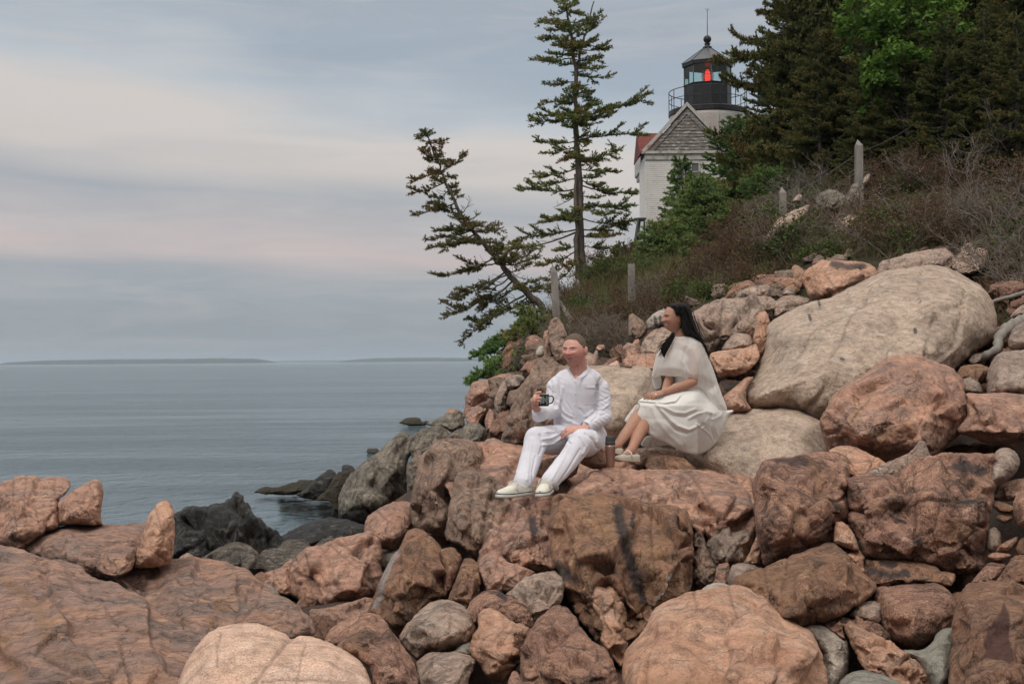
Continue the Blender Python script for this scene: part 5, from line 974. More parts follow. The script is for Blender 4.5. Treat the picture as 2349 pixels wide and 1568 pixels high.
# optic
lm, nt, b, out = newmat('red_lamp_glass'); b.inputs['Base Color'].default_value = (.5, .05, .03, 1); b.inputs['Emission Color'].default_value = (1, .055, .035, 1); b.inputs['Emission Strength'].default_value = 2.2
zl0, zl1 = zq(990), zq(835)
MB().lathe([(.10, zl0), (.13, zl0+.1), (.15, (zl0+zl1)/2), (.10, zl1-.05), (.03, zl1)], 16, c0).build('lamp', lm, LH, True)
op = MB()
for i in range(9):
    z = zl0+(zl1-zl0)*(i+.5)/9; rr = .30-.06*abs(i-4)/4; op.lathe([(rr, z-.018), (rr+.02, z), (rr, z+.018)], 24, c0, cap=False)
op.build('lens', simple('lens_prism', (.30, .16, .13), .2, spec=.8), LH, True)
MB().lathe([(.34, z_dr1-.25), (.34, zl0)], 16, c0).build('lens_pedestal', BLACKI, LH)
MB().lathe([(1.12, z_dr1+.0), (1.12, z_dr1+.02)], 8, c0).build('lantern_floor', BLACKI, LH)
rl = MB(); rr = 1.93
for zz, th in ((zq(1105), .022), (zq(1212), .018)):
    rl.tube([(lx+math.sin(a)*rr, YL-math.cos(a)*rr, zz) for a in np.linspace(0, 2*math.pi, 48, endpoint=False)], th, 5, closed=True)
rl.build('gallery_rail', BLACKI, LH)
ps = MB()
for k in range(14):
    a = 2*math.pi*(k+.37)/14; ps.tube([(lx+math.sin(a)*rr, YL-math.cos(a)*rr, z_dk1-.05), (lx+math.sin(a)*rr, YL-math.cos(a)*rr, zq(1100))], .02, 5)
ps.build('rail_post', BLACKI, LH)
x_ = at(925, 1300, YL, 'Q').x; MB().tube([(x_, YL-1.95, z_dk0-.06), (x_, YL-1.93, 10)], .035, 6).build('down_pipe', TRIM, LH)
# service building with the gable
YB = 61.0
def pb(x, y, Y=YB): return at(x, y, Y, 'P')
apx = pb(575, 40); le = pb(140, 500); wl = pb(180, 600); hw = apx.x-wl.x; he = apx.x-le.x; cxb = apx.x
ze = pb(140, 505).z; zw1 = pb(180, 545).z; za = apx.z; zb = 7.0
BD = empty('keepers_building', (cxb, YB+1.5, zb)); tag(BD, 'small white brick building with peeling wooden gable in front of the tower', 'building')
MB().prism([(cxb-hw, zb), (cxb+hw, zb), (cxb+hw, zw1), (cxb-hw, zw1)], YB, YB+2.9).build('wall', BRK, BD)
gb = MB(); nb_ = 13; gh = (za-ze)-.32
for i in range(nb_):
    z0 = zw1+.10+gh*i/nb_; z1 = z0+gh/nb_; f0 = 1-(z0-zw1)/(za-zw1-.02); w0 = he*.93*f0-.12; w1 = he*.93*(1-(z1-zw1)/(za-zw1-.02))-.12
    if w1 < .05: break
    gb.add([(cxb-w0, YB-.045, z0), (cxb+w0, YB-.045, z0), (cxb+w1, YB-.015, z1), (cxb-w1, YB-.015, z1), (cxb-w0, YB+.02, z0), (cxb+w0, YB+.02, z0), (cxb+w1, YB+.02, z1), (cxb-w1, YB+.02, z1)], [(0,1,2,3),(4,5,1,0),(1,5,6,2),(4,0,3,7)])
gb.build('gable_boarding', PEEL, BD)
MB().prism([(cxb-he*.9, zw1), (cxb+he*.9, zw1), (cxb, za-.25)], YB+.02, YB+2.8).build('gable_wall', TRIM, BD)
tm = MB()
for sgn in (-1, 1):
    e0 = Vector((cxb+sgn*he, YB-.17, ze)); a0 = Vector((cxb, YB-.17, za)); n_ = Vector((-sgn*(za-ze), 0, -he)).normalized() if False else Vector((-sgn*(za-ze)*-1*-1, 0, -he)).normalized()
    off = Vector((sgn*-1*(za-ze), 0, -he)).normalized()
    tm.add([e0, a0, a0+Vector((0, 0, -.20)), e0+Vector((-sgn*.12, 0, -.10)), e0+Vector((0, .16, 0)), a0+Vector((0, .16, 0)), a0+Vector((0, .16, -.20)), e0+Vector((-sgn*.12, .16, -.10))], [(0,1,2,3),(7,6,5,4),(3,2,6,7),(0,3,7,4)])
tm.build('barge_board', TRIM, BD)
t2 = MB()
for sgn in (-1, 1):
    e0 = Vector((cxb+sgn*(he-.25), YB-.075, ze-.03)); a0 = Vector((cxb, YB-.075, za-.23))
    t2.add([e0, a0, a0+Vector((0, 0, -.32)), e0+Vector((-sgn*.32, 0, 0)), e0+Vector((0, .07, 0)), a0+Vector((0, .07, 0)), a0+Vector((0, .07, -.32)), e0+Vector((-sgn*.32, .07, 0))], [(0,1,2,3),(7,6,5,4),(3,2,6,7)])
t2.build('rake_board', PEEL, BD)
t3 = MB().box((cxb-he+.02, YB-.14, ze-.14), (cxb+he-.02, YB-.001, ze-.02)).box((cxb-hw-.03, YB-.06, ze-.42), (cxb+hw+.03, YB-.002, ze-.142))
t3.build('frieze', TRIM, BD)
rf = MB()
for sgn in (-1, 1):
    e0 = Vector((cxb+sgn*(he+.02), YB-.005, ze-.03)); a0 = Vector((cxb, YB-.005, za+.035)); d = Vector((0, 3.0, 0)); th = Vector((0, 0, -.06))
    rf.add([e0, a0, a0+d, e0+d, e0+th, a0+th, a0+d+th, e0+d+th], [(0,1,2,3),(7,6,5,4),(0,3,7,4),(0,4,5,1)])
rf.build('roof', REDR, BD)
wc = pb(585, 780); ww, wh = .52, .78
MB().box((wc.x-ww-.09, YB-.05, wc.z-wh-.1), (wc.x-ww, YB-.003, wc.z+wh+.1)).box((wc.x+ww, YB-.05, wc.z-wh-.1), (wc.x+ww+.09, YB-.003, wc.z+wh+.1)).box((wc.x-ww, YB-.048, wc.z+wh), (wc.x+ww, YB-.003, wc.z+wh+.1)).box((wc.x-ww, YB-.075, wc.z-wh-.1), (wc.x+ww, YB-.003, wc.z-wh))
win = MB().box((wc.x-ww, YB-.02, wc.z-wh), (wc.x+ww, YB-.004, wc.z+wh)).build('window', WGL, BD)
MB().box((wc.x-ww-.09, YB-.06, wc.z-wh-.1), (wc.x-ww, YB-.003, wc.z+wh+.1)).box((wc.x+ww, YB-.06, wc.z-wh-.1), (wc.x+ww+.09, YB-.003, wc.z+wh+.1)).box((wc.x-ww+.001, YB-.06, wc.z+wh), (wc.x+ww-.001, YB-.003, wc.z+wh+.1)).box((wc.x-ww-.12, YB-.09, wc.z-wh-.16), (wc.x+ww+.12, YB-.004, wc.z-wh-.10)).build('window_frame', TRIM, win)
mu = MB()
for i in range(1, 3): mu.box((wc.x-ww+2*ww*i/3-.018, YB-.034, wc.z-wh), (wc.x-ww+2*ww*i/3+.018, YB-.021, wc.z+wh))
for i in range(1, 4): mu.box((wc.x-ww, YB-.038, wc.z-wh+2*wh*i/4-.02), (wc.x+ww, YB-.0345, wc.z-wh+2*wh*i/4+.02))
mu.build('muntin', TRIM, win)
MB().box((wc.x-ww*.95, YB-.026, wc.z-wh+.02), (wc.x+.05, YB-.0205, wc.z-.05)).build('blind', WGL2, win)
# wing behind with the red roof
y0 = 64.2; a_ = at(128, 325, y0+1.2, 'P'); e_ = at(126, 545, y0, 'P'); xr = at(1250, 560, y0, 'P').x
WG = empty('rear_wing', ((a_.x+xr)/2, y0+1, 7)); tag(WG, 'white wing behind the gabled building, its red shingle roof showing at the left', 'building')
MB().box((e_.x+.35, y0+.12, 7), (xr-.2, y0+2.9, e_.z-.03)).build('wall', BRK, WG)
MB().add([(e_.x, y0-.25, e_.z), (xr, y0-.25, e_.z), (xr, y0+1.5, a_.z), (e_.x, y0+1.5, a_.z), (xr, y0+3.2, e_.z), (e_.x, y0+3.2, e_.z)], [(0, 1, 2, 3), (3, 2, 4, 5), (0, 3, 5), (1, 4, 2), (0, 5, 4, 1)]).build('roof', REDR, WG)
MB().box((e_.x+.02, y0-.2, e_.z-.75), (e_.x+.33, y0+2.9, e_.z-.012)).box((e_.x+.1, y0-.1, e_.z-1.0), (e_.x+.33, y0+2.8, e_.z-.752)).build('eave_bracket', TRIM, WG)
# wooden stair head at the left of the building
st0 = at(100, 1150, 60, 'P'); st = empty('wooden_stairs', (st0.x, 60, st0.z-2)); tag(st, 'dark grey wooden stair landing leaning at the left foot of the brick building', 'stairs')
def q(x, y, Y=60): return at(x, y, Y, 'P')
MB().box((q(98, 1165).x, 59.6, q(98, 1165).z), (q(182, 1150).x, 60.6, q(98, 1150).z)).box((q(78, 1335).x, 59.5, q(98, 1350).z), (q(150, 1150).x, 60.4, q(98, 1332).z)).build('landing', DARKW, st)
MB().beam(q(112, 1165, 59.6), q(75, 1420, 59.2), .09, .09).beam(q(128, 1165, 60.4), q(98, 1420, 60.2), .07, .07).beam(q(170, 1165, 59.6), q(172, 1420, 59.6), .08, .08).build('leg', DARKW, st)
# fence posts
def post(label, c, xt, yt, xb, yb, Y, w, pointed, extra=None):
    t = at(xt, yt, Y, c); b_ = at(xb, yb, Y, c); b_.z -= .5; m = MB(); d = (t-b_).normalized(); L_ = (t-b_).length; nseg = 10
    V = []; F = []; rr = random.Random(int(xt))
    tp = .12 if pointed else .01
    for i in range(nseg+1):
        f = i/nseg*(1-tp/L_ if pointed else 1); p = b_+d*(L_*f); ww_ = w*(1.06-.14*f)
        for sx, sy in ((-1, -1), (-.2, -1.06), (1, -1), (1.05, .1), (1, 1), (0, 1.05), (-1, 1), (-1.05, 0)): V.append(p+Vector((sx*ww_/2*(1+rr.uniform(-.05, .05)), sy*ww_/2*(1+rr.uniform(-.05, .05)), rr.uniform(-.01, .01))))
    for i in range(nseg):
        for k in range(8): F.append((i*8+k, i*8+(k+1) % 8, (i+1)*8+(k+1) % 8, (i+1)*8+k))
    V.append(t+(Vector((-.15*w, 0, 0)) if pointed else Vector((0, 0, .004)))); n = len(V)-1
    for k in range(8): F.append((nseg*8+k, nseg*8+(k+1) % 8, n))
    o = mesh_obj('fence_post', np.array([tuple(v) for v in V]), F, GREYW, smooth=False, origin=b_); tag(o, label, 'fence post', 'old wooden fence posts'); return t, b_
P1 = post('tallest grey post with a pointed top, standing under the big spruces', 'D', 1970, 320, 1971, 505, 25, .145, True)
P2 = post('short pointed grey post beside the long pale tilted slab', 'H', 920, 1020, 925, 1180, 23.5, .12, True)
P3 = post('square-cut grey post with a flat top on the bushy slope', 'D', 1448, 606, 1450, 680, 19.5, .105, False)
P4 = post('leaning silvery post in front of the tall spruce trunk', 'D', 1270, 605, 1281, 735, 17.8, .10, True)
b4 = at(1281, 690, 17.9); e4 = at(1312, 722, 17.8)
o = MB().tube([b4, e4+Vector((0, 0, -.1))], [.03, .045], 6).build('fence_brace', GREYW); tag(o, 'slanting silvery stick propped against the leaning post', 'fence brace')
for i, (f1_, f2_) in enumerate(((.12, .2), (.3, .38), (.5, .55), (.68, .72))):
    pts = []
    a_ = P1[0].lerp(P1[1], f1_); b_ = P2[0].lerp(P2[1], f2_); e_ = at(2180+i*8, 215+i*42, 31); e2 = at(1640, 560+i*16, 22.5)
    for A_, B_, sg in ((e_, a_, .35), (a_, b_, .12), (b_, e2, .15)):
        for k in range(9): t = k/9; p = A_.lerp(B_, t); p = p+Vector((0, 0, -sg*4*t*(1-t)*.5)); pts.append(p)
    o = MB().tube(pts, .0042, 4).build('fence_wire', simple('rusty_wire%d' % i, (.11, .10, .095), .6), smooth=True)
    tag(o, ['top', 'second', 'third', 'lowest'][i]+' strand of slack fence wire running past the tallest post', 'fence wire', 'strands of fence wire')
# ---------------------------------------------------------------- plants
def leaf_mat(name, cols, rough=.75, trans=.25):
    """cols: list of colours chosen by the per-twig tint"""
    m, nt, b, out = newmat(name)
    a = N(nt, 'ShaderNodeAttribute', attribute_name='tint'); oi = N(nt, 'ShaderNodeObjectInfo')
    f = mth(nt, 'ADD', a.outputs['Fac'], mth(nt, 'MULTIPLY', mth(nt, 'SUBTRACT', oi.outputs['Random'], .5), .16), clamp=True)
    c = ramp(nt, f, [(i/(len(cols)-1), x) for i, x in enumerate(cols)])
    L(nt, c, b.inputs['Base Color']); b.inputs['Roughness'].default_value = rough
    tl = N(nt, 'ShaderNodeBsdfTranslucent'); L(nt, c, tl.inputs[0]); mx = N(nt, 'ShaderNodeMixShader'); mx.inputs[0].default_value = trans
    L(nt, b.outputs[0], mx.inputs[1]); L(nt, tl.outputs[0], mx.inputs[2]); L(nt, mx.outputs[0], out.inputs[0]); return m
NEED = leaf_mat('spruce_needles', [(0.057, 0.090, 0.032), (0.114, 0.159, 0.052), (0.179, 0.220, 0.062), (0.243, 0.203, 0.068), (0.243, 0.138, 0.057)])
NEEDB = leaf_mat('brownish_spruce_needles', [(0.063, 0.087, 0.036), (0.119, 0.137, 0.048), (0.175, 0.161, 0.059), (0.203, 0.133, 0.059), (0.196, 0.105, 0.053)])
NEEDG = leaf_mat('young_spruce_needles', [(0.040, 0.090, 0.033), (0.081, 0.155, 0.048), (0.130, 0.220, 0.062), (0.187, 0.268, 0.078), (0.227, 0.244, 0.098)])
NEEDD = leaf_mat('dense_spruce_needles', [(.022, .034, .014), (.060, .080, .028), (.115, .128, .040), (.185, .182, .058), (.20, .135, .05)])
LEAFG = leaf_mat('bright_green_leaves', [(0.047, 0.101, 0.019), (0.088, 0.169, 0.027), (0.135, 0.236, 0.038), (0.189, 0.297, 0.054)], trans=.4)
LEAFR = leaf_mat('reddish_shrub_leaves', [(0.077, 0.045, 0.025), (0.117, 0.061, 0.032), (0.144, 0.077, 0.038), (0.108, 0.099, 0.036), (0.117, 0.126, 0.041)])
LEAFJ = leaf_mat('low_green_leaves', [(0.039, 0.065, 0.019), (0.078, 0.111, 0.026), (0.117, 0.143, 0.033), (0.156, 0.130, 0.039)])
BARK = simple('spruce_bark', (.13, .105, .085), .9, 14, .45, bmp=.02, stretch=(1, 1, .35))
BARKD = simple('dead_twig_bark', (.12, .105, .09), .9, 10, .35)
TWIG = simple('grey_bare_twig', (.19, .16, .135), .9, 6, .4)
TWIGR = simple('red_brown_twig', (.105, .072, .052), .9, 6, .4)

class Fol:
    """collects needle or leaf faces as arrays"""
    def __init__(s): s.A = []; s.t = []
    def twig(s, p, d, l, rng, n, nl=.06, w=.018, tint=.5, tv=.12, lift=.5):
        t = rng.rand(n); r = rng.randn(n, 3); r /= np.linalg.norm(r, axis=1)[:, None]
        base = p+d*(t*l)[:, None]; dr = d*.75+r*.8; dr /= np.linalg.norm(dr, axis=1)[:, None]
        nn = nl*(.7+.6*rng.rand(n))*(1.1-.5*t); sd = np.cross(dr, rng.randn(n, 3)); sd /= np.linalg.norm(sd, axis=1)[:, None]
        a = base-sd*w/2; b = base+sd*w/2; c = base+dr*nn[:, None]
        s.A.append(np.stack([a, b, c], 1)); s.t.append(np.repeat(np.clip(tint+tv*rng.randn()+.12*rng.randn(n)+.18*t, 0, 1), 3))
    def leaf(s, P, rng, size, tint):
        n = len(P); a = rng.randn(n, 3); a[:, 2] *= .6; a /= np.linalg.norm(a, axis=1)[:, None]; b = np.cross(a, rng.randn(n, 3)); b /= np.linalg.norm(b, axis=1)[:, None]
        sz = size*(.6+.8*rng.rand(n))[:, None]
        s.A.append(np.stack([P-a*sz*.5-b*sz*.3, P-a*sz*.4+b*sz*.35, P+a*sz*.6], 1)); s.t.append(np.repeat(np.clip(tint+.18*rng.randn(n), 0, 1), 3))
        s.A.append(np.stack([P-a*sz*.4+b*sz*.35, P+a*sz*.3+b*sz*.4, P+a*sz*.6], 1)); s.t.append(s.t[-1])
    def build(s, name, mat, parent, origin=None):
        A = np.concatenate(s.A).reshape(-1, 3); F = np.arange(len(A)).reshape(-1, 3)
        return mesh_obj(name, A, F, mat, parent=parent, smooth=False, origin=origin if origin is not None else parent_origin(parent), attrs={'tint': np.concatenate(s.t)})
class Wood:
    def __init__(s): s.m = MB()
    def line(s, pts, r0, r1, n=5):
        m = len(pts); s.m.tube(pts, [r0+(r1-r0)*i/max(1, m-1) for i in range(m)], n, cap=False)
    def build(s, name, mat, parent, origin=None):
        return mesh_obj(name, np.array(s.m.v), s.m.f, mat, parent=parent, smooth=True, origin=origin if origin is not None else parent_origin(parent))
def bez(p0, p1, sag, n=7, wob=0, rng=None):
    p0, p1 = np.array(p0), np.array(p1); t = np.linspace(0, 1, n)[:, None]; P = p0+(p1-p0)*t; P[:, 2] += (sag*4*t*(1-t))[:, 0]
    if wob and rng is not None: P[1:-1] += rng.randn(n-2, 3)*wob
    return P
def bough(wood, fol, P, rng, f0=.35, r0=.03, dens=1.0, tw=.28, nl=.062, tint=.4, bare=False, lift=.18, nb=44, w=.021, step=.07, droop=0.0, tg=.2):
    """main branch with side twigs carrying needles from fraction f0 outward"""
    L_ = np.linalg.norm(np.diff(P, axis=0), axis=1).sum(); wood.line([tuple(p) for p in P], r0, r0*.2, 4)
    n = max(3, int(L_/step)); T = np.linspace(.12, 1, n)
    seg = len(P)-1
    for i, t in enumerate(T):
        q = t*seg; k = min(int(q), seg-1); p = P[k]+(P[k+1]-P[k])*(q-k); d = P[k+1]-P[k]; d = d/np.linalg.norm(d)
        side = np.cross(d, [0, 0, 1.]); ns = np.linalg.norm(side); side = side/ns if ns > .05 else np.array([1., 0, 0])
        for sg in (-1, 1):
            if rng.rand() < .12: continue
            dd = d*(.55+.3*rng.rand())+side*sg*(.5+.5*rng.rand())+np.array([0, 0, lift*(rng.randn()*.6+.8)-droop*rng.rand()]); dd /= np.linalg.norm(dd)
            l = tw*(1.15-.75*t)*(.6+.7*rng.rand())+.05
            if t < f0 or bare:
                if rng.rand() < .5: wood.line([tuple(p), tuple(p+dd*l*.5+[0, 0, -.01]), tuple(p+dd*l*.9+rng.randn(3)*.03)], .006, .003, 3)
                continue
            fol.twig(p, dd, l, rng, int(nb*dens*(l/.25)+4), nl, w, tint+tg*(t-.6), .12)
            if rng.rand() < .5:   # sub-twig
                p2 = p+dd*l*.4; d2 = dd+rng.randn(3)*.45+[0, 0, .15]; d2 /= np.linalg.norm(d2); fol.twig(p2, d2, l*.6, rng, int(nb*dens*.6*(l/.25)+3), nl, w, tint+tg*(t-.6), .12)
    if not bare:
        d = P[-1]-P[-2]; d /= np.linalg.norm(d); fol.twig(P[-1]-d*.05, d, .16, rng, int(22*dens)+6, nl, w, tint+.05, .1)
# ---- the two shore spruces
def shore_tree(name, label, trunks, br, Y, seed, mat, auto, autoL, tint, bark=BARK, sub=2.0):
    rng = np.random.RandomState(seed)
    base = at(*trunks[0][0][0], Y, 'I'); base.z -= .3
    root = empty(name, base); tag(root, label, 'tree')
    tr_w = Wood(); W_ = Wood(); Fl = Fol()
    TP = []
    for pts, r0, r1, dy in trunks:
        P = np.array([tuple(at(x, y, Y+dy+(0 if i else 0), 'I')) for i, (x, y) in enumerate(pts)])
        if dy == 0 and pts is trunks[0][0]: P[0] = np.array(base)
        # smooth
        Q = []; 
        for i in range(len(P)-1):
            for k in range(3): Q.append(P[i]+(P[i+1]-P[i])*k/3)
        Q.append(P[-1]); Q = np.array(Q); Q[1:-1] += rng.randn(len(Q)-2, 3)*.012
        tr_w.line([tuple(p) for p in Q], r0, r1, 8); TP.append(Q)
    for b_ in br:
        (x0, y0), (x1, y1), f0 = b_[:3]; o = b_[3] if len(b_) > 3 else {}
        p0 = np.array(at(x0, y0, Y, 'I')); dY = rng.uniform(-.45, .45); p1 = np.array(at(x1, y1, Y+dY, 'I'))
        ln = np.linalg.norm(p1-p0); P = bez(p0, p1, o.get('sag', -.05)*ln, 7, .012, rng)
        tt_ = o.get('tint', tint)+.08*rng.randn()
        bough(W_, Fl, P, rng, f0*.6, .008+.008*ln, tint=tt_, tw=o.get('tw', .10+.055*ln), bare=o.get('bare', False), dens=o.get('dens', 1.0)*.85, lift=.42, step=.055, nl=.052, w=.018)
        if not o.get('bare', False) and ln > .35:
            for kk in range(int(ln*sub+.6)):
                t_ = rng.uniform(max(.15, f0*.6), .92); q_ = t_*6; k_ = min(int(q_), 5); p_ = P[k_]+(P[k_+1]-P[k_])*(q_-k_); d_ = (P[-1]-P[0])/ln
                sd__ = np.cross(d_, [0, 0, 1.])*rng.choice([-1, 1]); d2_ = d_*.75+sd__*rng.uniform(.2, .8)+np.array([0, 0, rng.uniform(-.45, .6)]); d2_ /= np.linalg.norm(d2_); l2_ = ln*rng.uniform(.16, .34)*(1.15-t_*.5)+.08
                bough(W_, Fl, bez(p_, p_+d2_*l2_, -.04*l2_, 5, .008, rng), rng, .1, .006, nl=.052, w=.018, step=.055, tint=tt_+.08*rng.randn(), tw=.11, dens=o.get('dens', 1.0), lift=.3)
    Q = TP[0]
    for i in range(auto):
        t = .12+.86*rng.rand(); q_ = t*(len(Q)-1); k = int(min(q_, len(Q)-2)); p = Q[k]+(Q[k+1]-Q[k])*(q_-k)
        a = rng.choice([0, math.pi])+rng.randn()*.6+math.pi/2   # mostly towards and away from the viewer
        ln = autoL(t)*(.6+.6*rng.rand()); d = np.array([math.cos(a), math.sin(a), rng.uniform(-.15, .2)])
        bough(W_, Fl, bez(p, p+d*ln, -.06*ln, 6, .01, rng), rng, .15, .014, tint=tint+.1*rng.randn(), tw=.16+.05*ln, dens=.9, lift=.25)
    tr_w.build('trunk', bark, root); W_.build('branch', BARKD, root); Fl.build('crown', mat, root)
    return root
tall_br = [((735,235),(578,243),.45),((720,150),(608,158),.4),((722,80),(613,80),.35),((745,330),(628,340),.25),((750,395),(628,408),.3),((748,470),(574,488),.2),((750,450),(600,462),.2),
 ((748,570),(600,572),.2),((750,590),(620,618),.35),((752,680),(585,700),.25),((755,760),(533,755),.3),((752,720),(590,740),.3),((752,790),(660,835),.6,{'bare':True}),((755,860),(600,900),.3),((755,925),(515,972),.35,{'sag':.02}),((755,935),(450,1005),.7,{'dens':.6}),
 ((755,1010),(600,1070),.35),((755,1060),(640,1165),.5),((755,990),(670,1010),.3),((740,190),(888,195),.7),((752,240),(850,235),.3),((755,300),(882,312),.4),((755,270),(845,275),.3),((770,185),(835,150),.3),((785,140),(860,75),.3),((790,110),(850,50),.2),
 ((760,470),(1050,378),.3,{'sag':-.04}),((765,500),(905,430),.3),((760,480),(880,470),.2),((765,565),(1015,540),.25,{'sag':.03}),((880,560),(915,615),.3),((765,650),(910,610),.5),((770,680),(905,690),.3),((770,720),(890,770),.3),((770,745),(992,778),.45),
 ((775,820),(985,828),.3),((775,840),(930,862),.25),((780,925),(982,890),.25),((780,950),(870,940),.2),((785,990),(885,1000),.4),((785,1020),(860,1070),.4),((780,880),(960,905),.5),((725,40),(655,55),.2),((720,110),(640,120),.3),((755,380),(840,410),.2),((750,430),(840,420),.1),((715,15),(690,-10),.1),((722,30),(745,5),.1),
 ((758,620),(690,650),.1,{'tint':.85}),((758,640),(830,660),.2,{'tint':.8}),((755,600),(720,620),.1,{'tint':.9}),((752,450),(700,440),.05),((755,455),(800,440),.05),((700,1070),(660,1100),.1),((760,1040),(720,1080),.1,{'tint':.6})]
TALL = shore_tree('spruce_tree', 'tall ragged spruce with a split top, standing left of the lighthouse', [([(790,1125),(772,1000),(770,900),(768,800),(765,700),(756,600),(752,500),(750,400),(752,300),(742,200),(730,120),(718,50),(712,-5)], .10, .014, 0), ([(760,1122),(757,1000),(755,900),(750,800),(750,700)], .06, .03, -.15), ([(755,290),(770,220),(785,150),(805,80),(826,5)], .035, .012, 0)],
  tall_br, 28.0, 5, NEED, 66, lambda t: .35+.6*(1-t), .40, sub=3.0)
lean_br = [((210,690),(92,718),.15,{'tint':.75}),((225,735),(95,780),.3,{'tint':.75}),((245,765),(150,830),.4),((262,820),(104,866),.3,{'tint':.65}),((285,860),(190,830),.4),((212,690),(300,622),.15,{'tint':.7}),((200,650),(135,610),.1,{'tint':.8}),((195,640),(210,590),.1,{'tint':.8}),((165,570),(135,610),.05,{'tint':.75}),((160,560),(185,600),.05,{'tint':.75}),((155,545),(146,530),.1),((220,700),(170,690),.1,{'tint':.8}),
 ((240,740),(265,745),.5),((290,870),(325,798),.5,{'bare':True}),((300,885),(350,870),.3,{'dens':.5}),((320,905),(440,905),.3,{'dens':.5}),((330,925),(425,925),.3,{'dens':.5}),((325,915),(300,880),.05,{'tint':.85}),((320,905),(190,930),.3),((335,925),(155,965),.25),((345,945),(165,1000),.35),((350,955),(250,985),.4),((360,965),(210,985),.5),
 ((400,1010),(460,965),.4,{'dens':.4}),((430,1050),(520,985),.4,{'dens':.5}),((445,1055),(610,1000),.35,{'dens':.5}),((455,1065),(590,1040),.4,{'dens':.5}),((420,1040),(218,1112),.35),((440,1055),(290,1095),.4),((470,1095),(222,1215),.4),((480,1105),(300,1170),.4),((500,1130),(230,1278),.45,{'tw':.3}),((485,1115),(350,1215),.45),((545,1190),(295,1375),.5,{'tw':.28,'sag':.04}),((520,1150),(380,1225),.4),((560,1195),(370,1300),.45),
 ((480,1100),(570,1060),.4,{'dens':.6}),((510,1140),(640,1125),.5,{'dens':.4}),((530,1155),(650,1150),.5,{'dens':.4}),((590,1215),(520,1225),.1,{'tint':.55}),((580,1205),(560,1240),.1),((610,1240),(520,1270),.1),((600,1230),(640,1270),.1),((455,1070),(560,1130),.6,{'bare':True})]
LEAN = shore_tree('spruce_tree', 'shorter spruce leaning out to the left over the sea with a bent trunk', [([(655,1275),(610,1235),(560,1180),(520,1150),(490,1115),(460,1075),(435,1040),(400,1005),(370,972),(345,935),(320,905),(290,868),(265,815),(248,770),(225,725),(210,680),(195,640),(172,590),(155,542)], .070, .010, 0)],
  lean_br, 23.0, 8, NEEDB, 30, lambda t: .3+.35*(1-t), .40, sub=1.6)
# sprawling boughs over the cliff
def sprawl(label, rootk, tips, Y, seed, mat, name='sprawling_spruce'):
    rng = np.random.RandomState(seed); r0 = at(*rootk, Y, 'K'); root = empty(name, r0); tag(root, label, 'shrub'); W_ = Wood(); Fl = Fol()
    for (x, y, f0, n) in tips:
        for i in range(n):
            p1 = np.array(at(x+rng.randn()*22, y+rng.randn()*16, Y+rng.randn()*.35, 'K')); p0 = np.array(r0)+rng.randn(3)*.08
            bough(W_, Fl, bez(p0, p1, .04+.03*rng.randn(), 8, .025, rng), rng, f0, .022, tint=.35+.1*rng.randn(), tw=.2, lift=.3, droop=.0)
    W_.build('branch', BARKD, root); Fl.build('foliage', mat, root); return root
sprawl('low spruce bough reaching left over the sea from the cliff head', (760, 300), [(130,510,.55,3),(260,440,.55,3),(330,380,.6,3),(220,540,.6,2),(430,430,.7,2)], 20.5, 3, NEEDG)
sprawl('lowest spruce bough hanging beside the cliff rocks above the sea', (700, 620), [(110,780,.5,3),(200,700,.5,3),(280,610,.5,4),(330,660,.5,2),(180,760,.5,2)], 18.6, 4, NEEDG)
sprawl('dark matted branches spreading over the brown cliff head', (820, 350), [(470,330,.45,5),(560,270,.4,5),(640,330,.5,4),(600,60,.5,3),(700,170,.4,4),(650,200,.4,3)], 19.0, 6, NEED)
sprawl('tangle of bare grey roots and twigs below the brown cliff head', (800, 480), [(450,700,2,6),(520,620,2,6),(620,560,2,5),(560,480,2,5),(420,720,2,5),(640,430,2,4)], 18.0, 7, NEED)

# ---- dense spruces
def spruce_parts(seed, H, Rr, nb, mat, tint, dens=1.25, nl=.075, w=.028, step=.13, low=.04, shape=.75):
    rng = np.random.RandomState(seed); Fl = Fol(); W_ = Wood(); T_ = Wood()
    T_.line([(0, 0, -.5), (.02, 0, H*.3), (-.03, .02, H*.6), (0, 0, H*.98)], .022*H+.02, .01, 7)
    for i in range(nb):
        lv = max(4, int(nb/7)); t = low+(1-low)*(int(i*lv/nb)+.12*rng.randn()+.5)/lv; t = min(max(t, low), .99); z = H*t*.97; a = i*2.4+rng.randn()*.3
        ln = Rr*((1-t)**shape)*(.6+.65*rng.rand())+.1
        d = np.array([math.cos(a), math.sin(a), -.12+.5*t**2+.12*rng.randn()]); p0 = np.array([0, 0, z])
        bough(W_, Fl, bez(p0, p0+d*ln, -.09*ln, 7, .02, rng), rng, .22, .008+.012*ln, dens=dens, tint=tint+.13*rng.randn(), tw=.16+.15*ln, nl=nl, w=w, step=step, lift=.12, nb=24, droop=.25, tg=.6)
    d = np.array([0, 0, 1.]); Fl.twig(np.array([0, 0, H*.9]), d, H*.1, rng, 40, nl, w, tint+.1)
    return T_, W_, Fl
def spruce(name, label, seed, H, Rr, nb, mat, tint, group=None, **k):
    T_, W_, Fl = spruce_parts(seed, H, Rr, nb, mat, tint, **k); root = empty(name, (0, 0, 0)); tag(root, label, 'tree', group)
    T_.build('trunk', BARK, root); W_.build('branch', BARKD, root); Fl.build('crown', mat, root); return root
def copy_tree(o, parent=None):
    c = o.copy(); COL.objects.link(c); c.parent = parent
    for ch in list(o.children): copy_tree(ch, c)
    return c
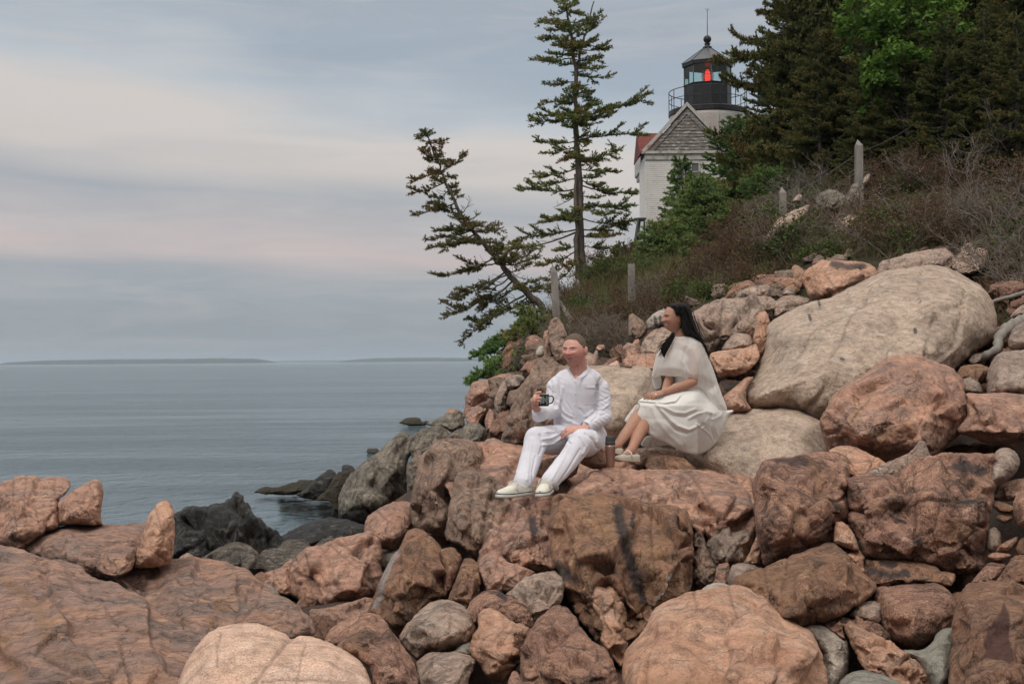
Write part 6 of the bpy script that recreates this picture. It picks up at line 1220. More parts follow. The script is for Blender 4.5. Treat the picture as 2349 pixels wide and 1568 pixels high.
def place(o, px, py, Y, rz=0, s=1.0, c='D', sink=.1, lean=(0, 0), zs=1.0):
    p = at(px, py, Y, c); o.location = (p.x, Y, ground_z(p.x, Y)-sink); o.rotation_euler = (lean[0], lean[1], rz); o.scale = (s, s, s*zs); return o
DV = [spruce('spruce_tree', 'x', 21+i, 11.0, 3.3, 210, NEEDD, .36, 'dense dark spruces on the slope', dens=1.2, nl=.10, w=.042, step=.13, low=.03, shape=.62) for i in range(3)]
first = [True]*3
for i, (px, Y, s, rz, v, lab) in enumerate([
    (1882, 42, 1.02, .3, 0, 'dark spruce nearest the lighthouse, its layered boughs reaching over the tower'),
    (1800, 50, .62, 2.0, 1, 'lower dark spruce between the lighthouse and the front spruce'),
    (1985, 38, 1.10, 1.1, 1, 'big olive-green spruce left of the bright green leafy tree'),
    (2110, 43, 1.15, 3.0, 2, 'dark spruce directly behind the bright green leafy tree'),
    (2215, 37, 1.12, 4.4, 0, 'big brown-tipped spruce right of the bright green leafy tree'),
    (2335, 34, 1.15, 5.2, 1, 'brown-tipped spruce with grey dead twigs near the right edge'),
    (2430, 40, 1.2, .8, 2, 'spruce filling the top right corner'),
    (2060, 50, 1.2, 3.7, 0, 'shadowy spruce in the second row behind the olive-green one'),
    (1930, 54, 1.15, 5.0, 2, 'shadowy spruce in the second row behind the one nearest the lighthouse'),
    (2270, 50, 1.35, 2.2, 1, 'shadowy spruce in the second row near the right edge'),
    (2150, 33.5, .36, 2.2, 1, 'waist-high dark spruce under the bright green leafy tree'),
    (2270, 30.5, .36, 1.2, 2, 'small dark spruce at the foot of the big brown-tipped one'),
    (2010, 34, .33, 4.2, 0, 'small dark spruce right of the tallest post'),
    (1880, 36, .40, .2, 2, 'low spruce spreading down to the wire fence'),
    (2380, 29, .5, .2, 0, 'low spruce at the right edge above the brown bushes'),
    (2075, 35, .42, 1.9, 1, 'low spruce left of the stems of the leafy tree'),
    (2220, 34, .46, 3.3, 2, 'low spruce right of the stems of the leafy tree'),
    (2320, 32, .46, .9, 1, 'low spruce near the right edge behind the bare grey bushes'),
    (1945, 36, .46, 2.9, 1, 'low spruce behind the tallest post'),
    (1830, 40, .5, 4.9, 0, 'low dark spruce left of the wire fence'),
    (2000, 30, .30, 2.5, 0, 'knee-high dark spruce a little right of the tallest post'),
    (2085, 29.5, .32, 1.5, 1, 'small dark spruce below and left of the leafy tree'),
    (2175, 28.5, .32, 4.5, 2, 'small dark spruce in front of the leafy tree stems'),
    (2260, 28, .31, .2, 0, 'small dark spruce above the rusty bushes'),
    (2335, 27, .32, 3.5, 1, 'small dark spruce by the bare bushes at the right edge'),
    (2560, 34, 1.1, 2.5, 0, 'tall spruce beyond the right edge of the view'),
    (2720, 37, 1.15, .5, 1, 'second tall spruce beyond the right edge of the view'),
    (2900, 34, 1.1, 3.5, 2, 'third tall spruce beyond the right edge of the view'),
    (2150, 37, .7, .5, 0, 'middling spruce filling in beneath the bright green crown')]):
    o = DV[v] if first[v] else copy_tree(DV[v]); first[v] = False
    place(o, px, 400, Y, rz, s*1.05, sink=.2, zs=1.5 if s > .9 else 1.1); o['label'] = lab; o['group'] = 'dense dark spruces on the slope'
# young green spruces by the house
def top_spruce(lab, seed, xb, yb, xt, yt, Y, Rpx, mat, tint, c='D', nb=90, **k):
    b_ = at(xb, yb, Y, c); t = at(xt, yt, Y, c); gz_ = ground_z(b_.x, Y); z0 = min(b_.z, gz_)
    H = t.z-z0; o = spruce('young_spruce', lab, seed, H, 1.15*Rpx*Y/FPX, int(nb*1.35), mat, tint+.1, **k)
    o.location = (b_.x, Y, z0-.05); o.rotation_euler = (0, math.atan2(t.x-b_.x, H), 0); return o
top_spruce('slim dark young spruce in front of the window of the white building', 41, 1590, 600, 1558, 350, 38, 70, NEEDG, .25, nb=90, nl=.07, w=.028, step=.10, shape=.8)
top_spruce('bright green bushy young spruce with a pale leading shoot below the building', 42, 1590, 640, 1622, 402, 27, 105, NEEDG, .5, nb=120, nl=.06, w=.022, step=.08, shape=.55)
top_spruce('low bright green young spruce at the foot of the white wall', 43, 1530, 628, 1518, 505, 25, 60, NEEDG, .45, nb=80, nl=.055, w=.02, step=.08, shape=.5)
top_spruce('dark spruce with spreading boughs at the right corner of the building', 44, 1705, 520, 1692, 262, 46, 95, NEEDG, .2, nb=130, nl=.085, w=.034, step=.12, shape=.55)
top_spruce('green young spruce between the corner spruce and the dense dark ones', 45, 1770, 500, 1762, 385, 36, 75, NEEDG, .3, nb=80, nl=.07, w=.028, step=.1, shape=.5)

# ---- bright green leafy tree and other leafy growth
def leafy(name, lab, base, clumps, Y, seed, mat, size=.09, cat='tree', wood=BARKD, stem_r=.035):
    """clumps: (px, py, radius px, leaves) in picture units"""
    rng = np.random.RandomState(seed); b_ = at(*base, Y); gz_ = ground_z(b_.x, Y); b_.z = min(b_.z, gz_)-.1
    root = empty(name, b_); tag(root, lab, cat); W_ = Wood(); Fl = Fol(); B = np.array(b_)
    for (x, y, r_, n) in clumps:
        dy = rng.randn()*r_*Y/FPX*.5; c = np.array(at(x, y, Y+dy)); rr = r_*Y/FPX
        cm_ = np.mean([cl[:2] for cl in clumps], 0); hub = B*.45+.55*np.array(at(cm_[0]*.6+x*.4, max(cl[1] for cl in clumps)*.6+cm_[1]*.4, Y+rng.randn()*.1))+rng.randn(3)*.12*rr
        P = np.concatenate([bez(B+rng.randn(3)*[.04, .04, 0], hub, 0, 4, .02*rr, rng)[:-1], bez(hub, c, .05*rr, 5, .05*rr+.005, rng)]); W_.line([tuple(p) for p in P], stem_r*.6, .008, 4)
        k = max(2, n//45)
        for j in range(k):
            q = c+rng.randn(3)*rr*.55; W_.line([tuple(P[-2]), tuple((P[-2]+q)/2+rng.randn(3)*.03), tuple(q)], .008, .003, 3)
            Fl.leaf(q+rng.randn(45, 3)*rr*.22, rng, size, .3+.4*rng.rand()+.12*(q[2]-c[2])/rr)
    W_.build('trunk', wood, root); Fl.build('crown', mat, root); return root
leafy('leafy_tree', 'bright green leafy tree standing out against the dark spruces', (2140, 440), [(1960,60,34,380),(1975,10,36,420),(2200,60,34,300),(2020,20,42,650),(2075,10,48,700),(2140,0,45,600),(2110,60,50,800),(2050,75,45,700),(2160,70,40,500),(2020,120,34,450),(2070,135,42,650),(2130,130,38,500),(2000,190,28,380),(2040,200,32,450),(2085,215,34,420),(2010,240,22,240),(2060,260,22,200),(2150,190,30,260),(1990,95,26,260),(1995,150,22,200),(2180,20,30,300)], 29.5, 3, LEAFG, .10, wood=BARK)
leafy('leafy_shrub', 'small bright green shrub between the building and the dark spruces', (1750, 480), [(1745,345,22,300),(1765,365,22,250),(1735,375,16,150),(1755,330,14,120)], 43, 4, LEAFG, .09, 'shrub')
leafy('leafy_shrub', 'round bright green shrub on the slope above the pale rocks', (2085, 600), [(2085,562,15,260),(2075,570,12,150),(2096,570,12,150)], 18.5, 5, LEAFG, .035, 'shrub', stem_r=.01)
leafy('leafy_shrub', 'low green bushes on the grassy knoll left of the building', (1425, 600), [(1405,590,18,300),(1430,580,20,350),(1455,570,20,350),(1385,605,14,200),(1440,600,18,250)], 44, 6, LEAFJ, .09, 'shrub')

# ---- twiggy shrubs
def shrub_proto(seed, leaves, lmat, wmat, h=1.0, spread=.8, stems=14, tint=.4, lsize=.028, depth=3, tw=.013):
    rng = np.random.RandomState(seed); W_ = Wood(); Fl = Fol(); tips = []
    def grow(p, d, l, r_, k):
        q = p+d*l; mid = (p+q)/2+rng.randn(3)*l*.12
        W_.line([tuple(p), tuple(mid), tuple(q)], r_, r_*.6, 3)
        if k == 0: tips.append(q); return
        tips.append(q)
        for _ in range(rng.randint(2, 5)):
            d2 = d+rng.randn(3)*.55; d2[2] += .12; d2 /= np.linalg.norm(d2); grow(q if rng.rand() < .7 else mid, d2, l*(.5+.3*rng.rand()), r_*.6, k-1)
    for i in range(stems):
        a = rng.rand()*6.28; e = .35+.9*rng.rand(); d = np.array([math.cos(a)*spread, math.sin(a)*spread, e]); d /= np.linalg.norm(d)
        grow(rng.randn(3)*[.12, .12, 0], d, h*(.32+.2*rng.rand()), tw, depth)
    T = np.array(tips)
    if leaves:
        idx = rng.randint(0, len(T), leaves); P = T[idx]+rng.randn(leaves, 3)*.05; Fl.leaf(P, rng, lsize, tint)
    root = empty('shrub', (0, 0, 0)); W_.build('twigs', wmat, root)
    if leaves: Fl.build('leaves', lmat, root)
    return root
SP = [shrub_proto(1, 1500, LEAFR, TWIGR, .9, 1.0, 16, .35), shrub_proto(2, 1400, LEAFR, TWIGR, .8, 1.2, 16, .45), shrub_proto(3, 0, None, TWIG, 1.0, 1.0, 12), shrub_proto(4, 2200, LEAFJ, TWIGR, .6, 1.5, 14, .35, .04), shrub_proto(5, 600, LEAFR, TWIG, 1.0, 1.1, 14, .5), shrub_proto(6, 0, None, TWIG, 1.25, .6, 12, depth=3, tw=.012)]
used = [False]*6
rngs = random.Random(12)
areas = [  # polygon in picture, number, kinds, size, label, group
 ([(1290,740),(1320,670),(1440,650),(1480,690),(1470,790),(1380,830),(1300,800)], 26, [0,1,4,1,3], .55, 'reddish brown heath bush above the man\'s head, between the leaning post and the square-cut post', 'heath bushes behind the man'),
 ([(1300,800),(1330,790),(1470,760),(1480,830),(1420,850),(1340,850)], 12, [2,5,4], .55, 'bare grey tangled bush behind the man\'s head', 'grey bushes behind the man'),
 ([(1480,690),(1640,640),(1780,640),(1840,620),(1690,680),(1560,710),(1490,740)], 18, [1,4,3,0], .5, 'low brown and green bush above the woman\'s head', 'low bushes above the woman'),
 ([(1610,610),(1640,530),(1720,500),(1800,520),(1840,590),(1780,640),(1650,640)], 18, [0,1,3,4], .75, 'rusty brown bush right of the bright green young spruce', 'rusty bushes by the young spruce'),
 ([(1740,520),(1760,480),(1850,440),(1900,500),(1890,600),(1800,610)], 10, [2,5,2,3], .85, 'bare grey bush around the pale tilted slab', 'grey bushes by the tilted slab'),
 ([(1980,500),(1990,420),(2100,410),(2260,430),(2250,560),(2150,590),(2000,590)], 34, [0,1,3,1,4], .85, 'rusty brown bush on the slope right of the tallest post', 'rusty bushes right of the tallest post'),
 ([(2250,420),(2349,360),(2390,360),(2390,680),(2300,700),(2240,600)], 16, [2,5,4,3], .9, 'bare grey bush at the right edge above the giant boulder', 'grey bushes at the right edge'),
 ([(1880,600),(1900,560),(1990,560),(2000,620),(1930,620)], 6, [3,4], .5, 'low green and brown bush beside the pink charcoal-topped boulder', 'low bushes by the charcoal-topped boulder'),
 ([(1330,650),(1380,610),(1470,585),(1480,640),(1400,655)], 12, [3,3,0], .6, 'low green juniper bush on the rise behind the tall spruce', 'juniper bushes behind the tall spruce'),
 ([(1830,480),(1900,460),(1960,470),(1940,560),(1870,560)], 8, [3,1], .6, 'low green bush left of the tallest post', 'low bushes left of the tallest post'),
 ([(2400,380),(3000,300),(3000,650),(2400,640)], 30, [0,3,1,4,5], 1.0, 'bush on the slope beyond the right edge of the view', 'bushes beyond the right edge'),
]
for poly, n, kinds, s0, lab, grp in areas:
    pa = np.array(poly, float); mn, mx_ = pa.min(0), pa.max(0); k = 0; tries = 0
    while k < n and tries < 3000:
        tries += 1; q = np.array([rngs.uniform(mn[0], mx_[0]), rngs.uniform(mn[1], mx_[1])])
        if not inpoly(q[None], pa)[0]: continue
        h = ground_hit(q[0], q[1], y0=12.5)
        if h is None: continue
        v = rngs.choice(kinds); o = SP[v] if not used[v] else copy_tree(SP[v]); used[v] = True; k += 1
        s_ = s0*rngs.uniform(.8, 1.5)*(h.y/21)**.35; o.location = h-Vector((0, 0, .06)); o.scale = (s_, s_, s_*rngs.uniform(.75, 1.1)); o.rotation_euler = (rngs.uniform(-.15, .15), rngs.uniform(-.15, .15), rngs.uniform(0, 6.3))
        tag(o, lab, 'shrub', grp)
# ---- grass and heath cover on the slope
def cover(name, n, seed, mat, h, w, ymax, clump, flat=False):
    rng = np.random.RandomState(seed); A = []; T = []
    cnt = 0; bx = []
    while cnt < n:
        m_ = 4000; px = rng.uniform(1120, 3000, m_); Y = 12.5+rng.rand(m_)**1.3*(ymax-12.5); x = (px-CXP)/FPX*Y
        nz = vnoise(np.stack([x*clump, Y*clump, np.zeros(m_)], 1), seed); keep = nz > -.15
        for xx, yy in zip(x[keep], Y[keep]):
            z = ground_z(xx, yy)
            if z < 2.9+max(0, (13.5-yy))*.5: continue
            bx.append((xx, yy, z)); cnt += 1
            if cnt >= n: break
    B = np.array(bx); k = 5
    B = np.repeat(B, k, 0); m_ = len(B); B[:, :2] += rng.randn(m_, 2)*.09
    d = rng.randn(m_, 3)*(.45 if not flat else 1.0); d[:, 2] = np.abs(d[:, 2])+.8 if not flat else np.abs(d[:, 2])*.5+.3; d /= np.linalg.norm(d, axis=1)[:, None]
    sd_ = np.cross(d, rng.randn(m_, 3)); sd_ /= np.linalg.norm(sd_, axis=1)[:, None]; sc_ = (.5+rng.rand(m_))*(B[:, 1]/20)**.3
    A = np.stack([B-sd_*w/2-[0, 0, .03], B+sd_*w/2-[0, 0, .03], B+d*h*sc_[:, None]], 1).reshape(-1, 3)
    t = np.repeat(np.clip(.5+.5*vnoise(B*np.array([.35, .35, 0]), seed+3)+.15*rng.randn(m_), 0, 1), 3)
    o = mesh_obj(name, A, np.arange(len(A)).reshape(-1, 3), mat, smooth=False, attrs={'tint': t}); tag(o, kind='stuff'); return o
GRM = leaf_mat('slope_grass', [(.06, .08, .022), (.10, .12, .035), (.15, .14, .06), (.19, .16, .09)])
g = cover('grass', 17000, 2, GRM, .24, .014, 60, .5); g['label'] = 'sparse green and straw grass covering the slope'; g['category'] = 'grass'
g = cover('heath', 8000, 9, LEAFR, .12, .05, 60, .7, True); g['label'] = 'low brown heath matting the slope between the bushes'; g['category'] = 'heath'
# ---- driftwood
def stick(name, lab, c, pts, Y, r0, r1, mat=GREYW, cat='root'):
    P = [at(x, y, Y+(dy if True else 0), c) for x, y, dy in pts]; Q = []
    for i in range(len(P)-1):
        for k in range(4): Q.append(P[i].lerp(P[i+1], k/4))
    Q.append(P[-1]); n = len(Q)
    o = MB().tube(Q, [(r0+(r1-r0)*i/n)*(1+.15*math.sin(i*2.1)) for i in range(n)], 8).build(name, mat, smooth=True); tag(o, lab, cat); return o
stick('twisted_root', 'twisted grey root curling between boulders at the right edge', 'G', [(2000,790,0),(2050,720,-.2),(2115,690,-.2),(2120,620,-.1),(2170,560,0),(2230,530,.1),(2290,505,.2),(2420,500,.3)], 11.6, .03, .07)
stick('dead_branch', 'bare grey branch lying above the giant boulder at the right edge', 'G', [(2040,410,0),(2110,385,0),(2190,365,.1),(2276,340,.2),(2400,330,.3)], 13.2, .015, .03)
stick('dead_branch', 'thin pale branch sticking up by the gully stones', 'G', [(1120,100,0),(1170,60,0),(1230,40,0)], 19.3, .03, .015)
stick('driftwood', 'weathered split log in the hollow beneath the orange-pink boulder', 'G', [(440,930,0),(520,900,.1),(600,890,.2)], 11.0, .03, .015, cat='driftwood')
# ---------------------------------------------------------------- figures
def A(x, y, Y, c='D'): return np.array(tuple(at(x, y, Y, c)))
class Solid:
    """overlapping closed pieces fused into one continuous surface"""
    def __init__(s): s.m = MB()
    def limb(s, pts, radii, n=14, sq=None):
        """tapering round limb with domed ends; sq = (axis, factor) flattens the section along a world axis"""
        P = [np.array(p, float) for p in pts]; R_ = list(radii); Q = []; RR = []
        # densify
        for i in range(len(P)-1):
            for k in range(4): t = k/4; Q.append(P[i]*(1-t)+P[i+1]*t); tt = t*t*(3-2*t); RR.append(R_[i]*(1-tt)+R_[i+1]*tt)
        Q.append(P[-1]); RR.append(R_[-1])
        d0 = Q[0]-Q[1]; d0 /= np.linalg.norm(d0); d1 = Q[-1]-Q[-2]; d1 /= np.linalg.norm(d1)
        pre = [(Q[0]+d0*RR[0]*math.sin(a), RR[0]*math.cos(a)) for a in (1.45, 1.1, .75, .4)]; post_ = [(Q[-1]+d1*RR[-1]*math.sin(a), RR[-1]*math.cos(a)) for a in (.4, .75, 1.1, 1.45)]
        Q = [p for p, r in pre]+Q+[p for p, r in post_]; RR = [r for p, r in pre]+RR+[r for p, r in post_]
        n0 = len(s.m.v); s.m.tube([tuple(q) for q in Q], RR, n)
        if sq is not None:
            ax = np.array(sq[0], float); ax /= np.linalg.norm(ax); V = np.array(s.m.v[n0:]); C = np.repeat(np.array(Q), n, 0); D = V-C; D = D-np.outer(D@ax, ax)*(1-sq[1]); s.m.v[n0:] = [tuple(v) for v in C+D]
        return s
    def ball(s, c, r, M=None, n=18):
        """ellipsoid"""
        prof = [(math.cos(t), math.sin(t)) for t in np.linspace(-1.5, 1.5, n)]; n0 = len(s.m.v); s.m.lathe(prof, 22)
        V = np.array(s.m.v[n0:])*np.array(r)
        if M is not None: V = V@np.array(M).T
        s.m.v[n0:] = [tuple(v) for v in V+np.array(c)]; return s
    def raw(s, V, F): s.m.add([tuple(v) for v in V], F); return s
    def fuse(s, vox, it=3):
        me = bpy.data.meshes.new('t'); me.from_pydata(s.m.v, [], s.m.f); o = bpy.data.objects.new('t', me); COL.objects.link(o)
        bm = bmesh.new(); bm.from_mesh(me); bmesh.ops.recalc_face_normals(bm, faces=bm.faces); bm.to_mesh(me); bm.free()
        md = o.modifiers.new('r', 'REMESH'); md.mode = 'VOXEL'; md.voxel_size = vox
        dg = bpy.context.evaluated_depsgraph_get(); ev = o.evaluated_get(dg).to_mesh()
        V = np.zeros(len(ev.vertices)*3); ev.vertices.foreach_get('co', V); V = V.reshape(-1, 3)
        F = np.array([p.vertices[:] for p in ev.polygons]); o.evaluated_get(dg).to_mesh_clear(); bpy.data.objects.remove(o); bpy.data.meshes.remove(me)
        T = np.concatenate([F[:, [0, 1, 2]], F[:, [0, 2, 3]]])
        for _ in range(it):
            V = np.stack([lap(V[:, k], T, 1) for k in range(3)], 1)
        return V, F, T
def frame(f, up):
    f = np.array(f, float); f /= np.linalg.norm(f); up = np.array(up, float); r = np.cross(f, up); r /= np.linalg.norm(r); u = np.cross(r, f); return r, f, u   # right, forward, up
def hand(S, wrist, f, n, thumb, curl, sc=1.0, spread=.12, tcurl=.3):
    """f: towards the fingers, n: out of the back of the hand, thumb: +1/-1 along f x n, curl: list of 4 (knuckle, middle) bends"""
    f = np.array(f, float); f /= np.linalg.norm(f); n = np.array(n, float); n -= f*(n@f); n /= np.linalg.norm(n); s_ = np.cross(f, n)*thumb
    w = np.array(wrist, float)
    S.limb([w-f*.03*sc, w+f*.01*sc, w+f*.055*sc, w+f*.085*sc], [.026*sc, .027*sc, .037*sc, .036*sc], sq=(n, .48))
    L_ = [(.044, .027, .021), (.048, .031, .022), (.045, .028, .021), (.036, .022, .019)]; X = [.029, .0095, -.010, -.028]; Bz = [.083, .088, .083, .074]; rr = [.0088, .009, .0086, .0076]
    for i in range(4):
        a = X[i]/.029*spread; d = f*math.cos(a)+s_*math.sin(a); p = w+f*Bz[i]*sc+s_*X[i]*sc; P = [p-d*.02*sc, p]; ang = 0
        for k, l in enumerate(L_[i]):
            ang += curl[i][0] if k == 0 else curl[i][1]*(1 if k == 1 else .7)
            dd = d*math.cos(ang)-n*math.sin(ang); p = p+dd*l*sc; P.append(p)
        r = rr[i]*sc; S.limb(P, [r*1.15, r*1.12, r*1.0, r*.92, r*.78], n=10)
    b = w+f*.022*sc+s_*.024*sc-n*.006*sc; t1 = b+(f*.55+s_*.75-n*.35)*.036*sc; t2 = t1+(f*.85+s_*(.35-tcurl)-n*(.3+tcurl))*.030*sc; t3 = t2+(f*.85+s_*(.15-tcurl)-n*(.3+tcurl))*.022*sc
    S.limb([b, t1, t2, t3], [.0155*sc, .0125*sc, .0105*sc, .0085*sc], n=10)
def head_mesh(c, fdir, h, wide=1.0, tilt=0.0, jaw=1.0, nose=1.0, smile=0.0):
    """sculpted head; returns vertices, faces and a function giving local coordinates"""
    r, f, u = frame(fdir, (0, 0, 1))
    bm = bmesh.new(); bmesh.ops.create_icosphere(bm, subdivisions=6, radius=1); V = np.array([v.co[:] for v in bm.verts]); F = [[v.index for v in q.verts] for q in bm.faces]; bm.free()
    x, y, z = V[:, 0].copy(), V[:, 1].copy(), V[:, 2].copy()     # x right, y forward, z up
    rx, ry, rz = .335*wide, .41, .5
    zz = z*rz; lo = np.clip(-z, 0, 1); hi = np.clip(z, 0, 1)
    X = x*rx*(1-.34*lo**1.6*jaw)*(1-.06*hi); Y = y*ry*(1-.10*lo)+.02
    Y = np.where(y < 0, Y+lo**1.3*.20*(-y), Y)                   # back of the head tucks in to the nape
    Y = np.where((y > 0), Y-.02*hi**2, Y)
    fr = np.clip(y, 0, 1)**1.2
    g = lambda cx, cz, sx, sz: np.exp(-((np.abs(X)-cx)/sx)**2-((zz-cz)/sz)**2)
    g0 = lambda cx, cz, sx, sz: np.exp(-((X-cx)/sx)**2-((zz-cz)/sz)**2)
    Y = Y-fr*.072*g(.14, .02, .085, .055)                        # eye sockets
    Y = Y+fr*.040*g(.13, .085, .12, .030)                        # brow
    Y = Y+fr*.042*g(.14, .008, .050, .026)                       # lids and eyeballs
    Y = Y+fr*.034*g(.19, -.10, .10, .08)*(1+smile)               # cheeks
    zn = np.clip((.06-zz)/.19, 0, 1); nz_ = (zz < .08) & (zz > -.16)
    Y = Y+fr*np.exp(-(X/(.035+.035*zn))**2)*np.where(nz_, (.03+.165*zn*nose)*np.clip((zz+.16)/.035, 0, 1), 0)
    Y = Y+fr*.035*g(.055, -.125, .03, .025)                      # nostril wings
    Y = Y+fr*.042*np.exp(-(X/.10)**2)*(np.exp(-((zz+.238)/.017)**2)+1.15*np.exp(-((zz+.285)/.021)**2))   # lips
    Y = Y-fr*.026*np.exp(-(X/.11)**2)*np.exp(-((zz+.262)/.009)**2)
    Y = Y-fr*.010*np.exp(-(X/.10)**2)*np.exp(-((zz+.335)/.022)**2)
    Y = Y+fr*.040*np.exp(-(X/.10)**2)*np.exp(-((zz+.41)/.06)**2)   # chin
    Y = Y-fr*.020*(np.exp(-((np.abs(X)-.15-(-.17-zz)*.25)/.015)**2)*np.exp(-((zz+.18)/.07)**2))*(1+smile)   # smile fold
    P = np.stack([X, Y, zz], 1)*h
    ct, st = math.cos(tilt), math.sin(tilt); P = np.stack([P[:, 0], P[:, 1]*ct-P[:, 2]*st, P[:, 1]*st+P[:, 2]*ct], 1)
    M = np.stack([r, f, u], 1); W_ = P@M.T+np.array(c)
    def loc(Q):
        q = (Q-np.array(c))@M/h; return np.stack([q[:, 0], q[:, 1]*ct+q[:, 2]*st, -q[:, 1]*st+q[:, 2]*ct], 1)
    def ear(S):
        for sx in (-1, 1):
            e = (r*sx*.338*wide+f*.0+u*(-.03))*h+np.array(c); M3 = np.stack([r*1.0, f, u], 1)
            ang = .5*sx; rr_ = np.stack([r*math.cos(ang)-f*math.sin(ang), r*math.sin(ang)+f*math.cos(ang), u], 1)
            S.ball(e, (.040*h, .090*h, .135*h), rr_, 14); S.ball(e+(r*sx*.03-f*.03)*h, (.02*h, .085*h, .12*h), rr_, 14)
    return W_, F, loc, ear
def skin_mat(name):
    m, nt, b, out = newmat(name); a = N(nt, 'ShaderNodeAttribute', attribute_name='col'); tc = N(nt, 'ShaderNodeTexCoord')
    n = noise_(nt, tc.outputs['Object'], 60, 5, .6); c = mix(nt, 1.0, a.outputs['Color'], ramp(nt, n, [(.3, (.9, .87, .87)), (.7, (1.08, 1.06, 1.06))]), 'MULTIPLY')
    L(nt, c, b.inputs['Base Color']); b.inputs['Roughness'].default_value = .5; b.inputs['Specular IOR Level'].default_value = .35
    b.inputs['Subsurface Weight'].default_value = .12; b.inputs['Subsurface Radius'].default_value = (.01, .004, .002); b.inputs['Subsurface Scale'].default_value = 1.0
    L(nt, bump(nt, n, .25, .002), b.inputs['Normal']); return m
SKIN = skin_mat('skin')
def cloth(name, col, rough=.85, wv=900, trans=.12):
    m, nt, b, out = newmat(name); tc = N(nt, 'ShaderNodeTexCoord'); n = noise_(nt, tc.outputs['Object'], 35, 6, .6); n2 = noise_(nt, tc.outputs['Object'], 9, 4, .6, .5)
    c = mix(nt, 1.0, (*col, 1), ramp(nt, n, [(.3, (.955,)*3), (.7, (1.02,)*3)]), 'MULTIPLY')
    L(nt, c, b.inputs['Base Color']); b.inputs['Roughness'].default_value = rough; b.inputs['Sheen Weight'].default_value = .15
    L(nt, bump(nt, mth(nt, 'ADD', mth(nt, 'MULTIPLY', n, .3), mth(nt, 'MULTIPLY', n2, .5)), .35, .008), b.inputs['Normal'])
    tl = N(nt, 'ShaderNodeBsdfTranslucent'); L(nt, c, tl.inputs[0]); mx = N(nt, 'ShaderNodeMixShader'); mx.inputs[0].default_value = trans
    L(nt, b.outputs[0], mx.inputs[1]); L(nt, tl.outputs[0], mx.inputs[2]); L(nt, mx.outputs[0], out.inputs[0]); return m
LINEN = cloth('white_linen', (.76, .75, .80)); DRESS = cloth('ivory_crepe', (.80, .78, .73), .75)
def fin(name, V, F, mat, par, attrs=None):
    o = mesh_obj(name, V, F, mat, parent=par, smooth=True, origin=parent_origin(par), attrs=attrs)
    return o
def ridg(P, s=0): return 1-np.abs(vnoise(P, s))*2
def wrinkle(V, T, amp, freq, ax=(1, 1, 1), s=0, mask=None):
    n = vnormals(V, T); q = V*freq*np.array(ax)+fbm(V*4, 2, .5, 8)[:, None]*1.2
    h = ridg(q, s)**1+.5*ridg(q*2.1, s+4); h = h-h.mean()
    if mask is not None: h = h*mask
    return V+n*(h*amp)[:, None]
def pxraise(V, n, poly, c, amt, soft, inside=True, line=False):
    """raise the camera-facing cloth inside a traced seam or patch"""
    p = proj(V); pl = cr(c, poly); d = pldist(p, pl, not line); front = n[:, 1] < -.15
    k = CROPS[c][2]
    w = np.exp(-(d/(soft*k))**2) if line else np.where(inpoly(p, pl), np.clip(d/(soft*k), 0, 1), 0)
    return V+n*(amt*w*front)[:, None]

# ================================================================ the man
DYM = .2
def m_(x, y, Y, c='D'): return A(x, y, Y+DYM, c)
MAN = empty('person', Vector(tuple(m_(1325, 1055, 8.85)))); tag(MAN, 'man in white shirt and white trousers sitting on the ledge, holding a black patterned mug', 'person')
hd = head_mesh(m_(1319.5, 802, 8.76), (-.52, -.85, -.02), .224, wide=1.13, jaw=.55, smile=.5, nose=.75)
B = Solid(); B.raw(hd[0], hd[1]); hd[3](B)
B.limb([m_(1326, 828, 8.82), m_(1329, 862, 8.84), m_(1328, 885, 8.82)], [.062, .066, .085])
B.limb([m_(1328, 900, 8.86), m_(1325, 940, 8.88), m_(1324, 985, 8.92)], [.09, .10, .10], sq=((0, 1, 0), .6))
B.limb([m_(1285, 892, 8.83), m_(1328, 882, 8.85), m_(1368, 894, 8.89)], [.04, .06, .04])
shR, elR, wrR = m_(1273, 888, 8.79), m_(1268, 942, 8.77), m_(1236.5, 943, 8.56)
shL, elL, wrL = m_(1379, 890, 8.88), m_(1386, 955, 8.85), m_(1340, 981, 8.62)
B.limb([shR, (shR+elR)/2, elR, wrR], [.035, .035, .032, .026]); B.limb([shL, (shL+elL)/2, elL, wrL], [.035, .035, .032, .027])
hipR, knR, anR = m_(1302, 1006, 8.88), m_(1231, 1006, 8.50), m_(1203, 1108, 8.26)
hipL, knL, anL = m_(1350, 1010, 8.92), m_(1334, 1013, 8.46), m_(1257, 1112, 8.24)
for h_, k_, a_ in ((hipR, knR, anR), (hipL, knL, anL)):
    B.limb([h_, (h_+k_)/2, k_], [.06, .055, .045]); B.limb([k_, k_*.6+a_*.4, a_, a_+np.array([0, 0, -.03])], [.045, .042, .036, .036])
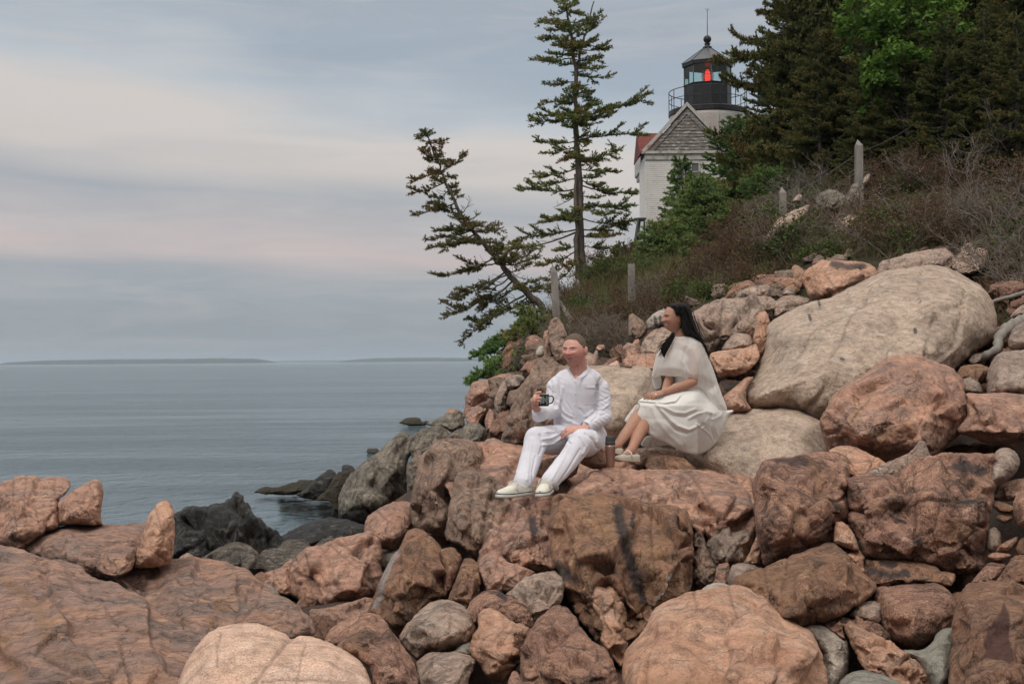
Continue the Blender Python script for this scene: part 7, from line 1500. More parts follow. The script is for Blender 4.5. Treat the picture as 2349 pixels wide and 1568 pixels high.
# hands
mcp = m_(1247, 931, 8.455)+np.array([0, 0, .040]); wm = mcp+np.array([-.064, .072, -.006])
B.limb([wrR, wrR*.4+wm*.6+np.array([-.004, 0, -.012]), wm+np.array([0, -.01, 0])], [.026, .027, .024])
hand(B, wm, (.06, -1, .12), (-1, -.12, .02), -1, [(.95, .62), (.98, .60), (1.0, .60), (1.02, .62)], .93, .04, .2)
hand(B, m_(1334, 981, 8.60), (-.95, -.22, -.10), (-.05, -.62, .80), -1, [(.35, .55), (.45, .6), (.55, .65), (.6, .7)], .98, .12, .25)
Vb, Fb, Tb = B.fuse(.0027, 1)
def skincol(V, loc, base, lips, hairfn=None, red=.06, stub=None, brow=(.25, .13, .09)):
    base = np.array(base); C = np.tile(base, (len(V), 1)); q = loc(V); x, y, z = q[:, 0], q[:, 1], q[:, 2]
    on = (np.abs(x) < .5) & (np.abs(y) < .7) & (z > -.55) & (z < .6); f = on & (y > .05)
    def bl(w, c): 
        w = np.clip(w*f, 0, 1)[:, None]; C[:] = C*(1-w)+np.array(c)*w
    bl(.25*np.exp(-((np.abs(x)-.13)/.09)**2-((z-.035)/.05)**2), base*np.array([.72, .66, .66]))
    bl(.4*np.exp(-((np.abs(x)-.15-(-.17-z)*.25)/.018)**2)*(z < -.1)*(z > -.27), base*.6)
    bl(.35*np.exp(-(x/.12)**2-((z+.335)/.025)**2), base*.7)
    bl(.5*np.exp(-((np.abs(x)-.2)/.1)**2-((z+.09)/.09)**2), base*np.array([1.12, .80, .78]))
    bl(.6*np.exp(-(x/.06)**2-((z+.10)/.06)**2), base*np.array([1.12, .78, .76]))
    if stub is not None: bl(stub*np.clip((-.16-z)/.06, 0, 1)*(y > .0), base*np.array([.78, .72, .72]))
    bl(.60*np.exp(-((np.abs(x)-.14)/.075)**4-((z-.085-.1*(np.abs(x)-.14)*0)/.016)**2), brow)
    bl(.95*np.exp(-(x/.105)**4-((z+.240)/.016)**2), lips); bl(.95*np.exp(-(x/.095)**4-((z+.285)/.020)**2), lips)
    bl(.95*np.exp(-(x/.115)**4-((z+.262)/.009)**2), base*.18)
    bl(.9*np.exp(-((np.abs(x)-.05)/.022)**2-((z+.145)/.012)**2), base*.35)
    return C, q, bl, f
Cb, q, bl, f = skincol(Vb, hd[2], (.60, .325, .26), (.44, .14, .125), stub=.5, brow=(.20, .11, .075))
x, y, z = q.T
bl(1.0*np.exp(-((np.abs(x)-.145)/.068)**4-((z-.000-.9*(np.abs(x)-.145)**2)/.011)**2), (.10, .045, .04))     # closed, smiling lids
bl(.35*np.exp(-((np.abs(x)-.145)/.07)**4-((z-.03)/.02)**2), (.45, .22, .18))
hm = (np.abs(x) < .5) & (z > -.05) & (z < .7)
hl = np.interp(y, [-.5, -.25, -.1, -.02, .06, .14, .20, .26, .36], [-.36, -.27, -.16, -.08, -.05, .0, .12, .26, .34])
w = (np.clip((z-hl)/.09, 0, 1)*.7*hm)[:, None]; Cb = Cb*(1-w)+np.array([.24, .155, .115])*w
earm = (np.abs(x) > .30) & (np.abs(z+.03) < .15) & (np.abs(y) < .12); Cb[earm] = Cb[earm]*.3+np.array([.58, .27, .21])*.7
fin('body', Vb, Fb, SKIN, MAN, {'col': Cb})
# cropped hair: a thin cap over the skull
def cap(hd, h, thick, keep, mat, par, name='hair', amp=.004):
    V0 = hd[0]; F0 = np.array(hd[1]); q = hd[2](V0); n = vnormals(V0, F0); k = keep(q); 
    d = np.where(k > 0, thick*np.clip(k*4, 0, 1), -.02); V1 = V0+n*d[:, None]+n*(fbm(V0*90, 3, .6, 2)*amp*(k > 0))[:, None]
    return fin(name, V1, F0, mat, par)
HAIRM = simple('short_brown_hair', (.135, .095, .070), .9, 220, .5, bmp=.004); HAIRF = simple('black_hair', (.007, .006, .0055), .62, 60, .5, spec=.18, stretch=(3, 3, .4), bmp=.003)
cap(hd, .24, .008, lambda q: np.clip(q[:, 2]+fbm(q*16, 3, .6, 4)*.05-np.interp(q[:, 1], [-.5, -.25, -.1, -.02, .06, .14, .20, .26, .36], [-.30, -.20, -.08, .0, .03, .08, .17, .28, .35]), -1, .1), HAIRM, MAN)
# shirt
S_ = Solid()
S_.limb([m_(1322, 893, 8.82), m_(1319, 935, 8.84), m_(1318, 968, 8.86), m_(1326, 1000, 8.9)], [.150, .150, .148, .155], n=24, sq=((0, 1, 0), .78))
S_.limb([m_(1276, 880, 8.8), m_(1300, 868, 8.83), m_(1356, 868, 8.85), m_(1374, 882, 8.88)], [.052, .070, .070, .054], n=18)
S_.limb([m_(1345, 990, 8.9), m_(1362, 1002, 8.95)], [.12, .10], n=18)
S_.limb([shR, (shR+elR)/2, elR+np.array([.0, 0, -.002]), m_(1251, 946, 8.66)], [.060, .059, .057, .050], n=18)
S_.limb([m_(1254, 946, 8.68), m_(1238, 948, 8.58)], [.050, .052], n=18)
S_.limb([shL, (shL+elL)/2, elL, (elL+wrL)/2, wrL*.85+elL*.15], [.062, .061, .060, .052, .042], n=18)
Vs, Fs, Ts = S_.fuse(.0045, 4)
Vs = wrinkle(Vs, Ts, .0022, 5, (1.0, 1, 2.2), 3); n = vnormals(Vs, Ts)
armm = np.clip((pldist(proj(Vs), np.array([[1384, 900], [1386, 955], [1345, 980]]))), 0, 30); aw = 1-np.clip(armm/26, 0, 1)
Vs = Vs+n*(aw*.0020*np.sin((Vs@np.array([1.1, .2, 2.0]))*95+fbm(Vs*14, 2)*3))[:, None]
n = vnormals(Vs, Ts)
for pl, am, so in (([(590,850),(660,920),(740,960)], .008, 14), ([(600,800),(650,870),(700,900)], .006, 12), ([(640,700),(620,780),(600,860)], .005, 14), ([(880,690),(870,760),(862,860)], -.012, 12), ([(900,640),(880,690),(885,760)], -.006, 10), ([(800,900),(850,860),(900,880)], .006, 12), ([(560,660),(575,760),(590,820)], -.010, 10), ([(780,640),(800,700),(860,700)], .004, 14), ([(600,620),(600,700),(620,780)], .004, 10), ([(650,720),(660,800),(700,860)], -.004, 9), ([(760,850),(800,900),(830,960)], -.005, 9), ([(610,930),(660,950),(700,945)], -.005, 8), ([(885,800),(920,790),(958,770)], -.006, 7), ([(880,850),(920,850),(955,820)], .006, 8), ([(870,880),(910,895),(940,880)], -.005, 7), ([(800,960),(850,930),(880,900)], -.005, 8), ([(540,700),(560,730),(590,740)], -.005, 8)):
    Vs = pxraise(Vs, n, pl, 'J', am*1.5, so*.75, line=True)
n = vnormals(Vs, Ts)
Vs = pxraise(Vs, n, [(712, 645), (738, 645), (742, 960), (708, 960)], 'J', .0035, 2)
Vs = pxraise(Vs, n, [(786, 715), (866, 719), (861, 822), (785, 822)], 'J', .0030, 2)
Vs = pxraise(Vs, n, [(660, 545), (690, 600), (727, 643), (775, 602), (825, 540), (740, 520)], 'J', -.05, 14)
SHIRT = fin('shirt', Vs, Fs, LINEN, MAN)
# cuff, collar, buttons
def strip(name, lo, hi, mat, par, th=.003):
    lo = [np.array(p) for p in lo]; hi = [np.array(p) for p in hi]; n_ = len(lo); V = lo+hi; F = [(i, i+1, n_+i+1, n_+i) for i in range(n_-1)]
    o = fin(name, np.array(V), F, mat, par); md = o.modifiers.new('s', 'SOLIDIFY'); md.thickness = th; md.offset = 0; m2 = o.modifiers.new('b', 'SUBSURF'); m2.levels = 2; m2.render_levels = 2; return o
lo = [m_(728,648,8.66,'J'), m_(698,604,8.68,'J'), m_(672,570,8.72,'J'), m_(672,548,8.82,'J'), m_(710,528,8.90,'J'), m_(770,530,8.94,'J'), m_(822,552,8.90,'J'), m_(832,575,8.82,'J'), m_(812,608,8.75,'J'), m_(772,636,8.69,'J'), m_(730,648,8.66,'J')]
hi = [m_(718,628,8.655,'J'), m_(690,582,8.68,'J'), m_(664,548,8.74,'J'), m_(672,528,8.83,'J'), m_(710,508,8.91,'J'), m_(775,510,8.95,'J'), m_(815,528,8.90,'J'), m_(806,560,8.82,'J'), m_(786,596,8.75,'J'), m_(756,622,8.69,'J'), m_(728,632,8.655,'J')]
strip('collar', lo, hi, LINEN, SHIRT)
cu = Solid(); c0_, c1_ = m_(462, 868, 8.60, 'J'), m_(476, 905, 8.62, 'J')
def ring_strip(name, c0, c1, r0, r1, par, mat, n=18, th=.003, sq=1.0):
    d = c1-c0; d /= np.linalg.norm(d); x = np.cross(d, [0, 1, 0]); x /= np.linalg.norm(x); y = np.cross(d, x)
    lo = [c0+(x*math.cos(a)+y*math.sin(a)*sq)*r0 for a in np.linspace(0, 2*math.pi, n)]; hi = [c1+(x*math.cos(a)+y*math.sin(a)*sq)*r1 for a in np.linspace(0, 2*math.pi, n)]
    return strip(name, lo, hi, mat, par, th)
ring_strip('cuff', m_(1236, 940, 8.565), m_(1240, 957, 8.60), .048, .056, SHIRT, LINEN)
ring_strip('cuff', wrL*.96+elL*.04, wrL*.80+elL*.20, .040, .047, SHIRT, LINEN)
BTN = simple('shirt_button', (.6, .6, .6), .3)
for yb in (665, 745, 826, 905):
    p = m_(725, yb, 8.5, 'J'); pr = proj(Vs); d_ = np.hypot(*(pr-cr('J', [(725, yb)])).T); k_ = np.argmin(np.where(n[:, 1] < -.2, d_, 1e9)); o = Solid().ball(Vs[k_]+np.array([0, -.002, 0]), (.005, .0025, .005), n=8); fin('button', np.array(o.m.v), o.m.f, BTN, SHIRT)
# trousers
S_ = Solid()
S_.limb([hipR, hipL], [.125, .125], n=22); S_.limb([m_(1328, 985, 8.9), m_(1326, 1010, 8.92)], [.135, .13], n=22, sq=((0, 1, 0), .8))
S_.limb([hipR, (hipR+knR)/2+[0, 0, -.01], knR], [.112, .106, .084], n=20); S_.limb([hipL, (hipL+knL)/2+[0, 0, -.01], knL], [.118, .108, .084], n=20)
S_.limb([knR, knR*.55+anR*.45+[0, .02, 0], anR+[-.005, .01, .012]], [.082, .072, .066], n=20); S_.limb([knL, knL*.55+anL*.45+[.01, .02, 0], anL+[.02, .01, .03]], [.082, .072, .062], n=20)
S_.limb([anL+[.03, .02, .05], m_(1277, 1120, 8.32)], [.05, .018], n=14)
S_.limb([anR+[.02, .02, .04], m_(1216, 1117, 8.34)], [.05, .016], n=14)
Vt, Ft, Tt = S_.fuse(.0045, 4)
Vt = wrinkle(Vt, Tt, .0022, 5, (1.8, 1, .8), 5); n = vnormals(Vt, Tt)
for pl, am, so in (([(640,1000),(590,1010),(520,1010)], .007, 12), ([(620,1020),(560,1050),(500,1060)], .009, 12), ([(640,1040),(570,1090),(500,1100)], .008, 12), ([(600,1000),(660,1060),(690,1090)], -.010, 10), ([(480,1030),(500,1100),(480,1160)], -.010, 10), ([(425,1060),(400,1200),(390,1340)], .006, 14), ([(450,1180),(430,1280),(430,1380)], -.006, 9), ([(800,1020),(850,1060),(880,1120)], -.008, 12), ([(760,1040),(800,1110),(780,1160)], .007, 12), ([(700,1080),(640,1200),(560,1340)], .005, 14), ([(760,1130),(690,1250),(610,1370)], -.006, 10), ([(860,1000),(880,1060),(870,1100)], .007, 10), ([(700,975),(760,990),(850,990)], -.006, 10)):
    Vt = pxraise(Vt, n, pl, 'J', am*1.3, so*.75, line=True)
fin('trousers', Vt, Ft, LINEN, MAN)
# shoes
SOLE = simple('white_rubber_sole', (.62, .62, .58), .6, 20, .1); CANV = simple('cream_canvas', (.66, .63, .54), .85, 60, .12, bmp=.002); LACE = simple('cream_lace', (.66, .65, .60), .8); DLN = simple('dark_sole_line', (.05, .055, .06), .6)
def shoe(par, toe, heel, up, L_=.29, lace=True, w=1.0, mats=(CANV, SOLE), flat=False):
    toe, heel = np.array(toe), np.array(heel); r, f, u = frame(toe-heel, up); o0 = heel; L_ = np.linalg.norm(toe-heel)
    ts = np.linspace(0, 1, 22); hw = np.interp(ts, [0, .04, .15, .45, .70, .88, .97, 1], [.012, .026, .033, .036, .045, .040, .024, .006])*w
    def ringz(z0, z1, grow=0.0, nz=2):
        V = []; F = []
        loop = [(t, 1) for t in ts]+[(t, -1) for t in ts[::-1]]; nl = len(loop)
        for z in (z0, z1):
            for t, s_ in loop: k = int(round(t*21)); V.append(o0+f*(t*(L_+2*grow)-grow)+r*s_*(hw[k]+grow)+u*(z+.012*max(0, t-.75)*4*.5))
        F = [(i, (i+1) % nl, nl+(i+1) % nl, nl+i) for i in range(nl)]+[tuple(range(nl-1, -1, -1)), tuple(range(nl, 2*nl))]
        return np.array(V), F
    V, F = ringz(0, .022 if not flat else .008, .003); so = fin('sole', V, F, mats[1], par)
    if not flat: V, F = ringz(.0225, .0265, .0045); fin('sole_line', V, F, DLN, so)
    # upper: sections across
    V = []; F = []; ns = 13; hgt = np.interp(ts, [0, .03, .12, .30, .42, .55, .72, .88, 1], [.045, .062, .066, .060, .072, .068, .050, .036, .020])
    if flat: hgt = np.interp(ts, [0, .03, .12, .5, .62, .8, 1], [.048, .058, .055, .044, .046, .038, .018])
    for i, t in enumerate(ts):
        for k in range(ns):
            a = math.pi*k/(ns-1); cx = math.cos(a); sz = math.sin(a)**.62
            V.append(o0+f*t*L_+r*cx*hw[i]*1.02+u*(.018*(not flat)+.006*flat+.012*max(0, t-.75)*2+hgt[i]*sz*(1-((.22 if not flat else .10) if (.02 < t < (.44 if not flat else .58)) else 0)*max(0, math.sin(a)**6))))
    for i in range(len(ts)-1):
        for k in range(ns-1): F.append((i*ns+k, i*ns+k+1, (i+1)*ns+k+1, (i+1)*ns+k))
    F.append(tuple(range(ns))); F.append(tuple((len(ts)-1)*ns+k for k in range(ns-1, -1, -1)))
    up_ = fin('shoe_upper', np.array(V), F, mats[0], par); md = up_.modifiers.new('s', 'SUBSURF'); md.levels = 1; md.render_levels = 1
    P = lambda t, x, z: o0+f*t*L_+r*x+u*z
    if lace:
        m = MB()
        for i, t in enumerate((.46, .53, .60)):
            z = .018+np.interp(t, ts, hgt)+.003; m.tube([P(t, -.026, z-.018), P(t+.01, -.012, z), P(t+.01, .012, z), P(t, .026, z-.018)], .0028, 5)
        z = .098
        for sx in (-1, 1):
            m.tube([P(.47, 0, z-.006), P(.46, sx*.018, z+.008), P(.49, sx*.036, z-.002), P(.53, sx*.032, z-.022), P(.50, 0, z-.010)], .0026, 5); m.tube([P(.48, 0, z-.005), P(.54, sx*.03, z-.01), P(.60, sx*.048, z-.05)], .0022, 5)
        m.tube([P(.04, .034, .062), P(.2, .036, .066), P(.36, .037, .064), P(.42, .030, .078)], .0022, 5); m.tube([P(.04, -.034, .062), P(.2, -.036, .066), P(.36, -.037, .064), P(.42, -.030, .078)], .0022, 5)
        fin('laces', np.array(m.v), m.f, LACE, par)
        m = MB(); m.tube([P(.52, -.040, .040), P(.62, -.036, .058), P(.78, -.024, .056), P(.86, 0, .050), P(.78, .024, .056), P(.62, .036, .058), P(.52, .040, .040)], .0022, 5); fin('toe_seam', np.array(m.v), m.f, LACE, up_)
    return P
sR = empty('deck_shoe', (0, 0, 0)); sR.parent = MAN; sR.location = -Vector(MAN.location)+Vector(tuple(m_(1200, 1140, 8.2)))
shoe(sR, m_(1141, 1143, 8.03), m_(1219, 1134, 8.29), (0.02, .05, 1))
sL = empty('deck_shoe', (0, 0, 0)); sL.parent = MAN; sL.location = -Vector(MAN.location)+Vector(tuple(m_(1245, 1140, 8.2)))
shoe(sL, m_(1240, 1141, 7.99), m_(1262, 1127, 8.25), (0, .30, 1))
# mug
def lathe_obj(name, prof, c, mat, par, n=40, up=(0, 0, 1), cap=True):
    m = MB().lathe(prof, n, (0, 0, 0), cap=cap); V = np.array(m.v)+np.array(c); return fin(name, V, m.f, mat, par)
mc = m_(1247, 931, 8.455); mr = .0385; mh = .079
MUG = empty('mug', Vector(tuple(mc))); tag(MUG, 'small black enamel mug with pale dashes, raised in the man\'s right hand', 'mug')
ENB = simple('black_enamel', (.012, .013, .015), .25, spec=.5); ENC = simple('cream_enamel_inside', (.55, .48, .30), .35); MINT = simple('pale_mint_print', (.42, .52, .48), .5)
lathe_obj('mug_body', [(.001, .001), (mr*.88, 0), (mr*.93, .004), (mr, .012), (mr, mh-.003), (mr+.002, mh), (mr-.001, mh+.001)], mc, ENB, MUG, cap=False)
lathe_obj('mug_inside', [(mr-.001, mh+.0012), (mr-.003, mh), (mr-.004, .008), (.001, .006)], mc, ENC, MUG, cap=False)
hp = [mc+np.array([math.cos(.25)*mr*.98, -math.sin(.25)*mr, mh*.84]), mc+np.array([mr+.022, -.012, mh*.86]), mc+np.array([mr+.031, -.013, mh*.62]), mc+np.array([mr+.022, -.012, mh*.30]), mc+np.array([mr*.97, -.008, mh*.20])]
Q = []
for i in range(4):
    for k in range(5): t = k/5; Q.append(hp[i]*(1-t)+hp[i+1]*t)
Q.append(hp[-1]); Q = np.array(Q); 
for _ in range(3): Q[1:-1] = (Q[:-2]+Q[1:-1]*2+Q[2:])/4
m = MB().tube([tuple(p) for p in Q], .0042, 8); fin('handle', np.array(m.v), m.f, ENB, MUG)
m = MB(); rr_ = random.Random(3)
for j in range(22):
    a = 2*math.pi*j/22; top = rr_.choice([.9, .82, .74, .86]); bot = rr_.choice([.16, .3, .22, .4]); zz_ = bot
    while zz_ < top:
        for sx in (-1, 1):
            a0, a1 = a+sx*.012, a+sx*.105; z0 = zz_*mh; R0 = mr+.0004
            V = [(math.sin(a0)*R0, -math.cos(a0)*R0, z0-.0022), (math.sin(a1)*R0, -math.cos(a1)*R0, z0+.0008), (math.sin(a1)*R0, -math.cos(a1)*R0, z0+.0036), (math.sin(a0)*R0, -math.cos(a0)*R0, z0+.0008)]
            m.add([np.array(v)+mc for v in V], [(0, 1, 2, 3) if sx > 0 else (3, 2, 1, 0)])
        zz_ += .085
fin('print', np.array(m.v), m.f, MINT, MUG)
# flask
fb = A(1400.5, 1071.5, 8.83); FL = empty('flask', Vector(tuple(fb))); tag(FL, 'copper-coloured metal flask with a black lid standing on the ledge between the couple', 'flask')
COPM = simple('brushed_rose_copper', (.36, .22, .18), .34, 30, .12, metal=.75, stretch=(6, 6, .3)); LIDM = simple('dark_grey_plastic_lid', (.040, .045, .042), .5)
fh = 72*8.83/FPX; k = fh/.217
lathe_obj('flask_body', [(.001, 0), (.026*k, 0), (.0285*k, .003*k), (.030*k, .03*k), (.0345*k, .10*k), (.0365*k, .135*k), (.0365*k, .148*k), (.034*k, .156*k), (.001, .156*k)], fb, COPM, FL)
lathe_obj('lid', [(.001, .1563*k), (.035*k, .1563*k), (.036*k, .162*k), (.036*k, .176*k), (.033*k, .180*k), (.033*k, .186*k), (.0335*k, .190*k), (.031*k, .211*k), (.027*k, .217*k), (.001, .217*k)], fb, LIDM, FL)
# ================================================================ the woman
DYW = 0.08
def w_(x, y, Y, c='D'): return A(x, y, Y+DYW, c)
WOM = empty('person', Vector(tuple(w_(1600, 965, 9.6)))); tag(WOM, 'woman with long black hair in white dress and sheer cape, seated on the tan boulder', 'person')
hw_ = head_mesh(w_(1549.5, 729.5, 9.58), (-.965, -.26, .03), .222, wide=1.0, jaw=1.0, smile=.9, nose=.55, tilt=.02)
B = Solid(); B.raw(hw_[0], hw_[1]); hw_[3](B)
B.limb([w_(1559, 752, 9.6), w_(1564, 778, 9.61), w_(1570, 800, 9.62)], [.048, .050, .07])
B.limb([w_(1572, 815, 9.62), w_(1577, 855, 9.62), w_(1590, 905, 9.64)], [.080, .070, .080], sq=((0, 1, 0), 1.1))
shN, elN, wrN = w_(1597, 808, 9.47), w_(1590, 876, 9.40), w_(1524, 899, 9.30)
shF, elF, wrF = w_(1546, 808, 9.74), w_(1536, 868, 9.62), w_(1522, 903, 9.40)
B.limb([shN, w_(1572, 795, 9.6), shF], [.045, .06, .045]); B.limb([shN, (shN+elN)/2, elN, (elN*.6+wrN*.4), wrN], [.046, .042, .036, .034, .024]); B.limb([shF, (shF+elF)/2, elF, wrF], [.044, .040, .035, .024])
hpN, knN, anN = w_(1600, 930, 9.60), w_(1490, 946, 9.42), w_(1449, 1030, 9.06)
hpF, knF, anF = w_(1600, 928, 9.72), w_(1484, 934, 9.44), w_(1417, 1020, 9.08)
for h_, k_, a_ in ((hpN, knN, anN), (hpF, knF, anF)):
    B.limb([h_, (h_+k_)/2, k_], [.075, .062, .050]); B.limb([k_, k_*.68+a_*.32, k_*.3+a_*.7, a_, a_+np.array([0, 0, -.02])], [.052, .056, .042, .032, .032])
B.limb([anN, w_(1430, 1050, 8.98), w_(1420, 1053, 8.95)], [.032, .026, .018]); B.limb([anF, w_(1396, 1030, 8.98), w_(1382, 1033, 8.95)], [.031, .025, .018])
hand(B, wrN, (-.93, -.15, -.22), (-.10, -.55, .85), 1, [(.15, .25), (.18, .28), (.22, .3), (.28, .3)], .88, .10, .1)
hand(B, wrF, (-.93, -.2, -.25), (-.10, -.35, .93), -1, [(.2, .25)]*4, .86, .10, .1)
Vb, Fb, Tb = B.fuse(.0026, 1)
Cw, q, bl, f = skincol(Vb, hw_[2], (.40, .215, .145), (.42, .13, .11), brow=(.03, .018, .014))
x, y, z = q.T
bl(.9*np.exp(-((np.abs(x)-.145)/.065)**4-((z-.008)/.015)**2), (.02, .012, .010))
bl(.95*np.exp(-(x/.095)**4-((z+.262)/.017)**2), (.62, .58, .54))       # teeth of the open smile
fin('body', Vb, Fb, SKIN, WOM, {'col': Cw})
# bodice
S_ = Solid()
S_.limb([w_(1570, 826, 9.62), w_(1574, 850, 9.62), w_(1582, 880, 9.63), w_(1594, 915, 9.64)], [.108, .100, .098, .120], n=22, sq=((0, 1, 0), 1.12))
S_.ball(w_(1551, 838, 9.56), (.05, .055, .055)); S_.ball(w_(1548, 840, 9.68), (.05, .055, .055))
Vs, Fs, Ts = S_.fuse(.0045, 4); Vs = wrinkle(Vs, Ts, .003, 7, (1, 1, 3), 2)
fin('bodice', Vs, Fs, DRESS, WOM)
m = MB()
for a_, b_, c_, dy in (((560,500),(590,440),(600,420),9.47), ((345,560),(365,500),(380,460),9.66)):
    m.tube([tuple(w_(*a_, dy-.02, 'M')), tuple(w_(*b_, dy, 'M')), tuple(w_(*c_, dy+.05, 'M'))], .005, 6)
fin('strap', np.array(m.v), m.f, DRESS, WOM)
def drape(name, outline, c, Yf, hts, folds, T, mat, par, s=2.0, smooth_it=6, back=None, rimw=9, noise_a=.002, two=True, seed=1, edgep=.5, fk=1.0):
    """cloth traced at its real distance: Yf(px,py) rest distance, hts control bulges (px,py,h), folds grooves/ridges"""
    rng = np.random.RandomState(seed); poly = chaikin(cr(c, outline), 2, .25); P, F, isb = tri_poly(poly, s, rng, .15); d = pldist(P, poly, True)
    hp_ = cr(c, [h[:2] for h in hts]); hv = [h[2] for h in hts]; br_ = resample(poly, 14)
    h = pl_interp(np.concatenate([br_, hp_]), [0]*len(br_)+hv, P, fill=0); h = lap(h, F, smooth_it)
    e = np.sqrt(1-(1-np.minimum(d/rimw, 1))**2)*T
    k = CROPS[c][2]
    for f_ in folds:
        dd = pldist(P, cr(c, f_[0])); h = h+fk*f_[1]*np.exp(-(dd/(f_[2]*k))**2)
    Y0 = Yf(P)+DYW; D = dirs(P); C = np.array([0, 0, CAMZ]); fr_ = C+D*(Y0-h-e)[:, None]; fr_ = fr_+(-D)*(fbm(fr_*9, 4, .5, seed)*noise_a)[:, None]
    if two:
        bk = C+D*(Y0+(back or T)*np.sqrt(1-(1-np.minimum(d/(rimw*2), 1))**2))[:, None]; V, FF, inner = close_sheet(P, F, isb, fr_, bk)
    else: V, FF = fr_, F
    return fin(name, V, FF, mat, par)
# skirt
def Ysk(P): return 9.30+np.clip((P[:, 0]-1460)/210, 0, 1)*.30-np.clip((P[:, 1]-960)/80, 0, 1)*.10*(P[:, 0] < 1600)+np.clip((930-P[:, 1])/60, 0, 1)*.10
SK = [(440,830),(330,905),(150,960),(55,1020),(95,1062),(55,1150),(90,1225),(150,1305),(215,1370),(330,1412),(420,1460),(520,1510),(640,1532),(740,1492),(820,1412),(880,1312),(920,1205),(935,1150),(985,1118),(980,1095),(925,1105),(860,1080),(770,1000),(720,880),(600,850),(520,835)]
drape('skirt', SK, 'M', Ysk, [(200,1010,.10),(350,960,.13),(500,950,.17),(620,950,.19),(300,1060,.15),(500,1060,.20),(650,1080,.19),(150,1150,.06),(250,1200,.12),(400,1230,.16),(560,1260,.17),(700,1200,.16),(300,1330,.07),(500,1420,.08),(640,1440,.05),(750,1400,.05),(820,1280,.08),(800,1120,.12)],
  [([(230,1060),(330,1195),(430,1290),(540,1322),(640,1290),(700,1240)], -.020, 14), ([(250,1040),(360,1170),(450,1250),(560,1290),(650,1250)], .022, 16), ([(280,1080),(400,1155),(520,1165),(630,1120),(700,1110)], -.014, 12), ([(300,1060),(420,1120),(520,1130),(620,1090)], .014, 14),
   ([(60,1022),(180,1035),(330,1045),(440,1030),(480,980),(530,940)], -.020, 9), ([(70,1008),(200,1018),(330,1028),(430,1010),(470,960)], .016, 11), ([(770,1140),(770,1200),(762,1260),(800,1390)], -.012, 9), ([(790,1150),(800,1250),(840,1350)], .012, 12), ([(630,1230),(700,1285),(760,1340),(800,1400)], .012, 9), ([(560,1180),(640,1130),(720,1110),(800,1130)], .018, 16), ([(600,1310),(700,1260),(740,1180)], .012, 12), ([(880,1110),(860,1160),(790,1190)], .014, 14), ([(640,900),(700,960),(740,1060)], -.010, 14),
   ([(200,1080),(260,1200),(360,1330),(480,1440)], .010, 22), ([(130,1080),(140,1180),(200,1300)], -.008, 16), ([(850,1180),(820,1300),(760,1440)], -.008, 14), ([(900,1200),(860,1320),(800,1430)], .008, 12), ([(720,1010),(640,1000),(540,1020)], .006, 16)], .028, DRESS, WOM, s=1.8, smooth_it=34, back=.10, seed=2, fk=.62)
def Yp(P): return np.full(len(P), 9.36)
drape('skirt_lining', [(60,1035),(95,1060),(60,1150),(30,1220),(5,1260),(-55,1215),(-60,1190),(0,1110)], 'M', Yp, [(40,1130,.01),(0,1200,.01)], [([(70,1050),(20,1180)], -.006, 10)], .005, DRESS, WOM, s=2.0, back=.005, rimw=3)
def Yq(P): return np.full(len(P), 9.52)
drape('skirt_lining', [(150,1340),(110,1400),(90,1440),(160,1455),(250,1450),(340,1440),(380,1430),(330,1390),(230,1350)], 'M', Yq, [(200,1400,.01)], [([(215,1380),(190,1450)], -.01, 8)], .005, DRESS, WOM, s=2.0, back=.005, rimw=3)
# sheer cape
def sheer(name, a):
    m, nt, b, out = newmat(name); b.inputs['Base Color'].default_value = (.88, .86, .82, 1); b.inputs['Roughness'].default_value = .8
    tr = N(nt, 'ShaderNodeBsdfTransparent'); tl = N(nt, 'ShaderNodeBsdfTranslucent'); tl.inputs[0].default_value = (.88, .85, .81, 1)
    lw = N(nt, 'ShaderNodeLayerWeight'); lw.inputs[0].default_value = .35; f = mth(nt, 'ADD', a, mth(nt, 'MULTIPLY', lw.outputs['Facing'], .38), clamp=True)
    m1 = N(nt, 'ShaderNodeMixShader'); m1.inputs[0].default_value = .35; L(nt, b.outputs[0], m1.inputs[1]); L(nt, tl.outputs[0], m1.inputs[2])
    m2 = N(nt, 'ShaderNodeMixShader'); L(nt, f, m2.inputs[0]); L(nt, tr.outputs[0], m2.inputs[1]); L(nt, m1.outputs[0], m2.inputs[2]); L(nt, m2.outputs[0], out.inputs[0]); return m
SHEER = sheer('sheer_chiffon', .56)
def Yc(P): return 9.50+np.clip((1560-P[:, 0])/60, 0, 1)*.16+np.clip((P[:, 0]-1610)/60, 0, 1)*.10
CP = [(415,398),(470,402),(540,390),(620,412),(680,450),(715,510),(745,600),(790,700),(830,830),(880,970),(932,1100),(905,1118),(840,1112),(775,1120),(762,1020),(720,930),(660,880),(605,892),(550,830),(505,785),(450,775),(385,782),(300,765),(240,790),(198,797),(212,700),(240,590),(262,530),(310,500),(350,440)]
drape('cape', CP, 'M', Yc, [(470,470,.05),(600,520,.10),(640,620,.12),(560,640,.10),(600,780,.12),(680,760,.10),(420,600,.10),(380,700,.11),(280,700,.05),(480,720,.10),(740,800,.06),(800,950,.07),(860,1060,.06)],
  [([(530,500),(500,640),(500,780)], -.012, 12), ([(620,460),(650,600),(660,800),(700,900)], .008, 22), ([(640,430),(720,700),(800,1000)], -.008, 14), ([(700,520),(760,760),(860,1050)], .008, 12), ([(420,420),(480,440),(560,420)], -.006, 9), ([(320,560),(280,660),(240,780)], -.010, 12), ([(500,640),(560,760),(610,880)], .008, 10)], .035, SHEER, WOM, s=2.0, smooth_it=8, back=.18, rimw=8, seed=4)
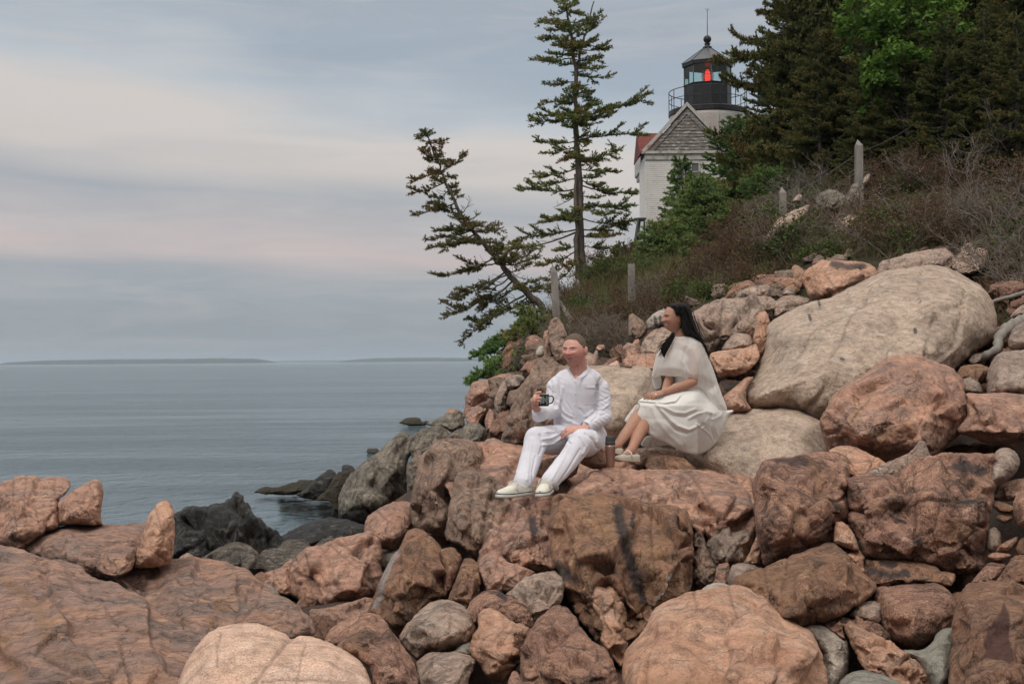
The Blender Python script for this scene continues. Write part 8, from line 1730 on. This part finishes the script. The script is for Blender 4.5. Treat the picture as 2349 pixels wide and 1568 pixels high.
drape('cape_edge', [(198,790),(240,780),(296,760),(296,885),(252,903),(226,905)], 'M', lambda P: np.full(len(P), 9.70), [(255,840,.01)], [], .003, SHEER, WOM, s=1.6, back=.003, rimw=3)
# hair
cap(hw_, .22, .013, lambda q: np.clip(q[:, 2]-np.interp(q[:, 1], [-.6, -.13, -.09, -.05, .06, .16, .26, .40], [-.7, -.6, -.2, .09, .17, .25, .34, .40]), -1, .1), HAIRF, WOM)
def hairlock(outline, Y, T, s=1.6, seed=1, back=None):
    def Yh(P): return np.full(len(P), Y)
    rng = np.random.RandomState(seed); pts = outline
    return drape('hair', pts, 'M', Yh, [], HF, T, HAIRF, WOM, s=s, back=back or T, rimw=9, noise_a=.004, seed=seed)
HF = [([(480,110),(540,240),(580,350),(700,480)], .012, 8), ([(440,120),(500,260),(540,370)], .010, 8), ([(520,100),(590,260),(640,380)], .010, 7), ([(460,140),(505,300),(540,390)], -.010, 6), ([(530,150),(580,320),(700,460)], -.010, 6), ([(560,380),(680,470),(735,560)], -.008, 5)]
hairlock([(392,96),(430,76),(475,68),(530,78),(570,115),(592,180),(604,250),(632,320),(675,390),(712,460),(738,530),(748,585),(722,530),(690,470),(640,425),(590,405),(540,398),(505,392),(492,340),(486,290),(486,240),(478,205),(462,192),(440,196),(428,186),(420,150),(408,120)], 9.50, .055, seed=5, back=.16)
HF = [([(385,380),(350,450),(310,560)], .010, 8), ([(370,380),(320,470),(290,530)], -.008, 6), ([(400,400),(370,480),(320,580)], -.006, 6)]
hairlock([(395,352),(416,356),(424,386),(412,424),(388,468),(362,520),(338,562),(322,596),(308,588),(298,560),(292,540),(285,515),(305,490),(330,462),(352,425),(372,385)], 9.47, .014, seed=6, back=.03)
rs_ = np.random.RandomState(3); m = MB()
for i in range(86):
    if i < 55: a0 = (385+rs_.rand()*40, 365+rs_.rand()*40); a1 = (252+rs_.rand()*85, 500+rs_.rand()*105); yy_ = 9.46
    else: a0 = (545+rs_.rand()*60, 150+rs_.rand()*200); a1 = (690+rs_.rand()*75, 500+rs_.rand()*130); yy_ = 9.49
    mid = ((a0[0]+a1[0])/2+rs_.randn()*12+(-12 if i >= 55 else 0), (a0[1]+a1[1])/2+rs_.randn()*10)
    m.tube([tuple(w_(*a0, yy_+.01, 'M')), tuple(w_(*mid, yy_-.01, 'M')), tuple(w_(*a1, yy_, 'M'))], [.003, .0028, .0008], 4)
fin('hair_strands', np.array(m.v), m.f, HAIRF, WOM)
# shoes: cream woven flats
m, nt, b, out = newmat('woven_cream_leather'); WOV = m; tc = N(nt, 'ShaderNodeTexCoord'); sp = N(nt, 'ShaderNodeSeparateXYZ'); L(nt, tc.outputs['Object'], sp.inputs[0])
a_ = mth(nt, 'ADD', sp.outputs[0], sp.outputs[2]); b_ = mth(nt, 'SUBTRACT', sp.outputs[0], sp.outputs[2])
fa = mth(nt, 'ABSOLUTE', mth(nt, 'SINE', mth(nt, 'MULTIPLY', a_, 230.))); fb_ = mth(nt, 'ABSOLUTE', mth(nt, 'SINE', mth(nt, 'MULTIPLY', b_, 230.)))
hole = ramp(nt, mth(nt, 'MINIMUM', fa, fb_), [(.55, (1, 1, 1)), (.72, (0, 0, 0))]); L(nt, mix(nt, hole, (.10, .07, .05, 1), (.66, .60, .50, 1)), b.inputs['Base Color']); b.inputs['Roughness'].default_value = .6
L(nt, bump(nt, hole, .8, .003), b.inputs['Normal'])
TANS = simple('tan_sole', (.30, .19, .12), .6); CRM = simple('cream_leather_strap', (.70, .62, .52), .5)
def flatshoe(toe, heel, strap, up=(0, 0, 1)):
    e = empty('woven_flat_shoe', (0, 0, 0)); e.parent = WOM; e.location = Vector(tuple(heel))-Vector(WOM.location)
    P = shoe(e, toe, heel, up, lace=False, w=.82, mats=(WOV, TANS), flat=True)
    if strap:
        m = MB(); m.tube([tuple(P(.50, .030, .030)), tuple(P(.50, .026, .062)), tuple(P(.46, .0, .082)), tuple(P(.44, -.026, .062)), tuple(P(.44, -.032, .030))], .005, 6); fin('strap', np.array(m.v), m.f, CRM, e)
flatshoe(w_(1409, 1057, 8.85), w_(1466, 1060, 9.04), True)
flatshoe(w_(1366, 1031, 8.95), w_(1428, 1047, 9.06), False, (-.15, .1, 1))
o = Solid().ball(w_(1505, 904, 9.215), (.006, .005, .006), n=8); fin('ring', np.array(o.m.v), o.m.f, simple('ring_stone', (.85, .85, .85), .1, spec=.9), WOM)
